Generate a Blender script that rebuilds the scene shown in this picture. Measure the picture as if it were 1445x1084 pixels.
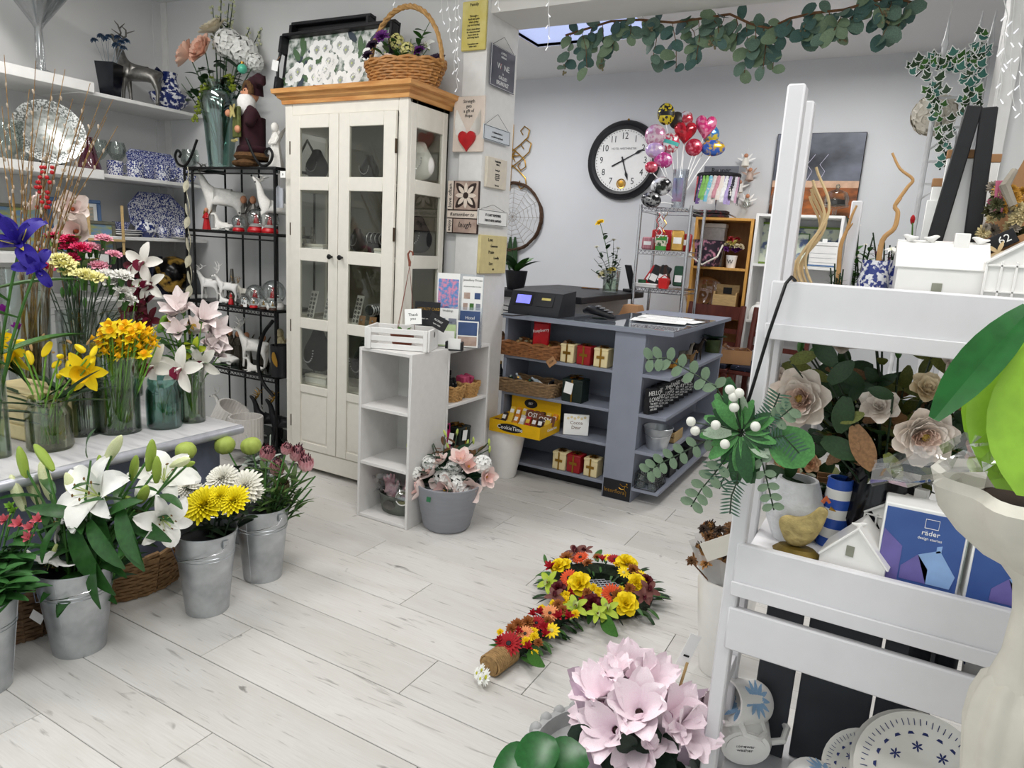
import bpy,bmesh,math,random
from mathutils import Vector,Matrix,Quaternion
V = Vector
PI = math.pi
for o in list(bpy.data.objects): bpy.data.objects.remove(o)
sc = bpy.context.scene
COL = sc.collection
# ------------------------------------------------------------------ camera
FPX = 974.594; YAW,PIT,ROL = .502239,.197332,-.0599821; CAM = V((0,0,1.4))
_f = V((-math.sin(YAW)*math.cos(PIT),math.cos(YAW)*math.cos(PIT),-math.sin(PIT)))
_r = V((math.cos(YAW),math.sin(YAW),0)); _d = _f.cross(_r)
c_,s_ = math.cos(ROL),math.sin(ROL)
RT = c_*_r + s_*_d; DN = -s_*_r + c_*_d; FW = _f
cam = bpy.data.cameras.new('camera'); cam.sensor_width = 36; cam.lens = FPX/1445*36; cam.clip_start = .02
co = bpy.data.objects.new('camera',cam); COL.objects.link(co)
m4 = Matrix((( RT.x,-DN.x,-FW.x,CAM.x),(RT.y,-DN.y,-FW.y,CAM.y),(RT.z,-DN.z,-FW.z,CAM.z),(0,0,0,1)))
co.matrix_world = m4; sc.camera = co
def at(x,y,X=None,Y=None,Z=None,D=None):
    """pixel of the 1445x1084 photo -> point on the plane X=, Y= or Z= (or at depth D)"""
    d = RT*((x-722.5)/FPX) + DN*((y-542)/FPX) + FW
    if D is not None: t = D
    elif X is not None: t = (X-CAM.x)/d.x
    elif Y is not None: t = (Y-CAM.y)/d.y
    else: t = (Z-CAM.z)/d.z
    return CAM + d*t
def mpp(p): return (V(p)-CAM).dot(FW)/FPX          # metres per pixel at p
# ------------------------------------------------------------------ world, exposure
w = bpy.data.worlds.new('world'); sc.world = w; w.use_nodes = True
bg = w.node_tree.nodes['Background']; bg.inputs[0].default_value = (.88,.94,1,1); bg.inputs[1].default_value = 1.35
sc.view_settings.view_transform = 'Standard'; sc.view_settings.look = 'None'
sc.view_settings.gamma = 1; sc.view_settings.use_curve_mapping = False; sc.view_settings.exposure = 0.0
def area(name,loc,sx,sy,power,rot=(0,0,0),col=(1,.98,.955)):
    l = bpy.data.lights.new(name,'AREA'); l.shape = 'RECTANGLE'; l.size = sx; l.size_y = sy; l.energy = power; l.color = col
    o = bpy.data.objects.new(name,l); COL.objects.link(o); o.location = loc; o.rotation_euler = rot; return o
for i,(x,y) in enumerate([(-3.3,1.9),(-1.25,1.9),(.5,.6),(-3.3,.1),(-1.25,.1)]):
    area('ceiling_lamp_light',(x,y,2.86),1.15,.28,20)
for x,y,e in [(-3.0,4.6,28),(-.55,4.75,28)]:
    area('rear_lamp_light',(x,y,2.79),.5,.5,e)
# ------------------------------------------------------------------ materials
def lin(h):
    if not isinstance(h,str): return tuple(h)[:3]
    h = h.lstrip('#'); o = []
    for i in (0,2,4):
        c = int(h[i:i+2],16)/255; o.append(c/12.92 if c <= .04045 else ((c+.055)/1.055)**2.4)
    return tuple(o)
MATS = {}
def nd(nt,t,**k):
    n = nt.nodes.new(t)
    for a,b in k.items(): setattr(n,a,b)
    return n
def pm(name,col,rough=.6,metal=0,var=.12,scale=25,bump=0,spec=.4,trans=0,col2=None,coat=0,sub=0,stretch=None,thr=None,emit=0,alpha=1):
    """procedural principled material: colour varied by noise (optionally stretched or thresholded between two colours)"""
    if name in MATS: return MATS[name]
    m = bpy.data.materials.new(name); m.use_nodes = True; nt = m.node_tree; b = nt.nodes['Principled BSDF']
    c = lin(col); m.diffuse_color = (*c,1)
    tc = nd(nt,'ShaderNodeTexCoord'); mp = nd(nt,'ShaderNodeMapping'); nz = nd(nt,'ShaderNodeTexNoise'); rp = nd(nt,'ShaderNodeValToRGB')
    nt.links.new(tc.outputs['Object'],mp.inputs[0]); nt.links.new(mp.outputs[0],nz.inputs['Vector'])
    nz.inputs['Scale'].default_value = scale; nz.inputs['Detail'].default_value = 4
    if stretch: mp.inputs['Scale'].default_value = stretch
    c2 = lin(col2) if col2 else tuple(min(1,x*(1+var)) for x in c); c1 = c if col2 else tuple(x*(1-var) for x in c)
    e = rp.color_ramp.elements
    e[0].color = (*c1,1); e[1].color = (*c2,1)
    e[0].position,e[1].position = thr if thr else (.3,.7)
    nt.links.new(nz.outputs[0],rp.inputs[0]); nt.links.new(rp.outputs[0],b.inputs['Base Color'])
    b.inputs['Roughness'].default_value = rough; b.inputs['Metallic'].default_value = metal
    b.inputs['Specular IOR Level'].default_value = spec
    if trans: b.inputs['Transmission Weight'].default_value = trans
    if coat: b.inputs['Coat Weight'].default_value = coat
    if sub: b.inputs['Subsurface Weight'].default_value = sub; b.inputs['Subsurface Scale'].default_value = .01
    if emit: nt.links.new(rp.outputs[0],b.inputs['Emission Color']); b.inputs['Emission Strength'].default_value = emit
    if alpha < 1: b.inputs['Alpha'].default_value = alpha
    if bump:
        bp = nd(nt,'ShaderNodeBump'); bp.inputs['Strength'].default_value = bump; bp.inputs['Distance'].default_value = .01
        nt.links.new(nz.outputs[0],bp.inputs['Height']); nt.links.new(bp.outputs[0],b.inputs['Normal'])
    MATS[name] = m; return m
def thin_glass(name,tint='#f4f8f6',gloss=.12,rough=.02,fr=.55):
    """cheap pane / vessel glass: see-through with a fresnel gloss"""
    if name in MATS: return MATS[name]
    m = bpy.data.materials.new(name); m.use_nodes = True; nt = m.node_tree; nt.nodes.remove(nt.nodes['Principled BSDF'])
    tr = nd(nt,'ShaderNodeBsdfTransparent'); gl = nd(nt,'ShaderNodeBsdfGlossy'); mx = nd(nt,'ShaderNodeMixShader'); lw = nd(nt,'ShaderNodeLayerWeight')
    nz = nd(nt,'ShaderNodeTexNoise'); nz.inputs['Scale'].default_value = 6
    bp = nd(nt,'ShaderNodeBump'); bp.inputs['Strength'].default_value = .03; nt.links.new(nz.outputs[0],bp.inputs['Height']); nt.links.new(bp.outputs[0],gl.inputs['Normal'])
    tr.inputs[0].default_value = (*lin(tint),1); gl.inputs['Roughness'].default_value = rough; lw.inputs[0].default_value = .35
    mm = nd(nt,'ShaderNodeMath',operation='MULTIPLY_ADD'); mm.inputs[1].default_value = fr; mm.inputs[2].default_value = gloss*.35
    nt.links.new(lw.outputs['Fresnel'],mm.inputs[0]); nt.links.new(mm.outputs[0],mx.inputs[0])
    nt.links.new(tr.outputs[0],mx.inputs[1]); nt.links.new(gl.outputs[0],mx.inputs[2]); nt.links.new(mx.outputs[0],nt.nodes['Material Output'].inputs[0])
    MATS[name] = m; return m
# ------------------------------------------------------------------ mesh builder
def frame(d):
    d = V(d).normalized(); a = V((0,0,1)) if abs(d.z) < .95 else V((1,0,0))
    x = a.cross(d).normalized(); return x,d.cross(x),d
class MB:
    def __init__(s): s.v = []; s.f = []; s.m = []; s.k = 0
    def add(s,vs,fs,T=None):
        n = len(s.v)
        s.v += [tuple(T @ V(p)) if T else tuple(p) for p in vs]
        for f in fs: s.f.append([i+n for i in f]); s.m.append(s.k)
        return s
    def mat(s,k): s.k = k; return s
    def box(s,a,b,T=None,taper=0):
        x0,y0,z0 = a; x1,y1,z1 = b; t = taper
        return s.add([(x0,y0,z0),(x1,y0,z0),(x1,y1,z0),(x0,y1,z0),(x0+t,y0+t,z1),(x1-t,y0+t,z1),(x1-t,y1-t,z1),(x0+t,y1-t,z1)],
              [(3,2,1,0),(4,5,6,7),(0,1,5,4),(1,2,6,5),(2,3,7,6),(3,0,4,7)],T)
    def cbox(s,c,sz,T=None): return s.box([c[i]-sz[i]/2 for i in range(3)],[c[i]+sz[i]/2 for i in range(3)],T)
    def bbox(s,a,b,r=.004,T=None):
        """box with chamfered edges"""
        c = [(a[i]+b[i])/2 for i in range(3)]; h = [abs(b[i]-a[i])/2 for i in range(3)]; r = min(r,min(h)*.45)
        vs = []; idx = {}
        for sx in (-1,1):
            for sy in (-1,1):
                for sz in (-1,1):
                    for ax in range(3):
                        p = [c[0]+sx*h[0],c[1]+sy*h[1],c[2]+sz*h[2]]
                        for j in range(3):
                            if j != ax: p[j] -= (sx,sy,sz)[j]*r
                        idx[(sx,sy,sz,ax)] = len(vs); vs.append(p)
        fs = []
        for ax in range(3):
            u,w_ = (ax+1) % 3,(ax+2) % 3
            for sg in (-1,1):
                q = []
                for su,sw in ((-1,-1),(1,-1),(1,1),(-1,1)):
                    k = [0,0,0]; k[ax] = sg; k[u] = su; k[w_] = sw; q.append(idx[(*k,ax)])
                fs.append(q if sg > 0 else q[::-1])
            for su in (-1,1):
                for sw in (-1,1):
                    k0 = [0,0,0]; k0[u] = su; k0[w_] = sw; k1 = list(k0); k0[ax] = -1; k1[ax] = 1
                    q = [idx[(*k0,u)],idx[(*k1,u)],idx[(*k1,w_)],idx[(*k0,w_)]]
                    fs.append(q if su*sw < 0 else q[::-1])
        for sx in (-1,1):
            for sy in (-1,1):
                for sz in (-1,1):
                    q = [idx[(sx,sy,sz,k)] for k in range(3)]
                    fs.append(q if sx*sy*sz > 0 else q[::-1])
        return s.add(vs,fs,T)
    def lathe(s,prof,n=20,T=None,a0=0,a1=2*PI,sq=None,ripple=None):
        """prof: list of (r, z); closed round z. ripple=(count, amount)"""
        vs = []; fs = []; full = abs(a1-a0-2*PI) < 1e-6; m = n if full else n+1
        for r,z in prof:
            for i in range(m):
                a = a0+(a1-a0)*i/n; q = r*(1+ripple[1]*math.cos(ripple[0]*a)) if ripple else r
                vs.append((q*math.cos(a)*(sq[0] if sq else 1),q*math.sin(a)*(sq[1] if sq else 1),z))
        for j in range(len(prof)-1):
            for i in range(n):
                k = (i+1) % m; fs.append((j*m+i,j*m+k,(j+1)*m+k,(j+1)*m+i))
        return s.add(vs,fs,T)
    def tube(s,pts,r,n=6,T=None,caps=True,flat=1):
        pts = [V(p) for p in pts]; N = len(pts); rr = r if isinstance(r,(list,tuple)) else [r]*N
        vs = []; fs = []; x = None
        for i,p in enumerate(pts):
            d = (pts[min(i+1,N-1)]-pts[max(i-1,0)])
            if d.length < 1e-9: d = V((0,0,1))
            d.normalize()
            if x is None: x,y,_ = frame(d)
            else:
                x = x-d*x.dot(d)
                if x.length < 1e-6: x = frame(d)[0]
                x.normalize(); y = d.cross(x)
            for k in range(n):
                a = 2*PI*k/n; vs.append(p+(x*math.cos(a)+y*math.sin(a)*flat)*rr[i])
        for i in range(N-1):
            for k in range(n):
                j = (k+1) % n; fs.append((i*n+k,i*n+j,(i+1)*n+j,(i+1)*n+k))
        if caps: fs.append(tuple(range(n))[::-1]); fs.append(tuple(range((N-1)*n,N*n)))
        return s.add(vs,fs,T)
    def ball(s,c,r,n=12,m=8,T=None):
        r = r if isinstance(r,(list,tuple)) else (r,r,r); vs = []; fs = []
        for j in range(m+1):
            b = PI*j/m
            for i in range(n):
                a = 2*PI*i/n; vs.append((c[0]+r[0]*math.sin(b)*math.cos(a),c[1]+r[1]*math.sin(b)*math.sin(a),c[2]-r[2]*math.cos(b)))
        for j in range(m):
            for i in range(n):
                k = (i+1) % n; fs.append((j*n+i,j*n+k,(j+1)*n+k,(j+1)*n+i))
        return s.add(vs,fs,T)
    def grid(s,fn,nu,nv,T=None):
        vs = [fn(i/nu,j/nv) for j in range(nv+1) for i in range(nu+1)]
        return s.add(vs,[(j*(nu+1)+i,j*(nu+1)+i+1,(j+1)*(nu+1)+i+1,(j+1)*(nu+1)+i) for j in range(nv) for i in range(nu)],T)
    def prism(s,poly,z0,z1,T=None):
        n = len(poly); vs = [(x,y,z0) for x,y in poly]+[(x,y,z1) for x,y in poly]
        return s.add(vs,[tuple(range(n))[::-1],tuple(range(n,2*n))]+[(i,(i+1) % n,n+(i+1) % n,n+i) for i in range(n)],T)
    def mesh(s,name,mats,smooth=True):
        me = bpy.data.meshes.new(name); me.from_pydata(s.v,[],s.f)
        for m in (mats if isinstance(mats,(list,tuple)) else [mats]): me.materials.append(m)
        me.polygons.foreach_set('material_index',s.m)
        me.update()
        if smooth:
            me.polygons.foreach_set('use_smooth',[True]*len(me.polygons))
            try: me.set_sharp_from_angle(angle=math.radians(38))
            except Exception: pass
        return me
    def build(s,name,mats,parent=None,smooth=True,loc=None,rot=None): return ob(name,s.mesh(name,mats,smooth),parent,loc,rot)
def ob(name,me,parent=None,loc=None,rot=None,sca=None,label=None):
    o = bpy.data.objects.new(name,me); COL.objects.link(o)
    if parent: o.parent = parent
    if loc is not None: o.location = loc
    if rot is not None:
        if isinstance(rot,Quaternion): o.rotation_mode = 'QUATERNION'; o.rotation_quaternion = rot
        else: o.rotation_euler = rot
    if sca is not None: o.scale = (sca,)*3 if isinstance(sca,(int,float)) else sca
    if label: o['label'] = label
    return o
def tag(o,label,cat,group=None):
    o['label'] = label; o['category'] = cat
    if group: o['group'] = group
    return o
def thing(name,label,cat,loc=(0,0,0),rz=0,group=None,rot=None,sca=None):
    o = ob(name,None,None,loc,rot if rot else (0,0,rz),sca); o.empty_display_size = .05
    return tag(o,label,cat,group)
def struct(o): o['kind'] = 'structure'; return o
def dup(root,loc=None,rz=None,label=None,group=None,sca=None):
    r = root.copy(); COL.objects.link(r)
    if loc is not None: r.location = loc
    if rz is not None: r.rotation_euler = (0,0,rz)
    if sca is not None: r.scale = (sca,)*3
    if label: r['label'] = label
    if group: r['group'] = group
    for ch in list(root.children):
        c = ch.copy(); COL.objects.link(c); c.parent = r
        for g in list(ch.children): d = g.copy(); COL.objects.link(d); d.parent = c
    return r
def toward(d,spin=0):
    """rotation taking +Z to d"""
    return V((0,0,1)).rotation_difference(V(d).normalized()) @ Quaternion((0,0,1),spin)
def spl(pts,n=4):
    """smooth (Catmull-Rom) polyline through pts"""
    P = [V(p) for p in pts]; P = [P[0]*2-P[1]]+P+[P[-1]*2-P[-2]]; o = []
    for i in range(1,len(P)-2):
        for k in range(n): t = k/n; a,b,c,d = P[i-1:i+3]; o.append(.5*((2*b)+(c-a)*t+(2*a-5*b+4*c-d)*t*t+(3*b-a-3*c+d)*t**3))
    return o+[P[-2]]
def TR(loc=(0,0,0),rot=(0,0,0),s=1):
    from mathutils import Euler
    sm = Matrix.Diagonal((s,s,s,1)) if isinstance(s,(int,float)) else Matrix.Diagonal((*s,1))
    return Matrix.Translation(V(loc)) @ Euler(rot).to_matrix().to_4x4() @ sm
def TQ(loc,q,s=1): 
    sm = Matrix.Diagonal((s,s,s,1)) if isinstance(s,(int,float)) else Matrix.Diagonal((*s,1))
    return Matrix.Translation(V(loc)) @ q.to_matrix().to_4x4() @ sm
TMP = bpy.data.scenes.new('bake')                  # small scratch scene, so that baking one mesh does not evaluate the whole shop
def bake(o):
    """mesh of o with its modifiers applied"""
    TMP.collection.objects.link(o); vl = TMP.view_layers[0]; vl.update(); me = bpy.data.meshes.new_from_object(o.evaluated_get(vl.depsgraph)); TMP.collection.objects.unlink(o); return me
def text(s,size,mat,parent,loc,rot=(PI/2,0,0),ext=.0006,align='CENTER',name='lettering',sx=1,shear=0,sp=1):
    cu = bpy.data.curves.new('t','FONT'); cu.body = s; cu.size = size; cu.extrude = ext; cu.align_x = align; cu.align_y = 'CENTER'; cu.resolution_u = 2
    cu.shear = shear; cu.space_line = sp
    o = bpy.data.objects.new('t',cu)
    me = bake(o); bpy.data.objects.remove(o); bpy.data.curves.remove(cu)
    me.name = name; me.materials.clear(); me.materials.append(mat)
    return ob(name,me,parent,loc,rot,(sx,1,1))
def skinmesh(name,joints,edges,mat,sub=1):
    """joints: list of (x,y,z,r) ; one continuous skinned surface"""
    me = bpy.data.meshes.new('s'); me.from_pydata([j[:3] for j in joints],edges,[])
    o = bpy.data.objects.new('s',me)
    md = o.modifiers.new('skin','SKIN'); md.use_smooth_shade = True
    for i,j in enumerate(joints): me.skin_vertices[0].data[i].radius = (j[3],j[3])
    me.skin_vertices[0].data[0].use_root = True
    if sub: sb = o.modifiers.new('sub','SUBSURF'); sb.levels = sub
    r = bake(o); bpy.data.objects.remove(o); r.name = name; r.materials.clear(); r.materials.append(mat)
    r.polygons.foreach_set('use_smooth',[True]*len(r.polygons)); return r
RND = random.Random(7)
U = RND.uniform
# common materials
WHITE = pm('white_paint','#e6e5e3',.55,var=.03); CREAM = pm('cream_paint','#e3dfd5',.5,var=.025)
WALLM = pm('wall_paint','#dddddd',.85,var=.02,scale=3); RWALL = pm('rear_wall_paint','#d3d5d8',.85,var=.02,scale=3)
CEIL = pm('ceiling_paint','#e4e4e4',.9,var=.015,scale=2); BLACK = pm('black_satin','#15151a',.45,var=.1)
BLKM = pm('black_iron','#121214',.4,metal=.3,var=.15); GREYP = pm('grey_blue_paint','#868b99',.5,var=.04,scale=8,bump=.03)
GLASS = thin_glass('clear_glass'); PANE = thin_glass('window_pane','#f2f3f0',.03,.02,.1); WATER = thin_glass('vase_water','#e6efe2',.05)
CHROME = pm('chrome','#c9c9cc',.2,metal=1,var=.05); GOLD = pm('gold','#b48a3c',.3,metal=1,var=.12)
PAPER = pm('white_paper','#f3f3f1',.7,var=.02); INK = pm('ink_black','#16161b',.6,var=.05); KRAFT = pm('kraft_card','#a87e57',.75,var=.08,scale=12)
CERAM = pm('white_ceramic','#f1efec',.3,var=.02,coat=.2); RED = pm('red_gloss','#b3141d',.35,var=.15)
DKGREEN = pm('leaf_dark','#22401f',.45,var=.25,scale=30); MIDG = pm('leaf_mid','#3d6b2b',.45,var=.25,scale=30); LITEG = pm('leaf_light','#79a53c',.45,var=.2,scale=30)
STEMG = pm('stem_green','#3f6429',.5,var=.2,scale=30); STEMD = pm('stem_dark','#20341f',.5,var=.25,scale=30); TWIG = pm('twig_brown','#6b4a2f',.7,var=.3,scale=60)

# ================================================================== structure
def plain(name,a,b,m,parent=None):
    return MB().box(a,b).build(name,m,parent,smooth=False)
XL,XR,YW,YB,YR = -4.77,.205,3.3,3.596,5.9
XJ = -2.08; ZH = 2.575; ZC = 2.9; ZR = 2.9
# floor with single planks
def plank_mat(i):
    m = bpy.data.materials.new('plank_wood'); m.use_nodes = True; nt = m.node_tree; b = nt.nodes['Principled BSDF']
    tc = nd(nt,'ShaderNodeTexCoord'); oi = nd(nt,'ShaderNodeObjectInfo'); ad = nd(nt,'ShaderNodeVectorMath',operation='ADD')
    sc_ = nd(nt,'ShaderNodeVectorMath',operation='SCALE'); cb = nd(nt,'ShaderNodeCombineXYZ')
    for k in range(3): nt.links.new(oi.outputs['Random'],cb.inputs[k])
    sc_.inputs['Scale'].default_value = 40; nt.links.new(cb.outputs[0],sc_.inputs[0])
    nt.links.new(tc.outputs['Object'],ad.inputs[0]); nt.links.new(sc_.outputs[0],ad.inputs[1])
    def noise(scale,st,det,lo,hi,dist=0):
        mp = nd(nt,'ShaderNodeMapping'); mp.inputs['Scale'].default_value = st; nz = nd(nt,'ShaderNodeTexNoise')
        nz.inputs['Scale'].default_value = scale; nz.inputs['Detail'].default_value = det; nz.inputs['Distortion'].default_value = dist
        nt.links.new(ad.outputs[0],mp.inputs[0]); nt.links.new(mp.outputs[0],nz.inputs['Vector'])
        mr = nd(nt,'ShaderNodeMapRange'); mr.inputs[1].default_value = lo; mr.inputs[2].default_value = hi; nt.links.new(nz.outputs[0],mr.inputs[0]); return mr.outputs[0]
    fine = noise(9,(1.2,26,1),6,.35,.7); brd = noise(2.2,(1,4,1),4,.35,.65,.8); streak = noise(5,(1.3,13,1),5,.62,.74,.5); knot = noise(5,(1,2.2,1),3,.69,.76,1.2)
    def mix(f,a,c,amt):
        mx = nd(nt,'ShaderNodeMix',data_type='RGBA'); mm = nd(nt,'ShaderNodeMath',operation='MULTIPLY'); mm.inputs[1].default_value = amt
        nt.links.new(f,mm.inputs[0]); nt.links.new(mm.outputs[0],mx.inputs[0]); mx.inputs[7].default_value = (*lin(c),1)
        if isinstance(a,str): mx.inputs[6].default_value = (*lin(a),1)
        else: nt.links.new(a,mx.inputs[6])
        return mx.outputs[2]
    c = mix(brd,'#d8d6d3','#cbc8c2',.6); c = mix(fine,c,'#bdb9b3',.32); c = mix(streak,c,'#6f6a66',.6); c = mix(knot,c,'#5d5855',.7)
    hs = nd(nt,'ShaderNodeHueSaturation'); mr = nd(nt,'ShaderNodeMapRange'); mr.inputs[3].default_value = .93; mr.inputs[4].default_value = 1.04
    nt.links.new(oi.outputs['Random'],mr.inputs[0]); nt.links.new(mr.outputs[0],hs.inputs['Value']); nt.links.new(c,hs.inputs['Color']); nt.links.new(hs.outputs[0],b.inputs['Base Color'])
    b.inputs['Roughness'].default_value = .42; b.inputs['Specular IOR Level'].default_value = .35
    bp = nd(nt,'ShaderNodeBump'); bp.inputs['Strength'].default_value = .08; bp.inputs['Distance'].default_value = .003; nt.links.new(fine,bp.inputs['Height']); nt.links.new(bp.outputs[0],b.inputs['Normal'])
    return m
PLK = plank_mat(0)
floor = struct(plain('floor',(XL-.1,-1.6,-.06),(2.1,YR+.1,-.004),pm('floor_joint','#3a2f28',.9)))
JX = {-1: -1.982,0: -1.516,1: -2.35,2: -1.855,3: -1.193,4: -.869,5: -1.531,6: -1.951,7: -1.2,8: -2.3,9: -1.618,10: -1.0,11: -1.457,12: -.929}
PW,PL = .2145,1.396; pcache = {}
for k in range(-11,22):
    y0 = .910+PW*k; y1 = y0+PW
    if y1 > YR: y1 = YR
    if y0 >= YR: break
    x = JX.get(k,-RND.random()*PL); x -= math.ceil((x-XL)/PL)*PL
    while x < 2.0:
        a,b_ = max(x,XL),min(x+PL,2.0)
        if b_-a > .02:
            key = (round(b_-a,3),round(y1-y0,3))
            if key not in pcache:
                w_,h_ = key; pcache[key] = MB().bbox((.0011,.0011,-.006),(w_-.0011,h_-.0011,0),.0012).mesh('plank',PLK,False)
            ob('plank',pcache[key],floor,(a,y0,0))
        x += PL
struct(plain('wall_left',(XL-.1,-1.6,0),(XL,YW,ZC),WALLM))
struct(plain('wall_back',(XL-.1,YW,0),(XJ,YB,ZC),WALLM))
struct(plain('wall_back_right',(XR,YW,0),(2.1,YB,ZC),WALLM))
struct(plain('wall_right',(2.0,-1.6,0),(2.1,YW,ZC),WALLM))
hd = struct(plain('trim_1',(XJ,YW,ZH),(XR,YB,ZC),pm('header_paint','#dcdad6',.7,var=.03,scale=4)))
ft = struct(plain('wall_front',(XL-.1,-1.7,0),(2.1,-1.6,.5),WALLM))
plain('lintel',(XL-.1,-1.7,2.5),(2.1,-1.6,ZC),WALLM,ft)
for x in (XL-.1,-1.4,1.9): plain('mullion',(x,-1.7,.5),(x+.2,-1.6,2.5),WHITE,ft)
struct(plain('window_1',(XL+.1,-1.66,.5),(-1.4,-1.65,2.5),PANE)); struct(plain('window_2',(-1.2,-1.66,.5),(1.9,-1.65,2.5),PANE))
struct(plain('ceiling',(XL-.1,-1.7,ZC),(2.1,YB,ZC+.1),CEIL))
# rear room
struct(plain('wall_rear',(-4.2,YR,0),(2.1,YR+.1,ZR+.4),RWALL))
struct(plain('wall_rear_left',(-4.3,YB,0),(-4.2,YR+.1,ZR+.4),RWALL))
struct(plain('wall_rear_right',(2.0,YB,0),(2.1,YR,ZR+.4),RWALL))
S1 = at(759,66,Z=ZR); sx0,sy1 = S1.x,S1.y; sx1 = at(925,48,Z=ZR).x; sy0 = YB+.06          # skylight: left rear corner read from the photo
cr = struct(plain('ceiling_rear',(-4.3,YB,ZR),(2.1,sy0,ZR+.08),CEIL))
plain('ceiling_panel',(-4.3,sy0,ZR),(sx0,sy1,ZR+.08),CEIL,cr); plain('ceiling_panel',(sx1,sy0,ZR),(2.1,sy1,ZR+.08),CEIL,cr)
plain('ceiling_panel',(-4.3,sy1,ZR),(2.1,YR+.1,ZR+.08),CEIL,cr)
for a,b_ in (((sx0-.03,sy0-.03,ZR-.006),(sx1+.03,sy0,ZR+.09)),((sx0-.03,sy1,ZR-.006),(sx1+.03,sy1+.03,ZR+.09)),((sx0-.03,sy0,ZR-.006),(sx0,sy1,ZR+.09)),((sx1,sy0,ZR-.006),(sx1+.03,sy1,ZR+.09))):
    plain('skylight_frame',a,b_,WHITE,cr)
struct(plain('window_3',(sx0,sy0,ZR+.02),(sx1,sy1,ZR+.026),pm('skylight_panel','#b3c0ea',.5,var=.01,emit=.8)))
# white boards facing the opening: pillar, right jamb edge
t2 = struct(plain('trim_2',(-2.213,YW-.022,0),(XJ+.012,YW,ZC),WHITE))
plain('jamb_lining',(XJ,YW,0),(XJ+.012,YB+.004,ZH),WHITE,t2)
t3 = struct(plain('trim_3',(XR-.012,YW-.018,0),(XR+.045,YW,ZC),WHITE))
plain('jamb_lining',(XR-.012,YW,0),(XR,YB+.004,ZH),WHITE,t3)
struct(plain('trim_4',(XL,YW-.012,0),(XL+.07,YW,ZC),WHITE)); struct(plain('trim_5',(XL,YW-.07,0),(XL+.012,YW-.012,ZC),WALLM))
# ceiling lamps
def batten(x,y):
    t = thing('ceiling_lamp','long white ceiling batten lamp over the shop floor','lamp',(x,y,2.9),0,'shop floor ceiling lamps')
    MB().bbox((-.6,-.07,-.028),(.6,.07,0),.008).build('housing',WHITE,t); MB().bbox((-.58,-.05,-.036),(.58,.05,-.029),.003).build('diffuser',pm('lamp_diffuser','#ffffff',.4,emit=3),t)
for x,y in [(-3.3,1.9),(-1.25,1.9),(.5,.6),(-3.3,.1),(-1.25,.1)]: batten(x,y)
def spot(x,y,label,z=None):
    t = thing('ceiling_spotlight',label,'lamp',(x,y,ZR)); z = z or 0
    MB().lathe([(0,0),(.05,0),(.05,-.02),(.0,-.02)],16).build('base',WHITE,t)
    MB().lathe([(.012,-.02),(.012,-.05),(.04,-.06),(.05,-.15),(.046,-.15),(.036,-.07)],16).build('shade',WHITE,t)
    MB().ball((0,0,-.115),.036).build('bulb',pm('bulb_glow','#fff6e6',.3,emit=14),t)
p = at(1154,22,Z=ZR); spot(p.x,p.y,'small white ceiling spotlight glowing behind the eucalyptus garland')
spot(-3.0,4.6,'small white ceiling spotlight near the skylight')

# ================================================================== furniture
# ---- shelves on the left wall
def shelf(label,x0,x1,y0,y1,zt,th):
    t = MB().bbox((x0,y0,-th),(x1,y1,0),.003).build('wall_shelf',WHITE,None,loc=(0,0,zt)); tag(t,label,'shelf','white shelves on the side wall')
ZS = [2.148,1.684,1.312,.93]; XS = -4.33
for z,l in zip(ZS,('white wall shelf carrying the metal deer and blue pitcher','white wall shelf carrying the blue mugs and rectangular tray','white wall shelf carrying the octagonal blue platter','white wall shelf carrying the gold globe')):
    shelf(l,XL+.002,XS,2.46,YW-.014,z,.022)
shelf('thick white shelf board below the tall martini vase',XL+.002,-4.28,.9,2.52,2.19,.06); shelf('thick white shelf board carrying the glass plate',XL+.002,-4.28,.9,2.55,1.70,.055)
shelf('thick white shelf board carrying the framed pictures',XL+.002,-4.28,.9,2.55,1.2,.055)
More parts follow.
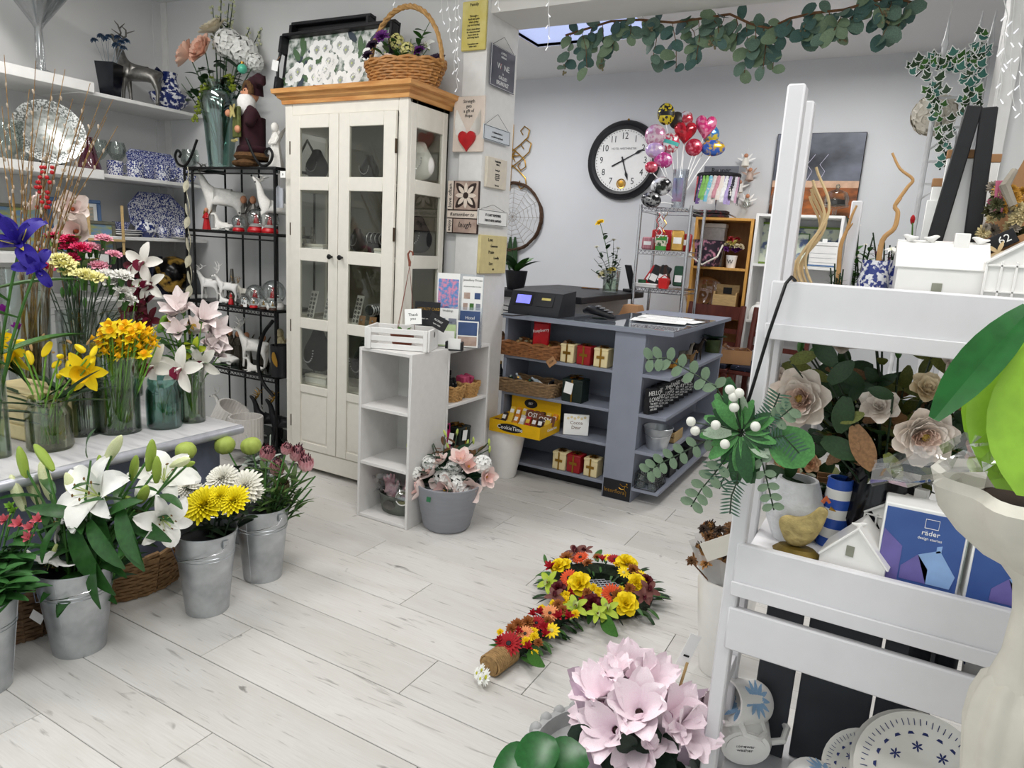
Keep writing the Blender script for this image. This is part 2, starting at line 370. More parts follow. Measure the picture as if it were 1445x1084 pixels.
# ---- display cabinet
def cabinet():
    x0,x1,y0,y1 = -3.135,-2.275,2.90,3.258; zb,zt = .10,2.095
    t = thing('display_cabinet','tall cream glazed display cabinet with a pine cornice','cabinet',(0,0,0))
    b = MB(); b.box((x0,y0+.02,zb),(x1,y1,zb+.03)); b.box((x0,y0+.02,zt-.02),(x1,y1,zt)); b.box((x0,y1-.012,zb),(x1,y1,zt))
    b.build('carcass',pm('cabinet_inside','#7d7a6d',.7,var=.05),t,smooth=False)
    f = MB(); xl,xr = at(413,300,Y=y0).x,at(559,300,Y=y0).x; zd0,zd1 = at(445,636,Y=y0).z,at(480,160,Y=y0).z
    f.bbox((x0,y0,zb-.1+.015),(xl,y0+.03,zt),.003); f.bbox((xr,y0,.015),(x1,y0+.03,zt),.003); f.bbox((xl,y0,zd1),(xr,y0+.03,zt),.003); f.bbox((xl,y0,.1),(xr,y0+.03,zd0),.003)
    f.build('face_frame',CREAM,t)
    MB().bbox((x0-.008,y0-.014,.03),(x1+.008,y1,.135),.004).bbox((x0-.004,y0-.008,.135),(x1+.004,y1,.15),.003).build('plinth',CREAM,t)
    Z = [(at(446,a,Y=y0).z,at(446,b_,Y=y0).z) for a,b_ in ((181,250),(269,351),(369,450),(465,545),(556,626))]
    xm = at(479.5,350,Y=y0).x
    def door(xa,xb,pa,pb,kx,hx):
        d = MB(); e = .002; q0,q1 = zd0+e,zd1-e; a,b_ = xa+e,xb-e; yf = y0-.018
        for u0,u1 in ((a,pa),(pb,b_)): d.bbox((u0,yf,q0),(u1,y0,q1),.002)
        zz = [q1]+[v for z in Z for v in z]+[q0]
        for i in range(0,len(zz),2): d.bbox((pa,yf,zz[i+1] if i+1 < len(zz) else q0),(pb,y0,zz[i]),.002)
        d.box((pa,yf+.009,Z[4][1]),(pb,y0,Z[4][0])); d.bbox((pa+.012,yf+.005,Z[4][1]+.012),(pb-.012,yf+.009,Z[4][0]-.012),.002)
        o = d.build('door',CREAM,t)
        for z in Z[:4]: MB().box((pa,yf+.007,z[1]),(pb,yf+.010,z[0])).build('pane',PANE,o,smooth=False)
        k = MB(); k.lathe([(0,0),(.006,0),(.006,.012),(.013,.018),(.014,.026),(.009,.032),(0,.033)],14,TR((kx,yf,at(477,363,Y=y0).z),(PI/2,0,0))); k.build('knob',BLKM,o)
        for z in (1.86,1.42,.87,.3): MB().box((hx-.004,yf-.001,z-.035),(hx+.004,y0-.01,z+.035)).build('hinge',pm('hinge_bronze','#4a3a2c',.5,metal=.6),o,smooth=False)
    door(xl,xm,at(426.5,300,Y=y0).x,at(466.5,300,Y=y0).x,xm-.04,xl); door(xm,xr,at(495,300,Y=y0).x,at(542,300,Y=y0).x,xm+.035,xr)
    for xs,sg in ((x1,-1),(x0,1)):
        s = MB(); u0,u1 = sorted((xs,xs+sg*.022))
        s.bbox((u0,y0+.03,.15),(u1,y0+.075,zt),.002); s.bbox((u0,y1-.05,.15),(u1,y1,zt),.002)
        zz = [zt]+[v for z in Z for v in z]+[.15]
        for i in range(0,len(zz),2): s.bbox((u0,y0+.075,zz[i+1]),(u1,y1-.05,zz[i]),.002)
        s.box((u0+.006,y0+.075,Z[4][1]),(u1-.006,y1-.05,Z[4][0]))
        o = s.build('side_frame',CREAM,t)
        for z in Z[:4]: MB().box((xs+sg*.010,y0+.075,z[1]),(xs+sg*.013,y1-.05,z[0])).build('pane',PANE,o,smooth=False)
    for z in [(Z[i][1]+Z[i+1][0])/2 for i in range(3)]+[Z[3][1]-.012]: MB().bbox((x0+.024,y0+.035,z-.009),(x1-.024,y1-.014,z+.009),.002).build('shelf',CREAM,t)
    pine = pm('pine_wood','#b9793a',.42,col2='#d9a463',scale=7,stretch=(1,1,9),coat=.2)
    c = MB()
    prof = [(.0,0),(.012,.0),(.014,.02),(.03,.032),(.034,.045),(.052,.052),(.055,.075),(-.02,.075)]
    for (e,z),(e2,z2) in zip(prof,prof[1:]):
        r = lambda q,h: [(x0-q,y0-q,zt-.003+h),(x1+q,y0-q,zt-.003+h),(x1+q,y1+.01,zt-.003+h),(x0-q,y1+.01,zt-.003+h)]
        c.add(r(e,z)+r(e2,z2),[(i,(i+1) % 4,4+(i+1) % 4,4+i) for i in range(4)])
    c.box((x0-.03,y0-.03,zt+.064),(x1+.03,y1+.01,zt+.0719))
    c.build('cornice',pine,t)
    return Z,(x0,x1,y0,y1),zt+.0722
CABZ,CABB,CABTOP = cabinet()
# ---- white cube bookcases
def cubes(name,label,w,d,h,zs,loc,rz,th=.016):
    t = thing(name,label,'bookcase',loc,rz); m = pm('melamine_white','#dcdad8',.5,var=.03)
    for x in (0,w-th): MB().bbox((x,0,0),(x+th,d,h),.0015).build('side_panel',m,t)
    MB().box((th,d-.006,0),(w-th,d,h)).build('back_panel',pm('melamine_back','#cdccca',.6,var=.03),t,smooth=False)
    MB().bbox((th,.0,h-th),(w-th,d-.006,h),.0015).build('top',m,t)
    for z in zs: MB().bbox((th,.001,z-th),(w-th,d-.006,z),.0015).build('shelf',m,t)
    return t
U1Z = [at(511,490,Y=2.56).z,at(509.6,571,Y=2.56).z,at(506.6,649,Y=2.56).z]
cubes('cube_bookcase','narrow white bookcase with three open cubes facing the shop floor',.322,.298,U1Z[0],[U1Z[1],U1Z[2],.018],(-2.268,2.56,0),0)
U2Z = [.862,.572,.29]
cubes('cube_bookcase','white bookcase turned sideways against the pillar, brochures on top',.408,.30,U2Z[0],[U2Z[1],U2Z[2],.018],(-1.946,2.862,0),PI/2)
# ---- service counter
CY,CX0,CX1,CX2,CX3 = 3.628,-2.06,-1.356,-1.178,-1.02
CZ = [.974,.745,.517,.312,.085]; EZ = [.974,.752,.527,.315,.095]
def counter():
    t = thing('shop_counter','grey painted shop counter with open shelves and a glass top','counter',(0,0,0)); ye = 4.95
    MB().bbox((CX1,CY,0),(CX2,CY+.03,CZ[0]),.002).build('pillar_board',GREYP,t)
    MB().bbox((CX2-.02,CY+.03,0),(CX2,ye,CZ[0]),.002).build('end_panel',GREYP,t); MB().bbox((CX1-.0,CY+.03,.0),(CX1+.02,CY+.4,CZ[0]),.002).build('inner_panel',GREYP,t)
    MB().bbox((CX0-.02,CY+.03,0),(CX0,CY+.4,CZ[0]),.002).build('left_panel',GREYP,t)
    MB().bbox((CX0,CY+.33,.0),(CX1,CY+.345,CZ[0]),.002).build('back_panel',GREYP,t)
    top = MB(); top.prism([(CX0-.02,CY-.025),(CX3,CY-.025),(CX3,5.0),(CX2-.42,5.0),(CX2-.42,CY+.42),(CX0-.02,CY+.42)],CZ[0],CZ[0]+.022); top.build('counter_top',GREYP,t,smooth=False)
    g = MB(); g.prism([(CX0-.015,CY-.022),(CX3-.004,CY-.022),(CX3-.004,4.55),(CX2-.4,4.55),(CX2-.4,CY+.4),(CX0-.015,CY+.4)],CZ[0]+.0225,CZ[0]+.029); g.build('glass_top',pm('counter_glass','#8b94a0',.03,var=.02,spec=.9,coat=1),t,smooth=False)
    for z in CZ[1:]: MB().bbox((CX0,CY+.022,z-.018),(CX1,CY+.33,z),.002).build('shelf',GREYP,t)
    for z,e in zip(EZ[1:],(4.86,4.86,4.86,4.86)): MB().bbox((CX2,CY-.005,z-.02),(CX3,e,z),.002).build('end_shelf',GREYP,t)
    MB().bbox((CX2,ye-.02,.095),(CX3-.03,ye,CZ[0]),.002).build('end_back',GREYP,t)
    MB().box((CX0,CY+.10,.0),(CX1,CY+.12,.066)).build('kick_board',BLACK,t,smooth=False)
    s = MB().box((CX1+.008,CY-.002,.004),(CX2-.004,CY-.0004,.118)).build('sticker',INK,t,smooth=False)
    text('Interflora',.034,GOLD,s,(CX1+.078,CY-.0025,.05))
    q = MB(); c = V((CX2-.042,CY-.003,.082))
    q.tube([c+V((-.028,0,.018)),c+V((-.01,0,.006)),c+V((.012,0,.012)),c+V((.022,0,.004))],.0028,5); q.tube([c+V((.004,0,.008)),c+V((.0,0,-.012)),c+V((.014,0,-.026)),c+V((.012,0,-.05))],.0028,5); q.tube([c+V((.0,0,-.01)),c+V((-.016,0,-.014)),c+V((-.034,0,-.006))],.0026,5); q.ball(c+V((.014,0,.022)),.006,8,6)
    q.build('running_figure',GOLD,s)
counter()
def bench():
    t = thing('work_bench','white work bench with a black top behind the counter','bench',(0,0,0))
    MB().bbox((-2.55,4.12,1.055),(-1.79,5.35,1.1),.004).build('bench_top',BLACK,t)
    MB().bbox((-2.5,4.2,0),(-1.9,5.3,1.055),.003).build('body',WHITE,t)
bench()
# ---- flower table
TZ,TX,TY = .55,-2.465,2.02
def table():
    t = thing('flower_table','low flower table with a white marbled top and blue-grey base','table',(0,0,0))
    mar = pm('marbled_top','#d3d2d4',.28,col2='#a9a9ae',scale=5,stretch=(1,6,1),thr=(.5,.8),coat=.3)
    pr = [(TX-.9,-.035),(TX-.03,-.04),(TX-.012,-.035),(TX-.003,-.02),(TX-.003,-.008),(TX-.014,.0),(TX-.9,0)]
    b = MB(); b.prism([(x,z) for x,z in pr],0,TY+.4,Matrix(((1,0,0,0),(0,0,1,-.4),(0,1,0,TZ),(0,0,0,1)))); b.build('table_top',mar,t)
    lead = pm('table_edge','#b9bbc4',.3,metal=.4)
    e = MB(); e.tube([(TX-.008,y,TZ-.02) for y in (-.4,.5,1.5,TY+.004)],.021,12); e.build('rounded_edge',lead,t)
    MB().bbox((TX-.88,-.38,0),(TX-.07,TY-.06,TZ-.04),.003).build('base',pm('blue_grey_panel','#6c7387',.5),t)
table()
# ---- ladder rack by the right
RY,RX0,RX1 = 1.2,-.203,.80; RB = at(1081,480,X=-.203).y
def rack():
    t = thing('display_rack','white wooden display rack with fronted shelves','rack',(0,0,0)); m = pm('rack_white','#dcdbde',.5,var=.02)
    pw = .027; dep = .24
    zs = [(1.37,1.277),(.912,.818),(.79,.708)]
    for x in (RX0,RX1):
        MB().bbox((x,RY,0),(x+pw,RY+.035,1.672),.003).build('front_post',m,t)
        MB().bbox((x,RB,0),(x+pw,RB+.03,1.67),.003).build('back_post',m,t)
        for z in (1.29,.83,.62,.36): MB().bbox((x+.003,RY+.036,z-.02),(x+pw-.003,RB-.001,z+.012),.002).build('side_rail',m,t)
    for z1,z0 in zs: MB().bbox((RX0+pw*.55,RY-.004,z0),(RX1,RY+.012,z1),.003).build('front_board',m,t)
    for z1,z0 in zs[:2]: MB().bbox((RX0+pw*.55,RY-.010,z0-.002),(RX1,RY-.0045,z0+.024),.002).build('lip',m,t)
    for z in (1.30,.893,.72,.40): MB().bbox((RX0+pw+.002,RY+.014,z-.012),(RX1-.002,RY+(.13 if z == .72 else dep+.03),z),.002).build('shelf',m,t)
rack()
# ---- black wire rack
def wire_rack():
    t = thing('wire_rack','black wrought iron display rack with leaf ornaments','rack',(0,0,0))
    x0,x1,y0,y1 = -4.02,-3.212,2.9,3.2; zs = WZ
    for x in (x0,x0+.075): MB().tube([(x,y0,0),(x,y0,zs[0])],.008,8).build('front_post',BLKM,t)
    for x in (x1-.01,): MB().tube([(x,y0,0),(x,y0,zs[0])],.008,8).build('front_post',BLKM,t)
    for i in range(6):
        x = x0+(x1-x0)*i/5; MB().tube([(x,y1,0),(x,y1,zs[0])],.007,6).build('back_bar',BLKM,t)
    for z in zs:
        f = MB(); f.tube([(x0,y1,z),(x0,y0,z),(x0+.2,y0-.012,z),((x0+x1)/2,y0-.02,z),(x1-.2,y0-.012,z),(x1,y0,z),(x1,y1,z)],.008,6)
        f.tube([(x0,y0,z-.03),((x0+x1)/2,y0-.018,z-.03),(x1,y0,z-.03)],.005,6)
        for i in range(28 if z < 1.2 else 0):
            x = x0+.02+(x1-x0-.04)*i/27; f.tube([(x+.012*math.cos(a),y0-.012,z-.015+.012*math.sin(a)) for a in [k*PI/3 for k in range(7)]],.002,4)
        f.build('shelf_frame',BLKM,t); MB().box((x0+.008,y0-.0,z+.005),(x1-.008,y1-.008,z+.011)).build('glass_shelf',thin_glass('rack_glass','#7f8d88',.2),t,smooth=False)
    for sx,X in ((1,x0),(-1,x1-.11)):
        s = MB()
        pts = [(X+sx*(.13),y0,zs[0]+.17),(X+sx*.06,y0,zs[0]+.06),(X-sx*.0,y0,zs[0]+.015),(X-sx*.06,y0,zs[0]+.03),(X-sx*.085,y0,zs[0]+.075),(X-sx*.06,y0,zs[0]+.11),(X-sx*.03,y0,zs[0]+.09),(X-sx*.045,y0,zs[0]+.068)]
        s.tube(spl(pts),.008,7).build('scroll',BLKM,t)
    s = MB(); s.tube([(x1-.13,y1,zs[0]),(x1-.12,y1,zs[0]+.12),(x1-.06,y1,zs[0]+.2),(x1,y1,zs[0]+.12),(x1,y1,zs[0])],.008,6)
    s.build('back_arch',BLKM,t)
    lm = pm('ornament_leaf','#c9c4ad',.5,metal=.3,var=.2); lv = MB(); lv.grid(lambda u,v: ((u-.5)*.05*math.sin(PI*min(.97,v+.05))**.8,-.006*abs(u-.5)*2,-.085*v),4,6); lme = lv.mesh('leaf',lm)
    for i,z in enumerate((1.68,1.54,1.46,1.33,1.22,1.12,1.03)):
        ob('leaf',lme,t,(x0+.037+(-1)**i*.012,y0-.012,z),(0,(-1)**i*.35,(-1)**i*.3),U(.9,1.15))
    g = MB(); g.tube([(x0+.037+.012*math.sin(z*30),y0-.008,z) for z in [.95+.03*k for k in range(28)]],.003,5); g.build('vine',lm,t)
    a = MB(); a.tube(spl([(x1-.01,y0-.02,.42),(x1-.08,y0-.04,.5),(x1-.12,y0-.04,.62),(x1-.09,y0-.03,.78),(x1-.012,y0-.02,.88)]),.011,7); a.build('arch',BLKM,t)
WZ = [1.752,1.376,.93,.53,.09]
wire_rack()

# ================================================================== flower library: every bloom faces +Z, about 1 unit in radius
def petal(mb,L,W,a,tilt,curl=0,cup=0.,base=.04,z0=0,nu=2,nv=4,point=.5,ruf=0,T=None,ph=0):
    """petal at azimuth a: leaves the axis at angle tilt (0 flat, pi/2 up), bends by curl along its length, cupped across"""
    ca,sa = math.cos(a),math.sin(a); rs = [base]; zs = [z0]
    for j in range(nv): th = tilt+curl*(j+.5)/nv; rs.append(rs[-1]+L/nv*math.cos(th)); zs.append(zs[-1]+L/nv*math.sin(th))
    def fn(u,v):
        j = min(nv,int(round(v*nv))); w_ = W*math.sin(PI*(.1+.9*v)**(1.3-.35*point))**(.5+.25*point) if v < 1 else W*(.05+.32*(1-point))
        x = (u-.5)*w_; th = tilt+curl*v; k = cup*(4*(u-.5)**2)*w_; rr = rs[j]-k*math.sin(th); zz = zs[j]+k*math.cos(th)
        if ruf: zz += ruf*math.sin(u*9+ph+v*5)*v*v
        return (rr*ca-x*sa,rr*sa+x*ca,zz)
    mb.grid(fn,nu,nv,T); return mb
PET = lambda n,c,v=.12,c2=None,**k: pm('petal_'+n,c,.6,var=v,scale=40,col2=c2,**k)
FL = {}
def bloom(key):
    def deco(fn):
        def g(*a):
            kk = (key,)+tuple(x.name if hasattr(x,'name') else x for x in a)
            if kk not in FL: FL[kk] = fn(*a)
            return FL[kk]
        return g
    return deco
@bloom('gerbera')
def gerbera(pc,cc,n=20):
    b = MB()
    for k in range(n): petal(b,.9,.26,2*PI*k/n,.12,-.15,.2,.1)
    for k in range(n-4): petal(b,.66,.2,2*PI*(k+.5)/(n-4),.3,-.1,.2,.1,.03)
    for k in range(12): petal(b,.28,.12,2*PI*k/12,.7,-.2,.2,.1,.04)
    b.mat(1).ball((0,0,.05),(.24,.24,.14),10,6); return b.mesh('bloom',[pc,cc])
@bloom('daisy')
def daisy(pc,cc,n=13):
    b = MB()
    for k in range(n): petal(b,.8,.34,2*PI*k/n,.1,-.2,.2,.18)
    b.mat(1).ball((0,0,.03),(.26,.26,.14),10,6); return b.mesh('bloom',[pc,cc])
@bloom('mum')
def mum(pc,n=110,w=.2,ruf=0.,full=.75):
    b = MB(); r = random.Random(n)
    for k in range(n):
        t = (k+.5)/n; th = math.acos(1-t*full*1.25); a = k*2.39996; el = PI/2-th
        petal(b,.36+.62*t**.6,w*(.6+.7*t),a,el+.55,-.75,.25,.02+.05*t,.12*(1-t)+r.uniform(-.03,.03),2,3,.4,ruf,None,k)
    return b.mesh('bloom',[pc])
@bloom('carnation')
def carnation(pc,gc):
    b = MB(); r = random.Random(3)
    for k in range(38):
        t = (k+.5)/38; petal(b,.5+.45*t,.5,k*2.4,1.45-1.1*t,-.5,.1,.03,.0,3,3,.05,.12,None,k)
    b.mat(1).lathe([(.0,-1.0),(.2,-.95),(.26,-.3),(.36,.05)],8); return b.mesh('bloom',[pc,gc])
@bloom('rose')
def rose(pc,cc=None,open_=1.):
    b = MB()
    for li,(n,L,W,tl,cu,zz) in enumerate([(3,.42,.42,1.5,-.25,.12),(4,.52,.5,1.35,-.3,.1),(5,.66,.64,1.1,-.45,.07),(5,.82,.8,.8,-.6,.03),(6,.98,.92,.45,-.75,0)]):
        for k in range(n): petal(b,L,W,2*PI*k/n+li*.6,min(1.52,tl+(1-open_)*.5),cu*open_,.28,.05,zz,4,5,.02,.03,None,k+li)
    if cc: b.mat(1).ball((0,0,.28),(.14,.14,.12),8,5)
    return b.mesh('bloom',[pc]+([cc] if cc else []))
@bloom('garden_rose')
def garden_rose(pc,inner,cc):
    b = MB(); r = random.Random(5)
    for li,(n,L,W,tl,cu) in enumerate([(7,1.0,.85,.35,.15),(7,.92,.8,.62,.15),(7,.84,.72,.85,.1)]):
        for k in range(n): petal(b,L,W,2*PI*(k+r.uniform(-.2,.2))/n+li*.45,tl,cu,.22,.05,0,5,5,.0,.035,None,k*2+li)
    b.mat(1)
    for li,(n,L,W,tl) in enumerate([(9,.66,.42,1.0),(9,.56,.36,1.12),(8,.5,.3,1.22),(6,.42,.26,1.35)]):
        for k in range(n): petal(b,L,W,2*PI*(k+r.uniform(-.3,.3))/n+li*.3,tl+r.uniform(-.06,.06),r.uniform(-.1,.35),.35,.05,0,3,4,.0,.04,None,k+li)
    b.mat(2).ball((0,0,.36),(.1,.1,.06),8,5)
    for k in range(10): a = k*2.4; b.ball((.1*math.cos(a),.1*math.sin(a),.42),.025,5,4)
    return b.mesh('bloom',[pc,inner,cc])
@bloom('lily')
def lily(pc,gc,ac):
    b = MB()
    for k in range(3): petal(b,1.2,.52,2*PI*k/3,1.0,-1.5,.2,.06,0,4,7,.75,.03)
    for k in range(3): petal(b,1.25,.8,2*PI*(k+.5)/3,1.0,-1.5,.16,.05,.0,4,7,.7,.05)
    b.mat(1).lathe([(.0,-.35),(.07,-.3),(.1,.0)],8).tube([(0,0,0),(0,.02,.5),(.03,.05,.85)],.025,5)
    for k in range(6): a = k*PI/3+.3; b.mat(1).tube([(0,0,.05),(.16*math.cos(a),.16*math.sin(a),.45),(.3*math.cos(a),.3*math.sin(a),.65)],.014,4); b.mat(2).ball((.3*math.cos(a),.3*math.sin(a),.65),(.03,.06,.03),6,4)
    return b.mesh('bloom',[pc,gc,ac])
@bloom('bud')
def bud(pc,slim=.2,ridges=3):
    b = MB(); b.lathe([(0,-1),(slim*.45,-.93),(slim*.8,-.6),(slim,0),(slim*.92,.45),(slim*.5,.85),(slim*.18,.98),(0,1)],12,ripple=(ridges,.09)); return b.mesh('bud',[pc])
@bloom('orchid')
def orchid(pc,lc,cc):
    b = MB()
    for a,W in ((PI/2,.5),(PI/2+1.25,.52),(PI/2-1.25,.52),(-PI/2-.62,.5),(-PI/2+.62,.5)): petal(b,1.0,W,a,.4,-.6,.15,.04,0,3,5,.55)
    b.mat(1); petal(b,.42,.4,-PI/2,1.05,-1.3,.9,.04,.03,4,4,.1,.05); b.mat(0).tube([(0,.05,.05),(0,.02,.25),(0,-.03,.33)],[.06,.06,.04],6)
    b.mat(2); petal(b,.2,.18,-PI/2,1.15,-.8,.8,.05,.07,3,3,.2); return b.mesh('bloom',[pc,lc,cc])
@bloom('daffodil')
def daffodil(pc,cc,n=10):
    b = MB()
    for k in range(6): petal(b,.95,.56,2*PI*k/6,.2+.12*(k % 2),-.15,.1,.08,0,3,4,.7,.03)
    b.mat(1).lathe([(.0,-.5),(.09,-.45),(.13,-.1),(.2,.0),(.26,.25),(.3,.45),(.42,.62)],16,ripple=(n,.04)).lathe([(.4,.61),(.27,.44),(.2,.2),(.02,.08)],12)
    return b.mesh('bloom',[pc,cc])
@bloom('iris')
def iris(pc,yc):
    b = MB()
    for k in range(3):
        a = 2*PI*k/3; petal(b,1.1,.5,a,.75,-1.7,.05,.05,0,4,6,.15,.08,None,k); petal(b,.95,.34,a+PI/3,1.25,-.5,.25,.05,.05,3,5,.5,.05); petal(b,.5,.22,a,.8,-.4,.2,.05,.08,2,4,.2)
        b.mat(1); petal(b,.42,.1,a,.78,-.5,.05,.1,.03,2,3,.5); b.mat(0)
    return b.mesh('bloom',[pc,yc])
@bloom('hydrangea')
def hydrangea(pc,n=46,cap=1.5):
    b = MB(); r = random.Random(9)
    for k in range(n):
        t = (k+.5)/n; th = math.acos(1-t*cap); a = k*2.39996; d = V((math.sin(th)*math.cos(a),math.sin(th)*math.sin(a),math.cos(th)))
        T = TQ(d*r.uniform(.72,.82),toward(d,r.uniform(0,6)),.3)
        for q in range(4): petal(b,.8,.8,q*PI/2,.25,-.25,.1,.04,0,2,2,.05,0,T)
    return b.mesh('bloom',[pc])
@bloom('magnolia')
def magnolia(pc,ic,cc):
    b = MB()
    for k in range(5): petal(b,1.1,.85,2*PI*k/5,.45,.45,.2,.05,0,4,5,.25,.03)
    b.mat(1)
    for k in range(4): petal(b,.85,.62,2*PI*(k+.5)/4,.95,.2,.3,.05,.02,4,4,.3,.03)
    b.mat(2).ball((0,0,.2),(.1,.1,.2),8,6); return b.mesh('bloom',[pc,ic,cc])
@bloom('protea')
def protea(pc,tc):
    b = MB()
    for li in range(6):
        n = 12-li
        for k in range(n): petal(b,.75-.05*li,.3,2*PI*(k+li*.5)/n,1.15+.04*li,.5,.25,.42-.06*li,-.4+.16*li,2,4,.6)
    b.mat(1)
    for k in range(26): a = k*2.4; q = .4*math.sqrt(k/26); b.tube([(q*math.cos(a)*.8,q*math.sin(a)*.8,.45),(q*math.cos(a),q*math.sin(a),.78+.12*math.cos(k))],[.05,.035],4)
    return b.mesh('bloom',[pc,tc])
@bloom('tulipy')
def cupflower(pc,gc):
    b = MB()
    for k in range(3): petal(b,1.0,.55,2*PI*k/3,1.2,-.35,.35,.06,0,3,4,.6)
    for k in range(3): petal(b,1.05,.5,2*PI*(k+.5)/3,1.05,-.5,.3,.08,0,3,4,.7)
    b.mat(1).lathe([(0,-.3),(.08,-.2),(.12,.05)],7); return b.mesh('bloom',[pc,gc])
@bloom('cyclamen')
def cyclamen(pc,mc,dc):
    b = MB()
    for k in range(7): petal(b,1.25,.85,2*PI*k/7+.2*(k % 2),1.0+.25*((k*3) % 4)/3,-.55,.22,.12,0,5,6,.1,.09,None,k*1.7)
    b.mat(1).lathe([(.28,.1),(.2,-.02),(.13,-.06)],10); b.mat(2).lathe([(.13,-.06),(.0,.05)],8); return b.mesh('bloom',[pc,mc,dc])
@bloom('anemone')
def anemone(pc,cc):
    b = MB()
    for k in range(8): petal(b,.95,.6,2*PI*k/8,.7+.25*(k % 2),.3,.2,.05,0,3,4,.3)
    b.mat(1).ball((0,0,.15),.2,8,6); return b.mesh('bloom',[pc,cc])
@bloom('leaf')
def leaf(mc,W=.3,bend=-.5,fold=.12,point=.7,nv=6):
    b = MB(); petal(b,1,W,0,.0,bend,fold,0,0,2,nv,point); return b.mesh('leaf',[mc])
@bloom('ivy')
def ivyleaf(mc,ec):
    b = MB(); P = [(0,0),(.3,.12),(.5,.42),(.28,.5),(0,1),(-.28,.5),(-.5,.42),(-.3,.12)]; n = len(P)
    b.add([(0,.35,.06)]+[(y*0+x*.8,y*.8+.06,.03) for x,y in P],[(0,1+i,1+(i+1) % n) for i in range(n)])
    b.mat(1).add([(x,y,0) for x,y in P]+[(x*.8,y*.8+.06,.03) for x,y in P],[(i,(i+1) % n,n+(i+1) % n,n+i) for i in range(n)]); return b.mesh('leaf',[mc,ec])
def lq(d,up=(0,0,1)):
    """orient a leaf (long axis +X, face +Z) along d"""
    x = V(d).normalized(); y = V(up).cross(x)
    if y.length < 1e-3: y = V((0,1,0)).cross(x)
    y.normalize(); z = x.cross(y); return Matrix((x,y,z)).transposed().to_quaternion()
def arc(a,b,sag=.0,n=5,side=None):
    a,b = V(a),V(b); s = side if side is not None else V((0,0,0))
    return [a.lerp(b,i/n)+V((0,0,1))*sag*math.sin(PI*i/n)+V(s)*math.sin(PI*i/n) for i in range(n+1)]
def cut(name,label,group,base,head,me,r,d=None,sm=STEMG,sr=.0025,leaves=(),spin=None,side=None,lean=.35,cat='flower',blname='bloom'):
    """one cut flower: stem from base (in its vase) to head, with its bloom and leaves. leaves: (mesh, size, t along the stem, count)"""
    base,head = V(base),V(head); t = thing(name,label,cat,base,0,group)
    L = head-base; pts = arc(V((0,0,0)),L,0,5,side if side is not None else V((-L.x,-L.y,0))*.18)
    MB().tube(pts,[sr]*5+[sr*.85],5).build('stem',sm,t)
    if me: ob(blname,me,t,L,toward(d if d is not None else (V((0,0,.4))+(CAM-head).normalized()*lean+L.normalized()*.5),U(0,6) if spin is None else spin),r)
    for lm_,ls,t0,n in leaves:
        for k in range(n):
            f = t0+(.86-t0)*(k+.5)/n; i = min(4,int(f*5)); p = pts[i].lerp(pts[i+1],f*5-i); a = U(0,6.28)
            ob('leaf',lm_,t,p,lq((math.cos(a),math.sin(a),U(.2,.9))),ls*U(.8,1.2))
    return t
def hd(P,px,py,dd=0): return at(px,py,D=(V(P)-CAM).dot(FW)+dd)
def camdir(p,up=.2): return (CAM-V(p)).normalized()+V((0,0,up))

# ================================================================== flower table and buckets
GR_STEM = pm('bunch_stems','#6a9a38',.5,var=.3,scale=60)
def vase(label,p,prof,mat=GLASS,water=None,name='glass_vase',cat='vase',n=24,group=None,parts=(),sq=None):
    """lathe vessel standing at p. prof = outer (r,z) bottom to top"""
    t = thing(name,label,cat,p,0,group); th = .003
    inner = [(max(r-th,.001),z+(.006 if i == 0 else 0)) for i,(r,z) in enumerate(prof)][::-1]
    b = MB(); b.lathe([(.0005,prof[0][1])]+prof+inner+[(.0005,prof[0][1]+.006)],n,sq=sq); b.build('body',mat,t)
    if water:
        w_ = [(max(r-th-.001,.001),z) for r,z in prof if z < water]; rw = w_[-1][0]
        MB().lathe([(.0005,.008)]+[(r,max(z,.008)) for r,z in w_]+[(rw,water),(.0005,water)],n,sq=sq).build('water',WATER,t)
    return t
def TP(px,py): return at(px,py,Z=TZ)+V((0,0,.0006))
def rad(p,px): return mpp(p)*px
# vases ---------------------------------------------------------------------------
P1 = TP(72,632); r = rad(P1,29); h = rad(P1,74)
vase('greenish glass mason jar holding the trumpet daffodils',P1,[(r*.9,0),(r,h*.06),(r,h*.7),(r*.82,h*.82),(r*.82,h*.86),(r*.86,h*.87),(r*.86,h*.93),(r*.8,h*.95),(r*.82,h)],thin_glass('green_glass','#f0f3e2',.2),h*.6,'mason_jar','jar')
P2 = TP(-2,644); r = rad(P2,16); vase('narrow glass vase beside the mason jar of daffodils',P2,[(r,0),(r,rad(P2,190))],GLASS,rad(P2,60))
P3 = TP(117,612); r = rad(P3,22); vase('square-sided clear glass vase of carnation stems',P3,[(r,0),(r,rad(P3,130))],GLASS,rad(P3,72))
P4 = TP(170,608); r = rad(P4,27); h4 = rad(P4,108); vase('clear glass cylinder vase packed with yellow narcissus stems',P4,[(r,0),(r,h4)],GLASS,h4*.55)
P5 = TP(233,602); r = rad(P5,23); h = rad(P5,70)
vase('turquoise glass mason jar holding white orchids',P5,[(r*.9,0),(r,h*.05),(r*1.02,h*.45),(r*.97,h*.75),(r*.86,h*.85),(r*.88,h*.88),(r*.88,h*.95),(r*.85,h)],thin_glass('teal_glass','#bfe2de',.3),h*.7,'mason_jar','jar')
P6 = TP(272,594); r = rad(P6,17); vase('small clear glass vase behind the turquoise jar',P6,[(r,0),(r*1.02,rad(P6,75))],GLASS,rad(P6,45))
P7 = TP(55,592)+V((-.14,.05,0)); r = rad(P7,30); vase('tall clear glass vase holding pussy willow branches',P7,[(r*.8,0),(r,rad(P7,200))],GLASS,rad(P7,60))
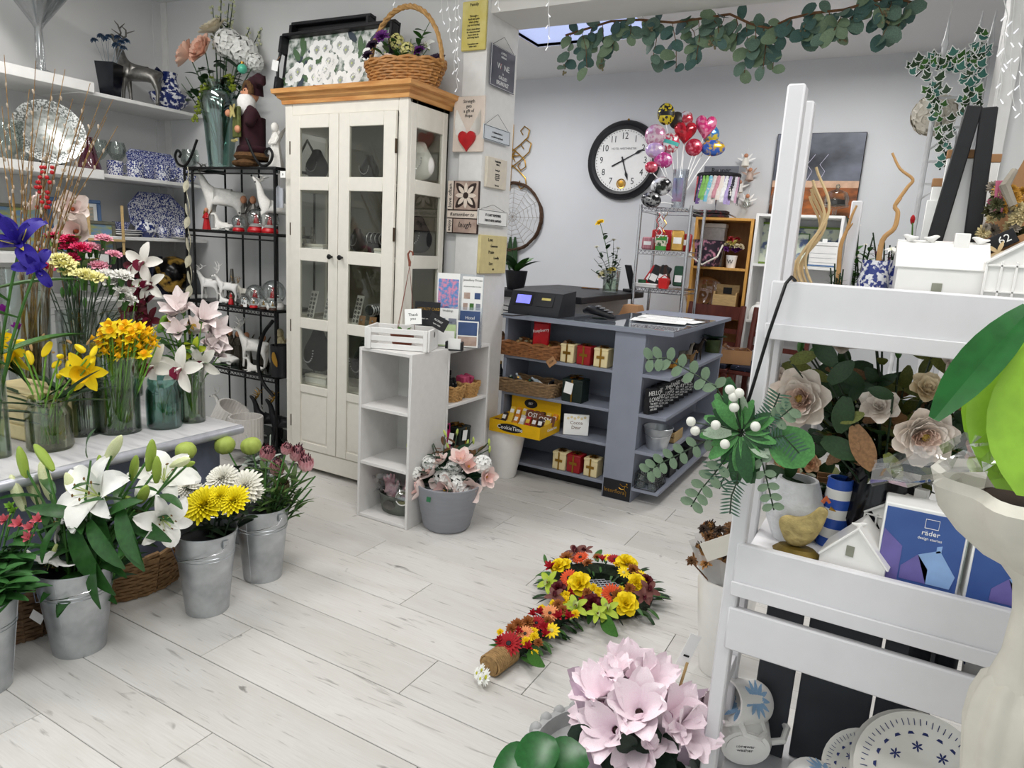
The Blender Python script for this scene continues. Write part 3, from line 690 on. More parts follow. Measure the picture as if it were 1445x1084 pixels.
P8 = P7+V((-.02,.22,0)); r = rad(P8,25); vase('clear glass vase of pink carnations behind the narcissus',P8,[(r,0),(r,rad(P8,130))],GLASS,rad(P8,70))
P9 = P8+V((-.02,.22,0)); vase('clear glass vase of burgundy orchids behind the narcissus',P9,[(r,0),(r,rad(P9,120))],GLASS,rad(P9,70))
# flowers ---------------------------------------------------------------------------
YEL = PET('daffodil','#fbd90e',.1); YEO = PET('narcissus_cup','#fbbd12',.1); YELN = PET('narcissus','#fde01c',.1); SHE = pm('papery_sheath','#9a7d52',.8,var=.2)
dafm = daffodil(YEL,PET('trumpet','#f9c904',.1)); lstrap = leaf(MIDG,.09,-.25,.3,.8); lstrapd = leaf(DKGREEN,.08,-.2,.3,.8)
for i,(x,y,r,dd) in enumerate([(16,497,34,0),(120,524,31,0),(-6,480,26,.03)]):
    h = hd(P1,x,y,dd); cut('daffodil','open yellow trumpet daffodil drooping over the mason jar','daffodils in the mason jar',P1+V((U(-.02,.02),U(-.02,.02),.015)),h,dafm,rad(h,r),V((.5,-.6,-.05)) if i else V((.2,-.7,-.4)),GR_STEM,.0035,((lstrapd,.3,.0,2),))
db = bud(YEL,.34)
for x,y,r in [(42,505,15),(66,493,15),(80,514,13),(97,516,14),(83,531,11),(113,492,15),(132,496,12),(131,508,10),(85,503,11),(28,483,14)]:
    h = hd(P1,x,y,U(-.03,.03)); dv = V((U(.2,1),U(-.6,0),U(-.4,.2)))
    t = cut('daffodil','closed yellow daffodil bud above the mason jar','daffodil buds in the mason jar',P1+V((U(-.025,.025),U(-.025,.025),.015)),h,db,rad(h,r),dv,GR_STEM,.0035,((lstrapd,.28,.0,1),))
    ob('sheath',bud(SHE,.25),t,h-P1-dv.normalized()*rad(h,r)*1.0,toward(dv),rad(h,r*.55))
npm = daffodil(YELN,YEO,6)
for k in range(46):
    x,y = 178+47*math.sqrt((k+.5)/46)*math.cos(k*2.4),481+25*math.sqrt((k+.5)/46)*math.sin(k*2.4)
    if k > 42: x,y = 190+5*(k-42),502+k % 3*3
    dd = -.03+.07*(k % 5)/5; h = hd(P4,x,y,dd)
    cut('narcissus','small yellow narcissus with a golden cup in the cylinder vase','narcissus in the cylinder vase',P4+V((U(-.045,.045),U(-.045,.045),.015)),h,npm,rad(h,U(10,13)),V((U(-.5,.6),-.6,U(.2,1.1))),GR_STEM,.0036,(),None,(0,0,0))
ORW = PET('orchid_white','#efece4',.05); LIPM = PET('orchid_lip','#7c1838',.3); ORG = PET('orchid_green','#b9c832',.1); ORB = PET('orchid_burgundy','#571321',.3); MAG = PET('lip_pink','#d9a7b4')
ow = orchid(ORW,LIPM,MAG)
for i,(x,y,r,P,sp) in enumerate([(216,519,33,P5,0),(256,522,32,P5,.3),(287,512,26,P6,-.4),(203,372,28,P9,.2),(212,402,24,P9,-.6),(176,415,20,P9,.5)]):
    h = hd(P,x,y,-.03); cut('orchid','white cymbidium orchid with a burgundy lip by the jars' if i < 3 else 'white cymbidium orchid above the burgundy orchids','white orchids on the flower table' if i < 3 else 'white orchids behind the narcissus',P+V((U(-.02,.02),0,.015)),h,ow,rad(h,r*1.08),V((.35,-.9,U(-.1,.3))),GR_STEM,.003,(),sp)
h = hd(P6,276,494,-.02); cut('orchid','lime green cymbidium orchid above the turquoise jar',None,P6+V((0,0,.015)),h,orchid(ORG,ORW,LIPM),rad(h,19),V((.3,-.9,.2)),GR_STEM,.003,(),.2)
obm = orchid(ORB,LIPM,ORB)
for x,y,r in [(190,378,16),(200,408,21),(193,432,22),(207,428,18),(184,446,19),(212,452,16)]:
    h = hd(P9,x,y,-.01); cut('orchid','dark burgundy cymbidium orchid behind the yellow narcissus','burgundy orchids',P9+V((U(-.02,.02),0,.015)),h,obm,rad(h,r*1.25),V((U(-.2,.5),-.9,U(0,.4))),GR_STEM,.003,(),U(-.5,.5))
CPK,CLP,CCR,CWH = PET('carnation_pink','#e2336a',.2),PET('carnation_pale','#eda6b8',.12),PET('carnation_cream','#efe9a4',.08),PET('carnation_white','#f2f0ea',.04)
cleaf = leaf(STEMD,.1,-.6,.2,.9)
CARN = [(CPK,'bright pink',[(84,338,14),(103,352,15),(97,341,13),(114,352,13),(62,383,16),(104,366,12),(75,335,11),(50,360,13)]),(CLP,'pale pink',[(127,350,11),(146,339,11),(117,355,10),(161,361,10),(140,378,13),(136,352,10)]),
        (CCR,'cream',[(91,377,17),(85,367,13),(118,391,16),(133,395,15),(98,386,13)]),(CWH,'white',[(150,390,13),(172,392,14),(158,401,13),(178,424,13),(173,412,11),(119,372,10)])]
for pc,nm,L in CARN:
    cm = carnation(pc,MIDG)
    for x,y,r in L:
        P = P8 if nm != 'cream' else P3; h = hd(P,x,y,U(-.05,.03))
        cut('carnation',nm+' carnation with a ruffled head on a dark stem',nm+' carnations',P+V((U(-.03,.03),U(-.03,.03),.015)),h,cm,rad(h,r*1.25),None,STEMD,.0025,((cleaf,.09,.2,3),))
for k in range(7):
    h = hd(P3,U(80,160),U(395,440),.02); cut('carnation_bud','green carnation bud among the carnation stems','carnation buds',P3+V((U(-.03,.03),U(-.03,.03),.015)),h,bud(MIDG,.35),rad(h,8),None,STEMD,.002,((cleaf,.1,.1,4),),cat='bud',blname='bud')
ALW = PET('alstroemeria','#f5efeb',.04,'#f1e0e2'); ALS = PET('alstroemeria_salmon','#d4707a',.2); cup = cupflower(ALW,MIDG); alf = leaf(MIDG,.22,-.5,.1,.8)
for x,y,r in [(258,440,34),(285,452,32),(298,468,30),(306,488,26),(252,470,26),(272,472,28),(290,486,22),(308,503,18),(245,446,26)]:
    h = hd(P6,x,y,U(-.03,.06)); cut('alstroemeria','white and pink alstroemeria bloom above the small glass vase','alstroemeria in the glass vase',P6+V((U(-.015,.015),U(-.015,.015),.015)),h,cup,rad(h,r),V((U(.2,.9),U(-.6,0),U(.2,.7))),GR_STEM,.003,((alf,.11,.5,3),))
ORT = PET('tulip_bud','#d9862f',.2,'#9aa84a')
for x,y,r,m in [(241,456,14,ORT),(259,459,14,ORT),(271,464,13,ORT),(241,437,15,LITEG),(231,453,14,LITEG),(228,462,14,LITEG)]:
    h = hd(P6,x,y,.03); cut('tulip','closed tulip bud tinged orange and green','tulip buds on the flower table',P6+V((U(-.012,.012),U(-.012,.012),.015)),h,bud(m,.36),rad(h,r),V((.8,-.2,.6)),GR_STEM,.0035,((alf,.15,.4,2),),blname='bud')
IRB = PET('iris','#2a1a8c',.25); im = iris(IRB,PET('iris_blaze','#e9d65a'))
for x,y,r,dv,lb_ in [(28,345,50,(.5,-.6,.6),'large deep blue iris before the willow branches'),(-14,322,46,(.1,-.7,.6),'deep blue iris leaning away from the willow branches'),(52,378,30,(.7,-.5,.2),'smaller deep blue iris below the large one')]:
    h = hd(P2,x,y,-.12); cut('iris',lb_,'blue irises',P2+V((U(-.008,.008),0,.015)),h,im,rad(h,r),V(dv),MIDG,.005,((leaf(MIDG,.12,-.3,.3,.9),.34,.35,2),))
ANP = PET('anemone','#8a1a8e',.25)
for x,y,r in [(8,444,16),(27,464,11)]:
    h = hd(P2,x,y,-.05); cut('anemone','purple anemone with frilly green collar below the irises','purple anemones',P2+V((U(-.01,.01),0,.015)),h,anemone(ANP,INK),rad(h,r),V((.2,-.5,.8)),STEMG,.003,((leaf(LITEG,.3,-.4,.2,.9),.04,.8,5),))
MGW = PET('magnolia_white','#e9ddd6',.06); mw = magnolia(MGW,PET('magnolia_inner','#e6d2cc',.06),PET('magnolia_heart','#a5522f'))
for x,y,r,dv in [(103,297,26,(.7,-.4,.3)),(112,328,30,(.5,-.8,.2)),(62,292,24,(-.3,-.7,.6))]:
    h = hd(P8,x,y,.05); cut('magnolia','large white silk magnolia bloom among the willow branches','white magnolias',P8+V((0,0,.02)),h,mw,rad(h,r),V(dv),TWIG,.004,((leaf(LITEG,.5,-.3,.1,.5),.13,.75,2),))
# pussy willow branches, catkins joined per branch
CAT = pm('catkin','#b9aa98',.9,var=.15); WIL = pm('willow_bark','#8f6f38',.6,var=.35,scale=30,col2='#5f4322')
tops = [(8,78),(52,86),(40,126),(77,97),(93,98),(127,117),(105,140),(160,140),(166,178),(142,140),(120,150),(20,160),(60,150),(2,150),(85,160),(135,170),(110,190),(28,210),(70,190),(98,180),(-10,130),(150,165),(46,180),(116,165)]
for i,(x,y) in enumerate(tops):
    top = hd(P7,x,y,U(-.08,.1)); base = P7+V((U(-.05,.05),U(-.05,.05),.02)); t = thing('willow_branch','thin brown pussy willow branch with silvery catkins','branch',base,0,'pussy willow branches'); L = top-base
    pts = [L*(k/7)+V((-L.x,-L.y,0))*.22*math.sin(PI*k/7)+V((U(-.006,.006),U(-.006,.006),0)) for k in range(8)]
    MB().tube(pts,[.0042-.0004*k for k in range(8)],5).build('stem',WIL,t); c = MB()
    for k in range(9):
        f = .42+.55*k/9; j = min(6,int(f*7)); p = pts[j].lerp(pts[j+1],f*7-j)+V((U(-.006,.006),U(-.006,.006),0)); c.ball((0,0,0),(.0045,.0045,.011),6,5,TQ(p,toward((U(-.3,.3),U(-.3,.3),1))))
    c.build('catkins',CAT,t)['kind'] = 'stuff'
for i in range(3):
    h = hd(P7,60+5*i,240+6*i,-.05); t = cut('berry_branch','thin branch with bright red berries among the willow','red berry branches',P7+V((U(-.02,.02),0,.02)),h,None,0,None,TWIG,.0025,cat='branch')
    b = MB()
    for k in range(9): q = hd(P7,56+U(-5,16),243+7*k,-.05)-P7; b.ball(q,.009,7,5)
    b.build('berries',RED,t)['kind'] = 'stuff'
# cream keepsake drawers behind the mason jar
q = TP(20,630)+V((-.12,.12,0)); t = thing('keepsake_box','cream wooden box with carved drawers behind the mason jar','box',q,.1)
cm = pm('cream_wood','#c9bb8e',.6,var=.08); MB().bbox((-.14,-.08,0),(.17,.08,.2),.006).build('body',cm,t)
for z in (.012,.075,.138): MB().bbox((-.12,-.088,z),(.15,-.08,z+.052),.006).build('drawer',cm,t)
# ---------------------------------------------------------------- buckets
GALV = pm('galvanised_steel','#a9adb1',.38,metal=.85,var=.14,scale=14,col2='#c9cdd0',bump=.02)
def bucket(label,p,r0,r1,h,group='galvanised flower buckets',seam=.9):
    t = thing('flower_bucket',label,'bucket',p,0,group); g = lambda f: r0+(r1-r0)*f
    pr = [(.001,.004),(r0-.004,.004),(r0,0),(r0+.001,.006)]
    for f in (.1,.3,.5,.68): pr.append((g(f),h*f))
    for f in (.71,.75): pr += [(g(f),h*(f-.006)),(g(f)+.0025,h*f),(g(f),h*(f+.006))]
    pr += [(g(1),h-.004),(g(1)+.004,h-.002),(g(1)+.003,h+.002),(g(1)-.002,h)]
    pr += [(g(.9)-.002,h*.9),(g(.05)-.002,.01),(.001,.01)]
    MB().lathe(pr,36).build('body',GALV,t); a = seam
    MB().tube([(g(0)*math.cos(a),g(0)*math.sin(a),.003),(g(.98)*math.cos(a),g(.98)*math.sin(a),h*.98)],.0018,5).build('seam',GALV,t)
    for s in (-1,1):
        x = V((s*(r1+.002),0,h-.03)); MB().cbox(x,(.006,.022,.03)).build('ear',GALV,t)
    MB().tube([(-(r1+.006),0,h-.03),(-(r1+.02),-.03,h-.045),(-r1*.8,-r1*.75,h-.06),(0,-r1*1.06,h-.085),(r1*.8,-r1*.75,h-.06),(r1+.02,-.03,h-.045),(r1+.006,0,h-.03)],.0018,5).build('handle',CHROME,t)
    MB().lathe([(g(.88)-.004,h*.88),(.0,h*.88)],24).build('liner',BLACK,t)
    return t
FA,FB,FC,FD = at(113,912,Z=.0005),at(293,858,Z=.0005),at(371,812,Z=.0005),at(-22,970,Z=.0005)
bucket('galvanised bucket holding the white lilies',FA,.078,.115,.30,seam=-1.0); bucket('galvanised bucket holding yellow and white chrysanthemums',FB,.075,.108,.315,seam=-2.3); bucket('galvanised bucket holding pink proteas',FC,.075,.105,.31,seam=-1.35); bucket('galvanised bucket holding alstroemeria leaves',FD,.07,.105,.29)
SPB = at(330,790,Z=.0005)+V((-.12,.18,0)); bucket('galvanised bucket half hidden behind the protea bucket',SPB,.07,.1,.28)
LIW = PET('lily_white','#f4f3ee',.03); LIG = PET('lily_throat','#c7d48a',.1); LBD = PET('lily_bud','#c9d08a',.1,'#eef0cf'); LBG = PET('lily_bud_green','#93ab45',.15); ANT = PET('anther','#6b4a1c')
lm = lily(LIW,LIG,ANT); lleaf = leaf(pm('lily_leaf','#2c5526',.35,var=.25,scale=12),.26,-.8,.1,.8,7); lb,lbg = bud(LBD,.27),bud(LBG,.27)
lb0 = FA+V((0,0,.28))
def lilystem(px,py,kind,r,dv,dd=0,lab=None):
    h = hd(FA,px,py,dd); base = FA+V((U(-.05,.05),U(-.05,.05),.02))
    if kind == 0: t = cut('lily',lab,'open white lilies',base,h,lm,rad(h,r),V(dv),MIDG,.005,((lleaf,.15,.45,6),))
    else: t = cut('lily',('plump cream lily bud' if kind == 1 else 'slim fresh green lily bud')+(' hanging down over the bucket' if dv[2] < 0 else ' pointing up on a leafy stem' if dv[2] > .8 else ' turned sideways on a leafy stem'),'lily buds in the bucket',base,h,lb if kind == 1 else lbg,rad(h,r),V(dv),MIDG,.0045,((lleaf,.14,.5,4),),blname='bud')
for a in [(140,700,0,50,(.15,-.75,.55),-.05,'large open white lily facing the aisle'),(228,733,0,36,(.95,-.25,.1),-.02,'open white lily leaning toward the yellow chrysanthemums'),(232,680,0,42,(.5,-.4,.8),.08,'open white lily standing behind the lily buds'),(76,778,0,32,(.0,-.5,-1),-.1,'white lily hanging head down over the bucket rim'),(105,735,0,34,(-.5,-.6,.3),.0,'open white lily half hidden among the lily leaves')]: lilystem(*a)
for x,y,r,dv,k in [(32,654,25,(-.3,0,1),2),(62,646,25,(-.75,-.1,.7),2),(25,696,28,(-.35,-.1,1),1),(46,689,28,(-.3,-.1,1),1),(65,679,29,(-.4,0,1),1),(103,693,29,(-.15,-.2,1),1),(141,658,17,(0,0,1),2),(160,634,29,(.75,.1,1),1),
       (212,643,26,(.25,0,1),2),(189,661,22,(.35,0,1),2),(221,663,23,(.25,-.1,1),2),(254,653,24,(.95,0,.45),1),(202,698,27,(.7,-.2,.7),2),(118,716,22,(.5,-.5,.4),1),(180,704,18,(.8,-.3,.2),2),(78,806,24,(.05,-.2,-1),1),(111,804,29,(.35,-.3,-1),1),(266,655,15,(.8,0,.3),2)]:
    lilystem(x,y,k,r,dv,U(-.06,.05))
for px,py,qx,qy in [(110,740,122,860),(160,740,205,800),(90,740,60,790),(150,760,125,865),(180,730,185,800),(140,740,158,815),(125,720,122,800),(100,745,92,830),(128,650,112,620),(170,735,200,720),(120,735,40,740),(190,720,196,810)]:
    a,b_ = hd(FA,px,py,-.08),hd(FA,qx,qy,-.16); t = cut('lily_foliage','long dark green lily leaf hanging over the bucket','hanging lily leaves',FA+V((U(-.04,.04),U(-.04,.04),.02)),a,None,0,None,MIDG,.004,cat='leaf')
    ob('leaf',lleaf,t,a-FA,lq(b_-a+V((0,0,(b_-a).length*.35)),(U(-.3,.3),-.8,.6)),(b_-a).length*1.1)
# alstroemeria at the edge
asf = cupflower(ALS,MIDG); asl = leaf(pm('alstro_leaf','#3a6a34',.45,var=.2),.42,-.7,.1,.6)
for x,y,r in [(28,741,14),(44,746,12),(42,760,12),(55,735,12),(20,722,10),(8,735,12),(16,716,10)]:
    h = hd(FD,x,y,.05); cut('alstroemeria','salmon pink alstroemeria bloom beside the lilies','salmon alstroemeria',FD+V((U(-.03,.03),U(-.03,.03),.02)),h,asf if y > 725 else cupflower(LITEG,MIDG),rad(h,r),V((.4,-.5,.6)),MIDG,.003,((asl,.085,.45,7),))
for k in range(14):
    x,y = U(-5,60),U(765,845); h = hd(FD,x,y,U(-.08,.05)); t = cut('alstroemeria_foliage','leafy alstroemeria stem spilling over the bucket','leafy alstroemeria stems',FD+V((U(-.03,.03),U(-.03,.03),.02)),h,None,0,None,MIDG,.003,((asl,.085,.6,5),),side=V((.0,0,.1)),cat='leaf')
# chrysanthemums
MY,MW = mum(PET('mum_yellow','#fde81c',.1),120,.26),mum(PET('mum_white','#f6f4ea',.04),120,.26); ml = leaf(STEMD,.45,-.4,.1,.4)
for i,(x,y,r,m) in enumerate([(292,717,29,MY),(332,710,23,MY),(312,704,18,MY),(316,679,22,MW),(347,692,27,MW),(360,698,15,MW),(266,690,17,MW),(277,698,15,MW),(284,708,14,MW)]):
    h = hd(FB,x,y,-.02+.1*(m is MW)); c = 'yellow' if m is MY else 'white'
    cut('chrysanthemum',c+' shaggy chrysanthemum head rising from its bucket',c+' chrysanthemums',FB+V((U(-.03,.03),U(-.03,.03),.02)),h,m,rad(h,r*1.15),V((.15,-.6,.75)),STEMD,.004,((ml,.07,.55,6),))
# proteas, poppies, dusty miller
PRP = PET('protea_pink','#e28a9c',.25,'#f8d0d3'); PRT = PET('protea_tip','#4a1a2a',.3); PRC = PET('protea_cream','#d9cf9c',.2); pl = leaf(pm('protea_leaf','#4f6b35',.5,var=.2),.2,-.3,.12,.6)
for x,y,r,m in [(377,641,20,0),(391,661,20,0),(419,641,20,0),(432,655,20,0),(404,634,15,0),(398,686,19,1)]:
    h = hd(FC,x,y,U(-.03,.05)); cut('protea','pink pincushion-topped protea with dark tips' if not m else 'cream protea with a blackish crown','pink proteas' if not m else None,FC+V((U(-.03,.03),U(-.03,.03),.02)),h,protea(PRP,PRT) if not m else protea(PRC,PRT),rad(h,r),V((U(0,.6),-.3,.8)),MIDG,.005,((pl,.1,.5,12),))
for x,y in [(435,665),(445,672),(425,690),(415,705),(440,690)]:
    h = hd(FC,x,y,0); cut('protea_foliage','narrow green protea leaves fanning over the bucket','protea foliage',FC+V((U(-.02,.02),U(-.02,.02),.02)),h,None,0,None,MIDG,.004,((pl,.1,.6,6),),cat='leaf')
ppm = PET('poppy_bud','#93a840',.15,'#b9c96a')
for x,y,r,P in [(317,628,14,FC),(354,629,14,FC),(262,636,14,FB)]:
    h = hd(P,x,y,.12); b = MB(); b.lathe([(0,-1),(.7,-.7),(.92,-.4),(1,-.1),(.96,.25),(.85,.5),(.66,.66),(.45,.75),(0,.8)],54,ripple=(9,.04)); cut('green_bud','round pleated green flower bud on a bare stem','round green buds',P+V((0,.05,.02)),h,b.mesh('bud',[ppm]),rad(h,r),V((U(-.2,.2),-.2,1)),MIDG,.004,((ml,.08,.5,4),),blname='bud')
dm = leaf(pm('dusty_miller_leaf','#a9b3ab',.8,var=.1),.5,-.5,.1,.2)
for k in range(8):
    h = hd(FC,U(335,385),U(600,640),.2); cut('dusty_miller','silver grey dusty miller sprig behind the proteas','dusty miller sprigs',FC+V((U(-.03,.03),U(0,.05),.02)),h,None,0,None,pm('silver_stem','#8f9a90',.8),.003,((dm,.06,.6,10),),cat='leaf')
# wicker baskets on the floor
WICK = pm('wicker','#8a6a46',.65,var=.3,scale=50); WICKD = pm('wicker_dark','#6b523a',.65,var=.3,scale=50); WICKL = pm('wicker_light','#b98f58',.6,var=.25,scale=50)
def wicker(name,label,p,a,b_,h,flare=1.15,mat=WICK,rows=12,cat='basket',n=36,rz=0,wr=None,group=None,square=0,stakes=18,rim=True,mat2=None):
    """woven basket: each row is a wavy ring of willow round upright stakes; elliptical (a x b at the base)"""
    t = thing(name,label,cat,p,rz,group); wr = wr or h/rows*.56
    def pt(f,ang,k=0):
        e = 1+(flare-1)*f; cs,sn = math.cos(ang),math.sin(ang)
        if square: q = (abs(cs)**square+abs(sn)**square)**(-1/square); cs,sn = cs*q,sn*q
        return V((a*e*cs+k*math.cos(ang),b_*e*sn+k*math.sin(ang),h*f))
    w_ = MB()
    for r in range(rows):
        w_.tube([pt((r+.5)/rows,2*PI*i/n,wr*.55*(1 if (i+r) % 2 else -1)) for i in range(n+1)],wr,5,caps=False)
    w_.build('weave',mat,t)['kind'] = 'stuff'
    s = MB()
    for i in range(stakes): s.tube([pt(0,2*PI*i/stakes),pt(1,2*PI*i/stakes)],wr*.8,4)
    s.build('stakes',mat2 or mat,t)['kind'] = 'stuff'
    MB().prism([tuple(pt(0,2*PI*i/24)[:2]) for i in range(24)],0.0,.006).build('base',mat,t)
    if rim:
        for k in range(2): MB().tube([pt(1,2*PI*i/n)+V((0,0,wr*1.4*math.sin(i*1.1+k*PI))) + (pt(1,2*PI*i/n)*.0) for i in range(n+1)],wr*1.15,5,caps=False).build('rim',mat2 or mat,t)
    return t
BA = at(205,835,Z=.0005)+V((-.14,.02,0)); wicker('wicker_basket','brown oval wicker basket tucked between the buckets',BA,.17,.2,.16,1.2,WICK,11)
BB = at(25,905,Z=.0005)+V((-.12,.06,0)); t = wicker('wicker_basket','brown wicker basket with a price tag under the flower table',BB,.15,.15,.17,1.15,WICKD,11)
q = at(52,871,D=(BB-CAM).dot(FW)-.16)-BB; MB().box((-.022,0,-.018),(.022,.001,.018)).build('price_tag',PAPER,t,False,q,(0,.5,.4))

# ================================================================== things on the wall shelves and the iron rack
BLUW = pm('blue_white_china','#e2e3e8',.25,col2='#27357c',scale=120,thr=(.46,.52),coat=.4); BLUD = pm('blue_china_dense','#27357c',.25,col2='#c9cde0',scale=150,thr=(.5,.56),coat=.4); BLUF = pm('flow_blue_china','#e8e8ec',.22,col2='#1c2a66',scale=38,thr=(.44,.5),coat=.5)
SILV = pm('pewter','#7b7975',.35,metal=.8,var=.2,scale=20)
def mug(name,label,p,r,h,mat,rz=0,group=None,cat='mug',rot=None,ins=None):
    t = thing(name,label,cat,p,rz,group,rot)
    MB().lathe([(.001,0),(r*.86,0),(r*.95,h*.1),(r,h*.5),(r,h),(r-.004,h),(r-.005,h*.2),(r*.6,h*.07),(.001,h*.07)],24).build('body',mat,t)
    MB().tube([(r*.95,0,h*.82),(r*1.45,0,h*.85),(r*1.65,0,h*.55),(r*1.4,0,h*.25),(r*.93,0,h*.2)],r*.13,7).build('handle',mat,t); return t
def wineglass(p,r,h,label):
    t = thing('wine_glass',label,'glass',p,0,'wine glasses on the wall shelf')
    MB().lathe([(.001,0),(r*.85,.002),(r*.1,h*.04),(r*.08,h*.42),(r*.5,h*.5),(r*.95,h*.66),(r,h*.8),(r*.78,h),(r*.76,h),(r*.96,h*.8),(r*.9,h*.67),(.001,h*.48)],20).build('body',GLASS,t)
def sh(px,py,i,X=-4.47): p = at(px,py,X=X); return V((X,p.y,ZS[i]+.0006))
# martini vase
p = at(58,97,X=-4.42); p.z = 2.1906; s = mpp(p); t = thing('martini_vase','tall stemmed glass martini vase on the thick top shelf','vase',p)
MB().lathe([(.001,0),(s*26,.003),(s*6,s*8),(s*5,s*60),(s*8,s*66),(s*46,s*118),(s*44,s*118),(s*7,s*70),(.001,s*66)],28).build('body',thin_glass('smoky_glass','#f1f3f4',.3),t)
# black vase with blue dried flowers
p = sh(156,132,0); s = mpp(p); t = thing('black_vase','tapered square black vase on the top wall shelf','vase',p,.5)
b = MB(); b.box((-s*10,-s*10,0),(s*10,s*10,s*4)); b.v = []; b.f = []; b.m = []
b.add([(-s*9,-s*9,0),(s*9,-s*9,0),(s*9,s*9,0),(-s*9,s*9,0),(-s*13,-s*13,s*47),(s*13,-s*13,s*47),(s*13,s*13,s*47),(-s*13,s*13,s*47),(-s*11,-s*11,s*47),(s*11,-s*11,s*47),(s*11,s*11,s*47),(-s*11,s*11,s*47),(-s*8,-s*8,s*4),(s*8,-s*8,s*4),(s*8,s*8,s*4),(-s*8,s*8,s*4)],
    [(3,2,1,0)]+[(i,(i+1) % 4,4+(i+1) % 4,4+i) for i in range(4)]+[(4+i,4+(i+1) % 4,8+(i+1) % 4,8+i) for i in range(4)]+[(8+i,8+(i+1) % 4,12+(i+1) % 4,12+i) for i in range(4)]+[(12,13,14,15)])
b.build('body',pm('black_glaze','#0e0f16',.15,var=.1),t)
DB = PET('dried_blue','#3d5878',.25); pv = p
for x,y in [(133,57),(142,51),(153,52),(166,53),(163,64),(171,60),(178,58),(174,68),(149,55)]:
    h = hd(pv,x,y,U(-.03,.03)); cut('dried_flower','dusty blue dried flower head on a wire stem in the black vase','blue dried flowers',pv+V((U(-.008,.008),U(-.008,.008),s*6)),h,mum(DB,40,.4,0,1.3),rad(h,6),V((U(-.4,.4),-.2,1)),pm('wire_stem','#7d8790',.5),.0012)
# deer figures ---------------------------------------------------------------------
def deer(name,label,p,h,rz,mat,pose='stand',ant=None,group=None,eyes=True,amat=None,cat='figurine'):
    """deer facing +X; h = height to the crown of the head. One skinned body, antlers as a part"""
    t = thing(name,label,cat,p,rz,group,None,h)
    if pose == 'stand': J = [(0,0,.56,.135),(.2,0,.57,.14),(-.2,0,.58,.13),(.3,0,.7,.085),(.36,0,.84,.06),(.42,0,.93,.062),(.54,0,.9,.04),(.58,0,.885,.026)]; lift = (.0,.0)
    elif pose == 'up': J = [(0,0,.5,.13),(.17,0,.53,.14),(-.2,0,.5,.12),(.27,0,.68,.09),(.3,0,.84,.065),(.33,0,.95,.055),(.4,0,1.04,.04),(.43,0,1.08,.026)]
    else: J = [(0,0,.24,.19),(.3,0,.26,.2),(-.34,0,.22,.2),(.42,0,.48,.11),(.48,0,.72,.08),(.55,0,.85,.085),(.72,0,.8,.055),(.78,0,.785,.035)]
    E_ = [(0,1),(0,2),(1,3),(3,4),(4,5),(5,6),(6,7)]
    def leg(at_,pts):
        k = at_
        for q in pts: J.append(q); E_.append((k,len(J)-1)); k = len(J)-1
    if pose == 'lie':
        for s in (-1,1): leg(1,[(.42,s*.16,.12,.07),(.22,s*.18,.05,.045),(.5,s*.2,.035,.03)] if s > 0 else [(.45,s*.14,.12,.07),(.62,s*.15,.06,.04),(.8,s*.12,.04,.03)]); leg(2,[(-.3,s*.2,.14,.1),(-.12,s*.24,.06,.05),(-.34,s*.26,.035,.032)])
    else:
        q = .0
        for s in (-1,1): leg(1,[(.22,s*.085,.4,.055),(.215+.02*s,s*.085,.2,.03),(.22+.03*s,s*.085,.012,.028)]); leg(2,[(-.24,s*.085,.42,.07),(-.28-.02*s,s*.085,.22,.034),(-.25-.03*s,s*.085,.012,.028)])
    leg(2,[(-.36 if pose != 'lie' else -.55,0,.6 if pose == 'stand' else (.52 if pose == 'up' else .28),.03)])
    key = ('deer',pose,mat.name)
    if key not in FL: FL[key] = skinmesh('body',J,E_,mat,2)
    ob('body',FL[key],t); hx,hz = J[5][0],J[5][2]
    e = MB()
    for s in (-1,1): petal(e,.14,.07,s*PI/2,.4,-.2,.3,.03,0,2,3,.6,0,TR((hx-.03,0,hz+.03)))
    e.build('ears',mat,t)['kind'] = 'stuff'
    if eyes:
        e = MB()
        for s in (-1,1): e.ball((hx+.055,s*.05,hz+.015),.014,6,5)
        e.ball((J[7][0]+.02,0,J[7][2]),.02,6,5); e.build('eyes_and_nose',INK,t)['kind'] = 'stuff'
    if ant:
        a = MB()
        for s in (-1,1):
            a.tube([(hx-.03,s*.035,hz+.04),(hx-.1,s*.1,hz+ant*.45),(hx-.08,s*.16,hz+ant*.8),(hx-.02,s*.13,hz+ant)],[.018,.016,.013,.006],5)
            a.tube([(hx-.08,s*.08,hz+ant*.35),(hx+.04,s*.1,hz+ant*.6)],[.014,.005],5); a.tube([(hx-.1,s*.14,hz+ant*.65),(hx-.2,s*.2,hz+ant*.85)],[.013,.005],5)
        a.build('antlers',amat or mat,t)['kind'] = 'stuff'
    return t
p = sh(199,137,0); s = mpp(p); t = deer('metal_deer','pewter grey stag with its head thrown back on the top wall shelf',p,s*84,-2.5,SILV,'up',.3,eyes=False)
MB().box((-.05,0,-.08),(.05,.004,.08)).build('price_tag',PAPER,t,False,(.42,-.06,.95),(0,0,2.5))
p = sh(240,144,0,-4.44); s = mpp(p); t = thing('wash_bowl','blue and white wash bowl under the pitcher','bowl',p)
MB().lathe([(.001,0),(s*14,0),(s*15,s*3),(s*24,s*12),(s*27,s*21),(s*25,s*21),(s*22,s*13),(s*13,s*4),(.001,s*4)],28).build('body',BLUF,t)
t = thing('pitcher','blue and white china pitcher standing in its bowl','pitcher',p+V((0,0,s*4.2))); MB().lathe([(.001,0),(s*9,0),(s*14,s*6),(s*17,s*16),(s*14,s*26),(s*10,s*35),(s*9,s*40),(s*11,s*46),(s*9.5,s*46),(s*8,s*40),(s*9,s*34),(.001,s*20)],28,ripple=(8,.03)).build('body',BLUF,t)
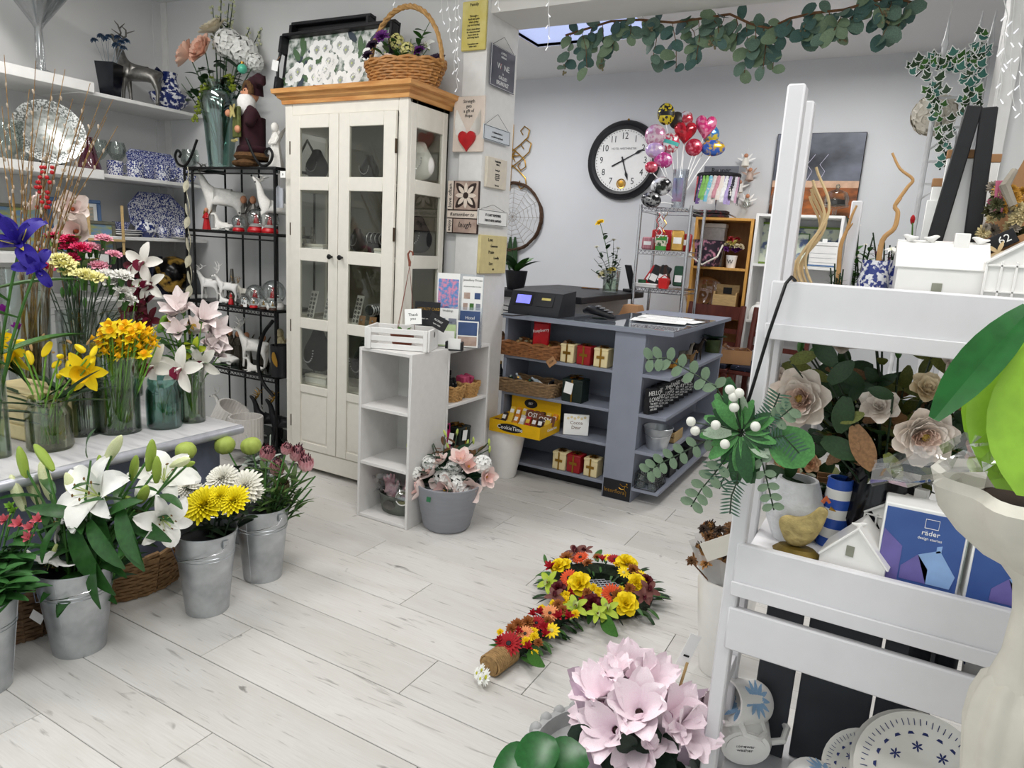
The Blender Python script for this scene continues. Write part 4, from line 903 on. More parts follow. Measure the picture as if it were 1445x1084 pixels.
MB().tube([(0,-s*10,s*42),(0,-s*18,s*48),(0,-s*23,s*40),(0,-s*22,s*28),(0,-s*15,s*20)],s*2.2,7).build('handle',pm('navy_glaze','#10183a',.2),t)
# glass plate on stand + others on the near shelf
def plate(name,label,c,r,d,mat,cat='plate',rim=.25,oct_=0,sq=None,group=None,mat2=None,thick=1):
    """plate centred at c facing d"""
    t = thing(name,label,cat,c,0,group,toward(d)); pr = [(.001,0),(r*.6,0),(r*.68,r*.05),(r,r*.13),(r,r*.16),(r*.67,r*.09),(r*.58,r*.03),(.001,r*.03)]
    n = 8 if oct_ else 36; b = MB(); b.lathe(pr,n,sq=sq)
    if mat2:
        for i in range(len(b.f)): b.m[i] = 1 if (i//n in (4,)) else 0
    b.build('body',[mat,mat2] if mat2 else mat,t); return t
def easel(parent_lab,p,s):
    t = thing('plate_stand',parent_lab,'stand',p); 
    for k in (-1,1): MB().tube([(.06,k*s*14,s*9),(.055,k*s*14,s*3),(.0,k*s*14,.004),(-.05,k*s*12,.004),(-.02,k*s*6,s*38)],.004,6).build('wire',BLKM,t)
    MB().tube([(-.02,-s*6,s*38),(-.02,s*6,s*38)],.004,6).build('crossbar',BLKM,t)
p = at(68,238,X=-4.45); p.z = 1.7006; s = mpp(p); c = p+V((.035,0,s*43)); plate('glass_plate','silvery cut glass plate with a diamond rim propped on the shelf',c,s*44,(.95,-.35,.25),pm('mercury_glass','#b9bdb9',.3,metal=.5,col2='#8f948f',scale=40,thr=(.45,.6)),mat2=pm('diamond_glass','#d5d7d5',.3,metal=.4,col2='#6d726e',scale=95,thr=(.45,.55)))
easel('black wire plate stand under the glass plate',p+V((-.02,0,0)),s)
p = at(12,232,X=-4.5); p.z = 1.7006; s = mpp(p); t = thing('glass_vase','squat clear glass vase beside the cut glass plate','vase',p); MB().lathe([(.001,0),(s*22,0),(s*26,s*20),(s*20,s*45),(s*23,s*55),(s*22,s*55),(s*19,s*44),(s*24,s*20),(.001,s*3)],24).build('body',GLASS,t)
p = at(127,240,X=-4.4); p.z = 1.7006; s = mpp(p); t = thing('pink_bottle','cone-shaped raspberry pink glass bottle at the shelf end','bottle',p); MB().lathe([(.001,0),(s*14,0),(s*14.5,s*4),(s*9,s*24),(s*5,s*40),(s*5.4,s*44),(s*3.6,s*44),(s*3.6,s*40),(.001,s*20)],20).build('body',thin_glass('pink_glass','#d08aa8',.35),t)
# blue china
p = sh(163,246,1); s = mpp(p); mug('blue_mug','blue floral mug standing alone beside the wine glasses',p,s*10.5,s*21,BLUW,1.2,'blue mugs')
for x,l in ((191,'blue floral mug before the left end of the blue tray'),(229,'blue floral mug before the middle of the blue tray'),(257,'blue floral mug before the right end of the blue tray')):
    p = sh(x,250,1,-4.40); mug('blue_mug',l,p,s*11,s*22,BLUW,.9,'blue mugs')
p = sh(216,245,1,-4.5); t = thing('blue_tray','rectangular blue patterned tray leaning behind the mugs','tray',p+V((.02,0,.004)),0,None,(0,-.25,0)); w_,hh = s*38,s*42
b = MB(); b.prism([(-w_+.03,0),(w_-.03,0),(w_,.03),(w_,hh-.03),(w_-.03,hh),(-w_+.03,hh),(-w_,hh-.03),(-w_,.03)],0,.012,Matrix(((0,0,1,0),(1,0,0,0),(0,1,0,0),(0,0,0,1)))); b.build('body',BLUD,t)
MB().tube([(.012,-w_+.01,.03),(.012,-w_+.01,hh-.03),(.012,-w_+.03,hh-.01),(.012,w_-.03,hh-.01),(.012,w_-.01,hh-.03),(.012,w_-.01,.03),(.012,w_-.03,.01),(.012,-w_+.03,.01),(.012,-w_+.01,.03)],.007,6).build('rim',BLUD,t)
for x,X,l in ((141,-4.55,'clear wine glass beside the pink bottle'),(166,-4.6,'clear wine glass behind the lone blue mug'),(268,-4.5,'clear wine glass next to the end mug'),(283,-4.45,'clear wine glass at the wall behind the iron rack')):
    p = sh(x,235,1,X); wineglass(p,mpp(p)*12,mpp(p)*48,l)
p = sh(223,333,2,-4.55); s = mpp(p); t = thing('octagonal_platter','large octagonal blue and white platter standing on the shelf','platter',p+V((.03,0,0)),0,None,(0,-.22,0)); w_,hh = s*41,s*60; P8_ = [(-w_+.09,0),(w_-.09,0),(w_,.09),(w_,hh-.09),(w_-.09,hh),(-w_+.09,hh),(-w_,hh-.09),(-w_,.09)]
M8 = Matrix(((0,0,1,0),(1,0,0,0),(0,1,0,0),(0,0,0,1))); MB().prism(P8_,0,.012,M8).build('body',BLUW,t); MB().tube([M8 @ V((x,y,.012)) for x,y in P8_+P8_[:1]],.008,6).build('rim',BLUD,t)
p = sh(172,328,2,-4.45)
for k in range(3):
    q = plate('side_plate','blue-rimmed side plate in the small stack beside the platter',p+V((0,0,.012*k)),s*24,(0,0,1),CERAM,'plate',mat2=BLUW,group='stacked side plates')
t = thing('small_bowl','blue and white bowl sitting on the stacked side plates','bowl',p+V((0,0,.036))); MB().lathe([(.001,0),(s*6,0),(s*7,s*2),(s*11,s*11),(s*10,s*11),(s*6,s*3),(.001,s*3)],20).build('body',BLUD,t)
for x,X,l in ((206,-4.4,'round blue and white sugar bowl before the platter'),(229,-4.4,'small blue and white cup before the platter'),(252,-4.42,'blue and white cream cup at the right of the platter')):
    p = sh(x,333,2,X); k = 1 if x == 206 else .75; t = thing('china_pot',l,'pot',p,0,'small china before the platter'); MB().lathe([(.001,0),(s*8*k,0),(s*13*k,s*8*k),(s*12*k,s*16*k),(s*8*k,s*20*k),(s*9*k,s*23*k),(s*7.5*k,s*22*k),(.001,s*10*k)],20).build('body',BLUF if k == 1 else BLUW,t); MB().tube([(0,s*11*k,s*17*k),(0,s*18*k,s*14*k),(0,s*12*k,s*7*k)],s*1.6,6).build('handle',BLUF,t)
p = sh(255,332,2,-4.36); plate('dessert_plate','white dessert plate with blue rim at the shelf end',p,s*16,(0,0,1),CERAM,mat2=BLUW)
# framed pictures
LAND = pm('landscape_print','#d9b79a',.6,col2='#7f9a9a',scale=9,stretch=(1,1,3),thr=(.4,.62)); SEA = pm('coast_print','#5f7d9a',.6,col2='#8a8f52',scale=14,stretch=(1,1,2.5),thr=(.4,.6))
def picture(name,label,c,w_,h_,fw,fm,pmat,rz,tilt=-.12,mount=0):
    t = thing(name,label,'picture',c,rz,None,(tilt,0,rz)); 
    for a,b_ in (((-w_/2,0,0),(w_/2,.02,fw)),((-w_/2,0,h_-fw),(w_/2,.02,h_)),((-w_/2,0,fw),(-w_/2+fw,.02,h_-fw)),((w_/2-fw,0,fw),(w_/2,.02,h_-fw))): MB().bbox(a,b_,.003).build('frame_bar',fm,t)
    MB().box((-w_/2+fw,.012,fw),(w_/2-fw,.016,h_-fw)).build('mount',PAPER,t,False)
    m = mount; MB().box((-w_/2+fw+m,.010,fw+m),(w_/2-fw-m,.0118,h_-fw-m)).build('print',pmat,t,False); return t
BFR = pm('blue_frame','#4a6b96',.5)
q = at(110,345,X=-4.5); q.z = 1.201; picture('framed_print','blue-framed landscape print behind the willow branches',q,.28,.33,.022,BFR,LAND,1.15,-.15,.02)
q = at(139,352,X=-4.4); q.z = 1.201; picture('framed_print','small dark-framed coast print beside the easel leg',q,.2,.2,.02,pm('olive_frame','#59594c',.5),SEA,1.1,-.1,.0)
q = at(25,330,X=-4.5); q.z = 1.201; picture('framed_print','dark-framed landscape print at the willow vase',q,.3,.27,.02,pm('olive_frame','#59594c',.5),SEA,1.1,-.1)
q = at(150,375,X=-4.32); t = thing('wooden_easel','slim pale wooden easel at the shelf end','easel',V((-4.30,q.y,1.2006)),1.1); WOODL = pm('pale_wood','#b79a6a',.6,var=.15,stretch=(1,1,4))
for x in (-.09,.09): MB().bbox((x-.008,-.006,0),(x+.008,.006,.3),.002).build('leg',WOODL,t)
MB().bbox((-.1,-.02,.08),(.1,-.006,.095),.002).build('ledge',WOODL,t)
# dark things on the lowest wall shelf
p = sh(247,428,3,-4.36); s = mpp(p); t = thing('gold_globe','dark globe with worn gold continents','ornament',p); GLB = pm('globe_gold','#0d0c0c',.2,metal=.6,col2='#b08c3e',scale=9,thr=(.5,.58)); MB().ball((0,0,s*28),s*26,24,16).build('sphere',GLB,t); MB().lathe([(.001,0),(s*10,0),(s*9,s*2),(s*3,s*4),(.001,s*4)],16).build('foot',BLKM,t)
p = sh(178,420,3,-4.6); t = thing('round_clock','round dark mantel clock with a slatted face','clock',p,0,None,(0,0,1.2)); MB().lathe([(.001,0),(.105,0),(.105,.04),(.09,.045),(.085,.03),(.001,.03)],30,TR((0,0,.2),(PI/2,0,0))).build('case',pm('charcoal','#3c3c3e',.5),t)
for k in range(5): MB().box((-.05+.022*k,-.034,.15),(-.04+.022*k,-.03,.25)).build('slat',INK,t,False)
MB().bbox((-.05,-.05,0),(.05,.0,.1),.004).build('foot',pm('charcoal','#3c3c3e',.5),t)
NAVY = pm('navy_cloth','#151b33',.6,var=.2)
for x,X,w_,h_,d_,l,rz in ((208,-4.6,.2,.25,.12,'dark navy gift box standing at the back of the lowest wall shelf',.9),(228,-4.45,.13,.19,.1,'slim navy box leaning before the gift box',1.2),(272,-4.42,.11,.15,.1,'smoky grey glass box behind the gold globe',1.0)):
    p = sh(x,425,3,X); t = thing('gift_box',l,'box',p,rz); m = NAVY if x < 260 else pm('smoke_grey','#5d6266',.3); MB().bbox((-w_/2,-d_/2,0),(w_/2,d_/2,h_*.75),.004).build('box',m,t); MB().bbox((-w_/2-.003,-d_/2-.003,h_*.75),(w_/2+.003,d_/2+.003,h_),.004).build('lid',m,t)
# ================================================================== iron rack
def sr(px,py,i,Y=3.0): p = at(px,py,Y=Y); return V((p.x,Y,WZ[i]+.0115))
# glass vase with silk arrangement (one fixed arrangement)
p = sr(312,232,0,3.03); s = mpp(p); GV = thin_glass('sea_glass','#d3e6e1',.35); pv = p
t = thing('floor_vase','tall pale green faceted glass vase on top of the iron rack','vase',p); MB().lathe([(.001,0),(s*17,0),(s*17,s*4),(s*22,s*60),(s*27,s*88),(s*24,s*100),(s*15,s*106),(s*20,s*116),(s*19,s*116),(s*13,s*106),(s*22,s*99),(s*25,s*88),(s*20,s*60),(s*15,s*5),(.001,s*5)],10).build('body',GV,t)
PEA,PEC,HYD = PET('peony_peach','#ecc2ad',.08),PET('peony_cream','#eadfc6',.06),PET('hydrangea_white','#eeeeea',.04)
def silk(name,label,group,x,y,me,r,dv,dd=0,leaves=()): h = hd(pv,x,y,dd); return cut(name,label,group,pv+V((U(-.01,.01),U(-.01,.01),s*8)),h,me,rad(h,r),V(dv),DKGREEN,.004,leaves)
dl = leaf(DKGREEN,.5,-.5,.1,.5)
for x,y,r,dv in [(268,80,22,(-.6,-.6,.4)),(290,74,24,(-.1,-.9,.4))]: silk('silk_peony','peach silk peony in the tall green glass vase','peach peonies',x,y,garden_rose(PEA,PET('peony_inner','#dca48c',.1),PEC),r,dv,-.06,((dl,.09,.8,3),))
silk('silk_peony','cream silk peony above the peach peonies',None,304,46,garden_rose(PEC,PET('peony_cream_inner','#e6d8ba',.06),PEC),22,(-.1,-.6,.8),0)
for x,y,r,dv in [(322,62,24,(0,-.8,.5)),(343,72,24,(.4,-.7,.4)),(360,88,15,(.8,-.4,.2))]: silk('silk_hydrangea','white silk hydrangea in the tall green glass vase','white hydrangeas',x,y,hydrangea(HYD),r,dv,-.03,((dl,.1,.75,3),))
BLS = PET('blossom','#d5d8b0',.1)
for (x,y) in [(300,8),(312,-5),(323,5),(330,-6),(373,32),(352,40)]:
    h = hd(pv,x,y,.03); t = cut('blossom_branch','green blossom twig rising above the silk flowers','blossom twigs',pv+V((0,0,s*8)),h,None,0,None,STEMD,.003,((leaf(DKGREEN,.4,-.3,.1,.7),.035,.75,8),),cat='branch'); L = h-pv-V((0,0,s*8)); b = MB()
    for k in range(14): f = .74+.27*k/14; b.ball(L*f+V((U(-.015,.015),U(-.015,.015),U(-.01,.01))),.009,6,4)
    b.build('blossoms',BLS,t)['kind'] = 'stuff'
BER = pm('green_berry','#6d7a22',.4,var=.3)
for x0,y0,x1,y1,n in [(292,115,274,172,60),(300,110,285,140,40),(322,105,330,128,34)]:
    h = hd(pv,x0,y0,-.1); t = cut('berry_spray','hanging spray of small green berries over the glass vase','green berry sprays',pv+V((0,0,s*8)),h,None,0,None,STEMD,.003,cat='berries'); b = MB(); e = hd(pv,x1,y1,-.13)
    for k in range(n): f = k/n; q = h.lerp(e,f)-t.location; a,rr = k*2.4,s*9*(1-.4*f)*math.sqrt(((k*7) % 10)/10); b.ball(q+V((rr*math.cos(a),rr*math.sin(a)*.6,U(-.01,.01))),.0085,6,4)
    b.build('berries',BER,t)['kind'] = 'stuff'
for x,y in [(262,108),(256,118),(330,92),(300,100),(318,95),(350,105),(280,95)]:
    h = hd(pv,x,y,-.08); cut('silk_foliage','dark green silk leaves under the hydrangeas','silk leaf stems',pv+V((0,0,s*8)),h,None,0,None,DKGREEN,.003,((dl,.08,.7,6),),cat='leaf')
h = hd(pv,342,97,-.13); t = thing('bottle_ornament','mint green glass bauble hung in the silk flowers','ornament',h); MB().ball((0,0,0),s*6.5,14,10).build('bauble',pm('mint_glass','#5cc2a2',.15),t); MB().lathe([(.001,s*6),(s*2.5,s*6),(s*2.5,s*9),(.001,s*9)],10).build('cap',GOLD,t)
# bearded woodland figure
p = sr(357,234,0,2.97); s = mpp(p); t = thing('santa_figure','bearded woodland santa doll in a maroon hooded coat','figurine',p,-.35)
MAR = pm('maroon_velvet','#2c0c16',.9,var=.25); FUR = pm('brown_fur','#5a3f24',.95,var=.35,scale=70,bump=.6); SKIN = pm('doll_skin','#c98d6b',.55,var=.08); BRD = pm('white_beard','#e6e4e1',.95,var=.06,bump=.4,scale=60); OLV = pm('olive_brocade','#59602e',.6,var=.35,scale=60)
ob('coat',skinmesh('coat',[(0,0,s*48,s*19),(0,0,s*28,s*24),(0,0,s*15,s*23),(0,0,s*72,s*15),(0,0,s*86,s*8),(s*20,-s*6,s*72,s*8),(s*22,-s*14,s*52,s*7.5),(-s*18,-s*8,s*72,s*8),(-s*26,-s*18,s*74,s*7.5),(-s*6,-s*4,s*8,s*8),(s*8,-s*3,s*8,s*8)],[(0,1),(1,2),(0,3),(3,4),(3,5),(5,6),(3,7),(7,8),(2,9),(2,10)],MAR,2),t)
MB().ball((0,-s*2,s*97),(s*11,s*11,s*12),16,12).build('head',SKIN,t); b = MB(); b.ball((0,-s*13,s*98),(s*2.4,s*3,s*2.2),8,6); b.build('nose',SKIN,t)
b = MB(); [b.ball((k*s*4.4,-s*11.6,s*101),s*1.1,6,5) for k in (-1,1)]; b.build('eyes',INK,t)['kind'] = 'stuff'
MB().lathe([(.001,s*60),(s*7,s*64),(s*14,s*76),(s*15,s*88),(s*11,s*95),(.001,s*97)],14,TR((0,-s*8,0)),sq=(1,.8)).build('beard',BRD,t)
MB().tube([(0,s*2,s*99),(s*4,s*3,s*112),(s*16,s*4,s*116),(s*30,s*4,s*110),(s*34,s*4,s*118)],[s*14,s*11,s*8,s*4,s*2],12).build('hood',MAR,t); MB().tube([(s*12*math.cos(a),-s*4+s*3*math.sin(a)*0-s*2,s*99+s*13*math.sin(a)) for a in [PI*k/10-.2 for k in range(12)]],s*4,8).build('hood_trim',FUR,t)
MB().lathe([(s*23,s*10),(s*27,s*14),(s*24,s*19)],20,sq=(1,.95)).build('hem_fur',FUR,t)
for x in (-1,1): MB().ball((x*s*10,-s*10,s*5),(s*11,s*16,s*6),14,8).build('boot',FUR,t)
MB().bbox((-s*11,-s*24,s*38),(s*11,-s*19,s*78),s*2).build('apron',OLV,t)
rb = MB(); gd = pm('pale_gold_ribbon','#c9bb7a',.4,metal=.3)
for a in (.6,2.5,3.8,5.6): petal(rb,s*13,s*8,a,.4,-.5,.1,0,0,3,4,.2,0,TR((0,-s*25,s*72),(PI/2,0,0)))
rb.build('bow',gd,t); MB().tube([(-s*9,-s*25,s*34),(0,-s*25.5,s*33),(s*9,-s*25,s*34)],s*2,6).build('apron_trim',gd,t)
b = MB(); [b.lathe([(s*(9-2.2*k),s*7*k),(s*(3-.5*k),s*(7*k+9)),(.001,s*(7*k+9))],10,TR((-s*30,-s*20,s*74),(0,-.5,0))) for k in range(4)]; b.build('little_tree',pm('frosted_tree','#2c3536',.8,var=.4),t)
for x,z in ((-s*26,s*72),(s*10,s*48)): MB().ball((x,-s*24,z),(s*6,s*4,s*5),10,8).build('hand',SKIN,t)
# angels
def angel(label,p,h,mat,rz=0,group=None,wing=None,head=None,cat='figurine'):
    t = thing('angel_figurine',label,cat,p,rz,group,None,h)
    MB().lathe([(.001,0),(.2,0),(.19,.08),(.14,.35),(.11,.55),(.12,.66),(.06,.74),(.04,.78)],14,ripple=(7,.05),sq=(1,.8)).build('robe',mat,t); MB().ball((0,-.01,.87),(.085,.09,.11),12,10).build('head',head or mat,t)
    for s_ in (-1,1):
        b = MB(); petal(b,.5,.22,PI/2+s_*.9,1.0,.25,.2,.03,.45,3,6,.4,.02); b.build('wing',wing or mat,t)
        MB().tube([(s_*.11,0,.66),(s_*.13,-.08,.52),(s_*.03,-.13,.5)],[.04,.035,.025],7).build('arm',mat,t)
PLAS = pm('white_resin','#e4e2dd',.55,var=.06,scale=30,bump=.15); PLAG = pm('white_glaze','#efedea',.25,var=.03); BRNZ = pm('bronze_resin','#4b4136',.5,var=.35,scale=30)
p = sr(389,236,0,2.96); angel('white resin angel beside the bearded figure',p,mpp(p)*62,PLAS,-.2)
# tags
def tagc(x,y,Y,label,w_=9,h_=7,txt=None,cat='price tag',mat=PAPER):
    p = at(x,y,Y=Y); s = mpp(p); t = thing('price_tag',label,cat,p); MB().box((-s*w_,0,-s*h_),(s*w_,.0015,s*h_)).build('card',mat,t,False)
    if txt: text(txt,s*h_*.8,INK,t,(0,-.0004,0))
tagc(399,246,2.865,'small white price ticket on the top shelf edge of the iron rack',5,4.5,'$'); tagc(344,428,2.865,'white price ticket below the tiny snow globes',6,5,'8.50')
# snow globes
def globe(label,p,r,basem,group,fig=RED):
    t = thing('snow_globe',label,'snow globe',p,0,group); MB().lathe([(.001,0),(r*.85,0),(r*.9,r*.2),(r*.75,r*.5),(r*.6,r*.55),(.001,r*.55)],18).build('base',basem,t)
    MB().ball((0,0,r*1.35),r,18,12).build('dome',thin_glass('globe_glass','#eef2f2',.4),t); MB().lathe([(.001,r*.5),(r*.7,r*.6),(r*.5,r*.85),(.001,r*.9)],12).build('snow',PAPER,t)
    MB().lathe([(.001,r*.85),(r*.3,r*.9),(r*.2,r*1.4),(.001,r*1.5)],10).ball((0,0,r*1.6),r*.17,8,6).build('figure',fig,t)
GRN = pm('tree_green','#1f4a2b',.6); WOODD = pm('dark_wood','#3b2418',.5)
for x,y,i,r,m,l in ((323+14,334,1,9.5,RED,'small snow globe on a red base before the standing deer'),(362,335,1,14,RED,'large snow globe on a red and gold base'),(381,335,1,13,RED,'red santa snow globe beside the seated deer'),(360,424,2,13,PLAG,'snow globe with a santa and tree on a white base'),(386,427,2,17,PLAG,'largest snow globe with santa on a white base')):
    p = sr(x,y,i,2.95); globe(l,p,mpp(p)*r,m,'snow globes on the rack')
for x in (345,358,372,385):
    p = sr(x,431,2,2.885); globe('tiny snow globe on a dark or red foot along the shelf edge',p,mpp(p)*6.5,RED if x == 358 else WOODD,'tiny snow globes',GOLD)
# tier figures
p = sr(318,333,1,3.05); s = mpp(p); deer('white_deer','tall white deer with sparkling antlers on the second rack shelf',p,s*82,-2.5,PLAS,'stand',.16,amat=SILV)
p = sr(318,334,1,2.95); deer('white_fawn','small white reclining fawn below the tall white deer',p,s*26,-2.7,PLAS,'lie')
p = sr(390,334,1,3.0); deer('white_deer','white deer seated at the cabinet end of the second rack shelf',p,s*66,-2.3,PLAS,'up',.16)
p = sr(292,332,1,2.95); angel('little cherub in a red dress with golden wings',p,s*30,RED,.2,None,GOLD,SKIN)
for k,(x,y) in enumerate(((345,333),(358,333))): p = sr(x,y,1,3.1); angel('silver cherub sitting behind the snow globes',p,s*50,SILV,.3*k,'silver cherubs',None,SKIN)
p = at(394,279,Y=2.93); t = thing('hanging_lantern','pale grey lantern-shaped plaque hanging from the top rack shelf','plaque',p); s = mpp(p); MB().prism([(-s*9,-s*14),(s*9,-s*14),(s*9,s*13),(s*4,s*13),(0,s*17),(-s*4,s*13),(-s*9,s*13)],0,.008,TR((0,0,0),(PI/2,0,0))).build('panel',pm('pale_grey','#b6bac2',.5),t); MB().tube([(0,0,s*17),(0,0,s*34)],.001,4).build('string',TWIG,t)
p = sr(297,425,2,2.98); s = mpp(p); deer('white_deer','glossy white deer with a red scarf at the rack post',p,s*42,-2.7,PLAG,'stand',.22)
p = sr(322,427,2,3.0); deer('white_deer','glossy white reindeer with tall antlers on the third rack shelf',p,s*38,-2.5,PLAG,'stand',.5)
p = sr(318,430,2,2.92); deer('white_fawn','flat white reclining deer at the third shelf edge',p,s*15,-2.8,PLAG,'lie',.3)
for k,(x,l) in enumerate(((338,'little cream deer with gold antlers left of the globe'),(346,'little cream deer with gold antlers nearest the small globe'))): p = sr(x,424,2,3.1); deer('cream_deer',l,p,s*26,-2.6,CREAM,'stand',.4,amat=GOLD)
p = sr(328,424,2,3.08); t = thing('silver_tree','small silver glitter tree on the third rack shelf','ornament',p); [MB().lathe([(s*(9-2*k),s*(4+9*k)),(s*2,s*(17+9*k)),(.001,s*(17+9*k))],9).build('tier',SILV,t) for k in range(4)]; MB().lathe([(s*4,0),(s*2,s*1),(s*2,s*6),(.001,s*6)],8).build('stand',SILV,t)
p = sr(326,430,2,2.9); t = thing('tiny_santa','tiny santa figure at the third shelf edge','figurine',p); MB().lathe([(.001,0),(s*3.5,0),(s*3,s*5),(s*1.5,s*8),(.001,s*8)],10).build('coat',RED,t); MB().ball((0,0,s*9.5),s*2,8,6).build('head',SKIN,t); MB().lathe([(s*2.2,s*10),(.001,s*15)],8).build('hat',RED,t)
p = sr(360,520,3,3.0); s = mpp(p); deer('white_reindeer','large white reindeer standing on the fourth rack shelf',p,s*58,-2.75,PLAS,'stand',.3)
p = sr(322,523,3,2.97); deer('white_reindeer','white reindeer lying with raised antlers on the fourth rack shelf',p,s*34,-2.9,PLAS,'lie',.35)
p = sr(361,530,3,2.91); deer('white_fawn','white fawn curled at the front of the fourth rack shelf',p,s*22,-2.7,PLAS,'lie')
for k,x in enumerate((313,326,337,349,372)): p = sr(x,512,3,3.12); angel('dark bronze angel at the back of the fourth rack shelf',p,s*44,BRNZ,.1*k,'bronze angels',None,SKIN)
p = sr(396,525,3,3.1); angel('cream angel behind the black pot',p,s*58,pm('cream_resin','#c9bb95',.6,var=.15),0)
p = sr(397,537,3,2.93); t = thing('black_pot','black tin pot with a gold leaf mark','pot',p); MB().lathe([(.001,0),(s*13,0),(s*14,s*42),(s*13,s*42),(s*12,s*2),(.001,s*2)],22).build('body',BLACK,t); ob('gold_leaf',leaf(GOLD,.45,-.2,.1,.6),t,(s*2,-s*14.6,s*34),lq((.2,0,-1),(0,-1,0)),s*20)
# ribbed pots and reindeer on the lowest shelf
RIB = pm('ribbed_ceramic','#dedad5',.6,var=.04)
def ribpot(label,p,r,h,rot): t = thing('ribbed_pot',label,'pot',p,0,'ribbed reindeer pots',rot); MB().lathe([(.001,0),(r*.95,0),(r,h*.1),(r,h),(r*.9,h),(r*.9,h*.2),(.001,h*.2)],90,ripple=(30,.02)).build('body',RIB,t)
p = sr(318,597,4,2.86); s = mpp(p); ribpot('white ribbed pot tipped over beside the reindeer head',p+V((-.02,0,s*10)),s*22,s*36,(0,.5,.3)); p2 = sr(347,610,4,2.8); ribpot('white ribbed pot standing at the foot of the rack',p2,s*22,s*40,(0,0,0))
p = sr(320,580,4,3.0); deer('reindeer_planter','white reindeer with tall antlers behind the tipped ribbed pot',p+V((0,0,.02)),s*44,-2.8,PLAS,'stand',.35); p = sr(352,590,4,2.98); deer('reindeer_planter','white reindeer with tall antlers behind the standing ribbed pot',p+V((0,0,.0)),s*38,.3,PLAS,'lie',.35)
for x,l in ((380,'black reindeer with gold antlers on the lowest rack shelf'),(402,'black reindeer with gold antlers close to the cabinet')):
    p = sr(x,605,4,2.98); t = deer('black_reindeer',l,p,s*58,-2.4,BLACK,'up',.3,amat=GOLD,eyes=False)
MB().box((-.06,-.15,.3),(.06,-.148,.55)).build('swing_tag',PAPER,t,False)

# ================================================================== on, in and beside the display cabinet
PRINT = pm('white_peony_print','#d5d8d5',.5,col2='#4c6152',scale=22,thr=(.42,.6)); CT = CABTOP+.0006
def tray(label,x0,x1,Y,h,tilt,pmat,rz=0):
    t = thing('floral_tray',label,'tray',((x0+x1)/2,Y,CT),0,None,(tilt,0,rz)); w_ = (x1-x0)/2
    MB().bbox((-w_,0,0),(w_,.012,h),.003).build('base',BLACK,t); MB().box((-w_+.025,-.0012,.02),(w_-.025,-.0002,h-.02)).build('print',pmat,t,False)
    for a,b_ in (((-w_,-.04,0),(w_,0,.02)),((-w_,-.04,h-.02),(w_,0,h)),((-w_,-.055,.02),(-w_+.022,0,h*.3)),((-w_,-.055,h*.68),(-w_+.022,0,h-.02)),((w_-.022,-.055,.02),(w_,0,h-.02))): MB().bbox(a,b_,.004).build('rim',BLACK,t)
    MB().tube([(-w_+.011,-.04,h*.3),(-w_+.011,-.05,h*.49),(-w_+.011,-.04,h*.68)],.009,7).build('handle',BLACK,t); return t,w_
Y0 = 3.06; xa = at(394,118,Y=Y0).x; xb = at(552,118,Y=Y0).x; T_,w_ = tray('black serving tray printed with white peonies on the cabinet',xa,xb,Y0,.36,-.17,PRINT)
fl = [garden_rose(PET('printed_white','#f4f4f2',.03),PET('printed_grey','#b4b7b5',.2),LIG),leaf(pm('printed_green','#4f6b4a',.5,var=.3),.42,-.05,.02,.6),leaf(pm('printed_slate','#38434f',.5,var=.3),.42,-.05,.02,.6)]
for k in range(64):
    x,z = -w_+.07+(2*w_-.14)*RND.random(),.075+.21*RND.random(); m = fl[0] if k % 3 == 0 else fl[1+k % 2]
    if k % 3: ob('printed_leaf',m,T_,(x,-.0022,z),lq((math.cos(k),0,math.sin(k)),(0,-1,0)),(.09,.09,.004))
    else: o = ob('printed_flower',m,T_,(x,-.0014-.0001*(k % 7),z),(PI/2,0,0),(.05+.003*(k % 5),.05+.003*(k % 5),.004))
t = thing('gift_tag','white paper tag tied to the tray handle','tag',at(389,92,Y=Y0-.07)); MB().box((-.03,0,-.03),(.02,.001,.025)).build('card',PAPER,t,False,None,(0,.25,0)); MB().tube([(0,0,.02),(.015,.02,.05)],.0012,4).build('string',KRAFT,t)
tray('black tray with a brown edge behind the peony tray',at(412,60,Y=3.16).x,at(520,60,Y=3.16).x,3.16,.44,-.1,BLACK,.04)
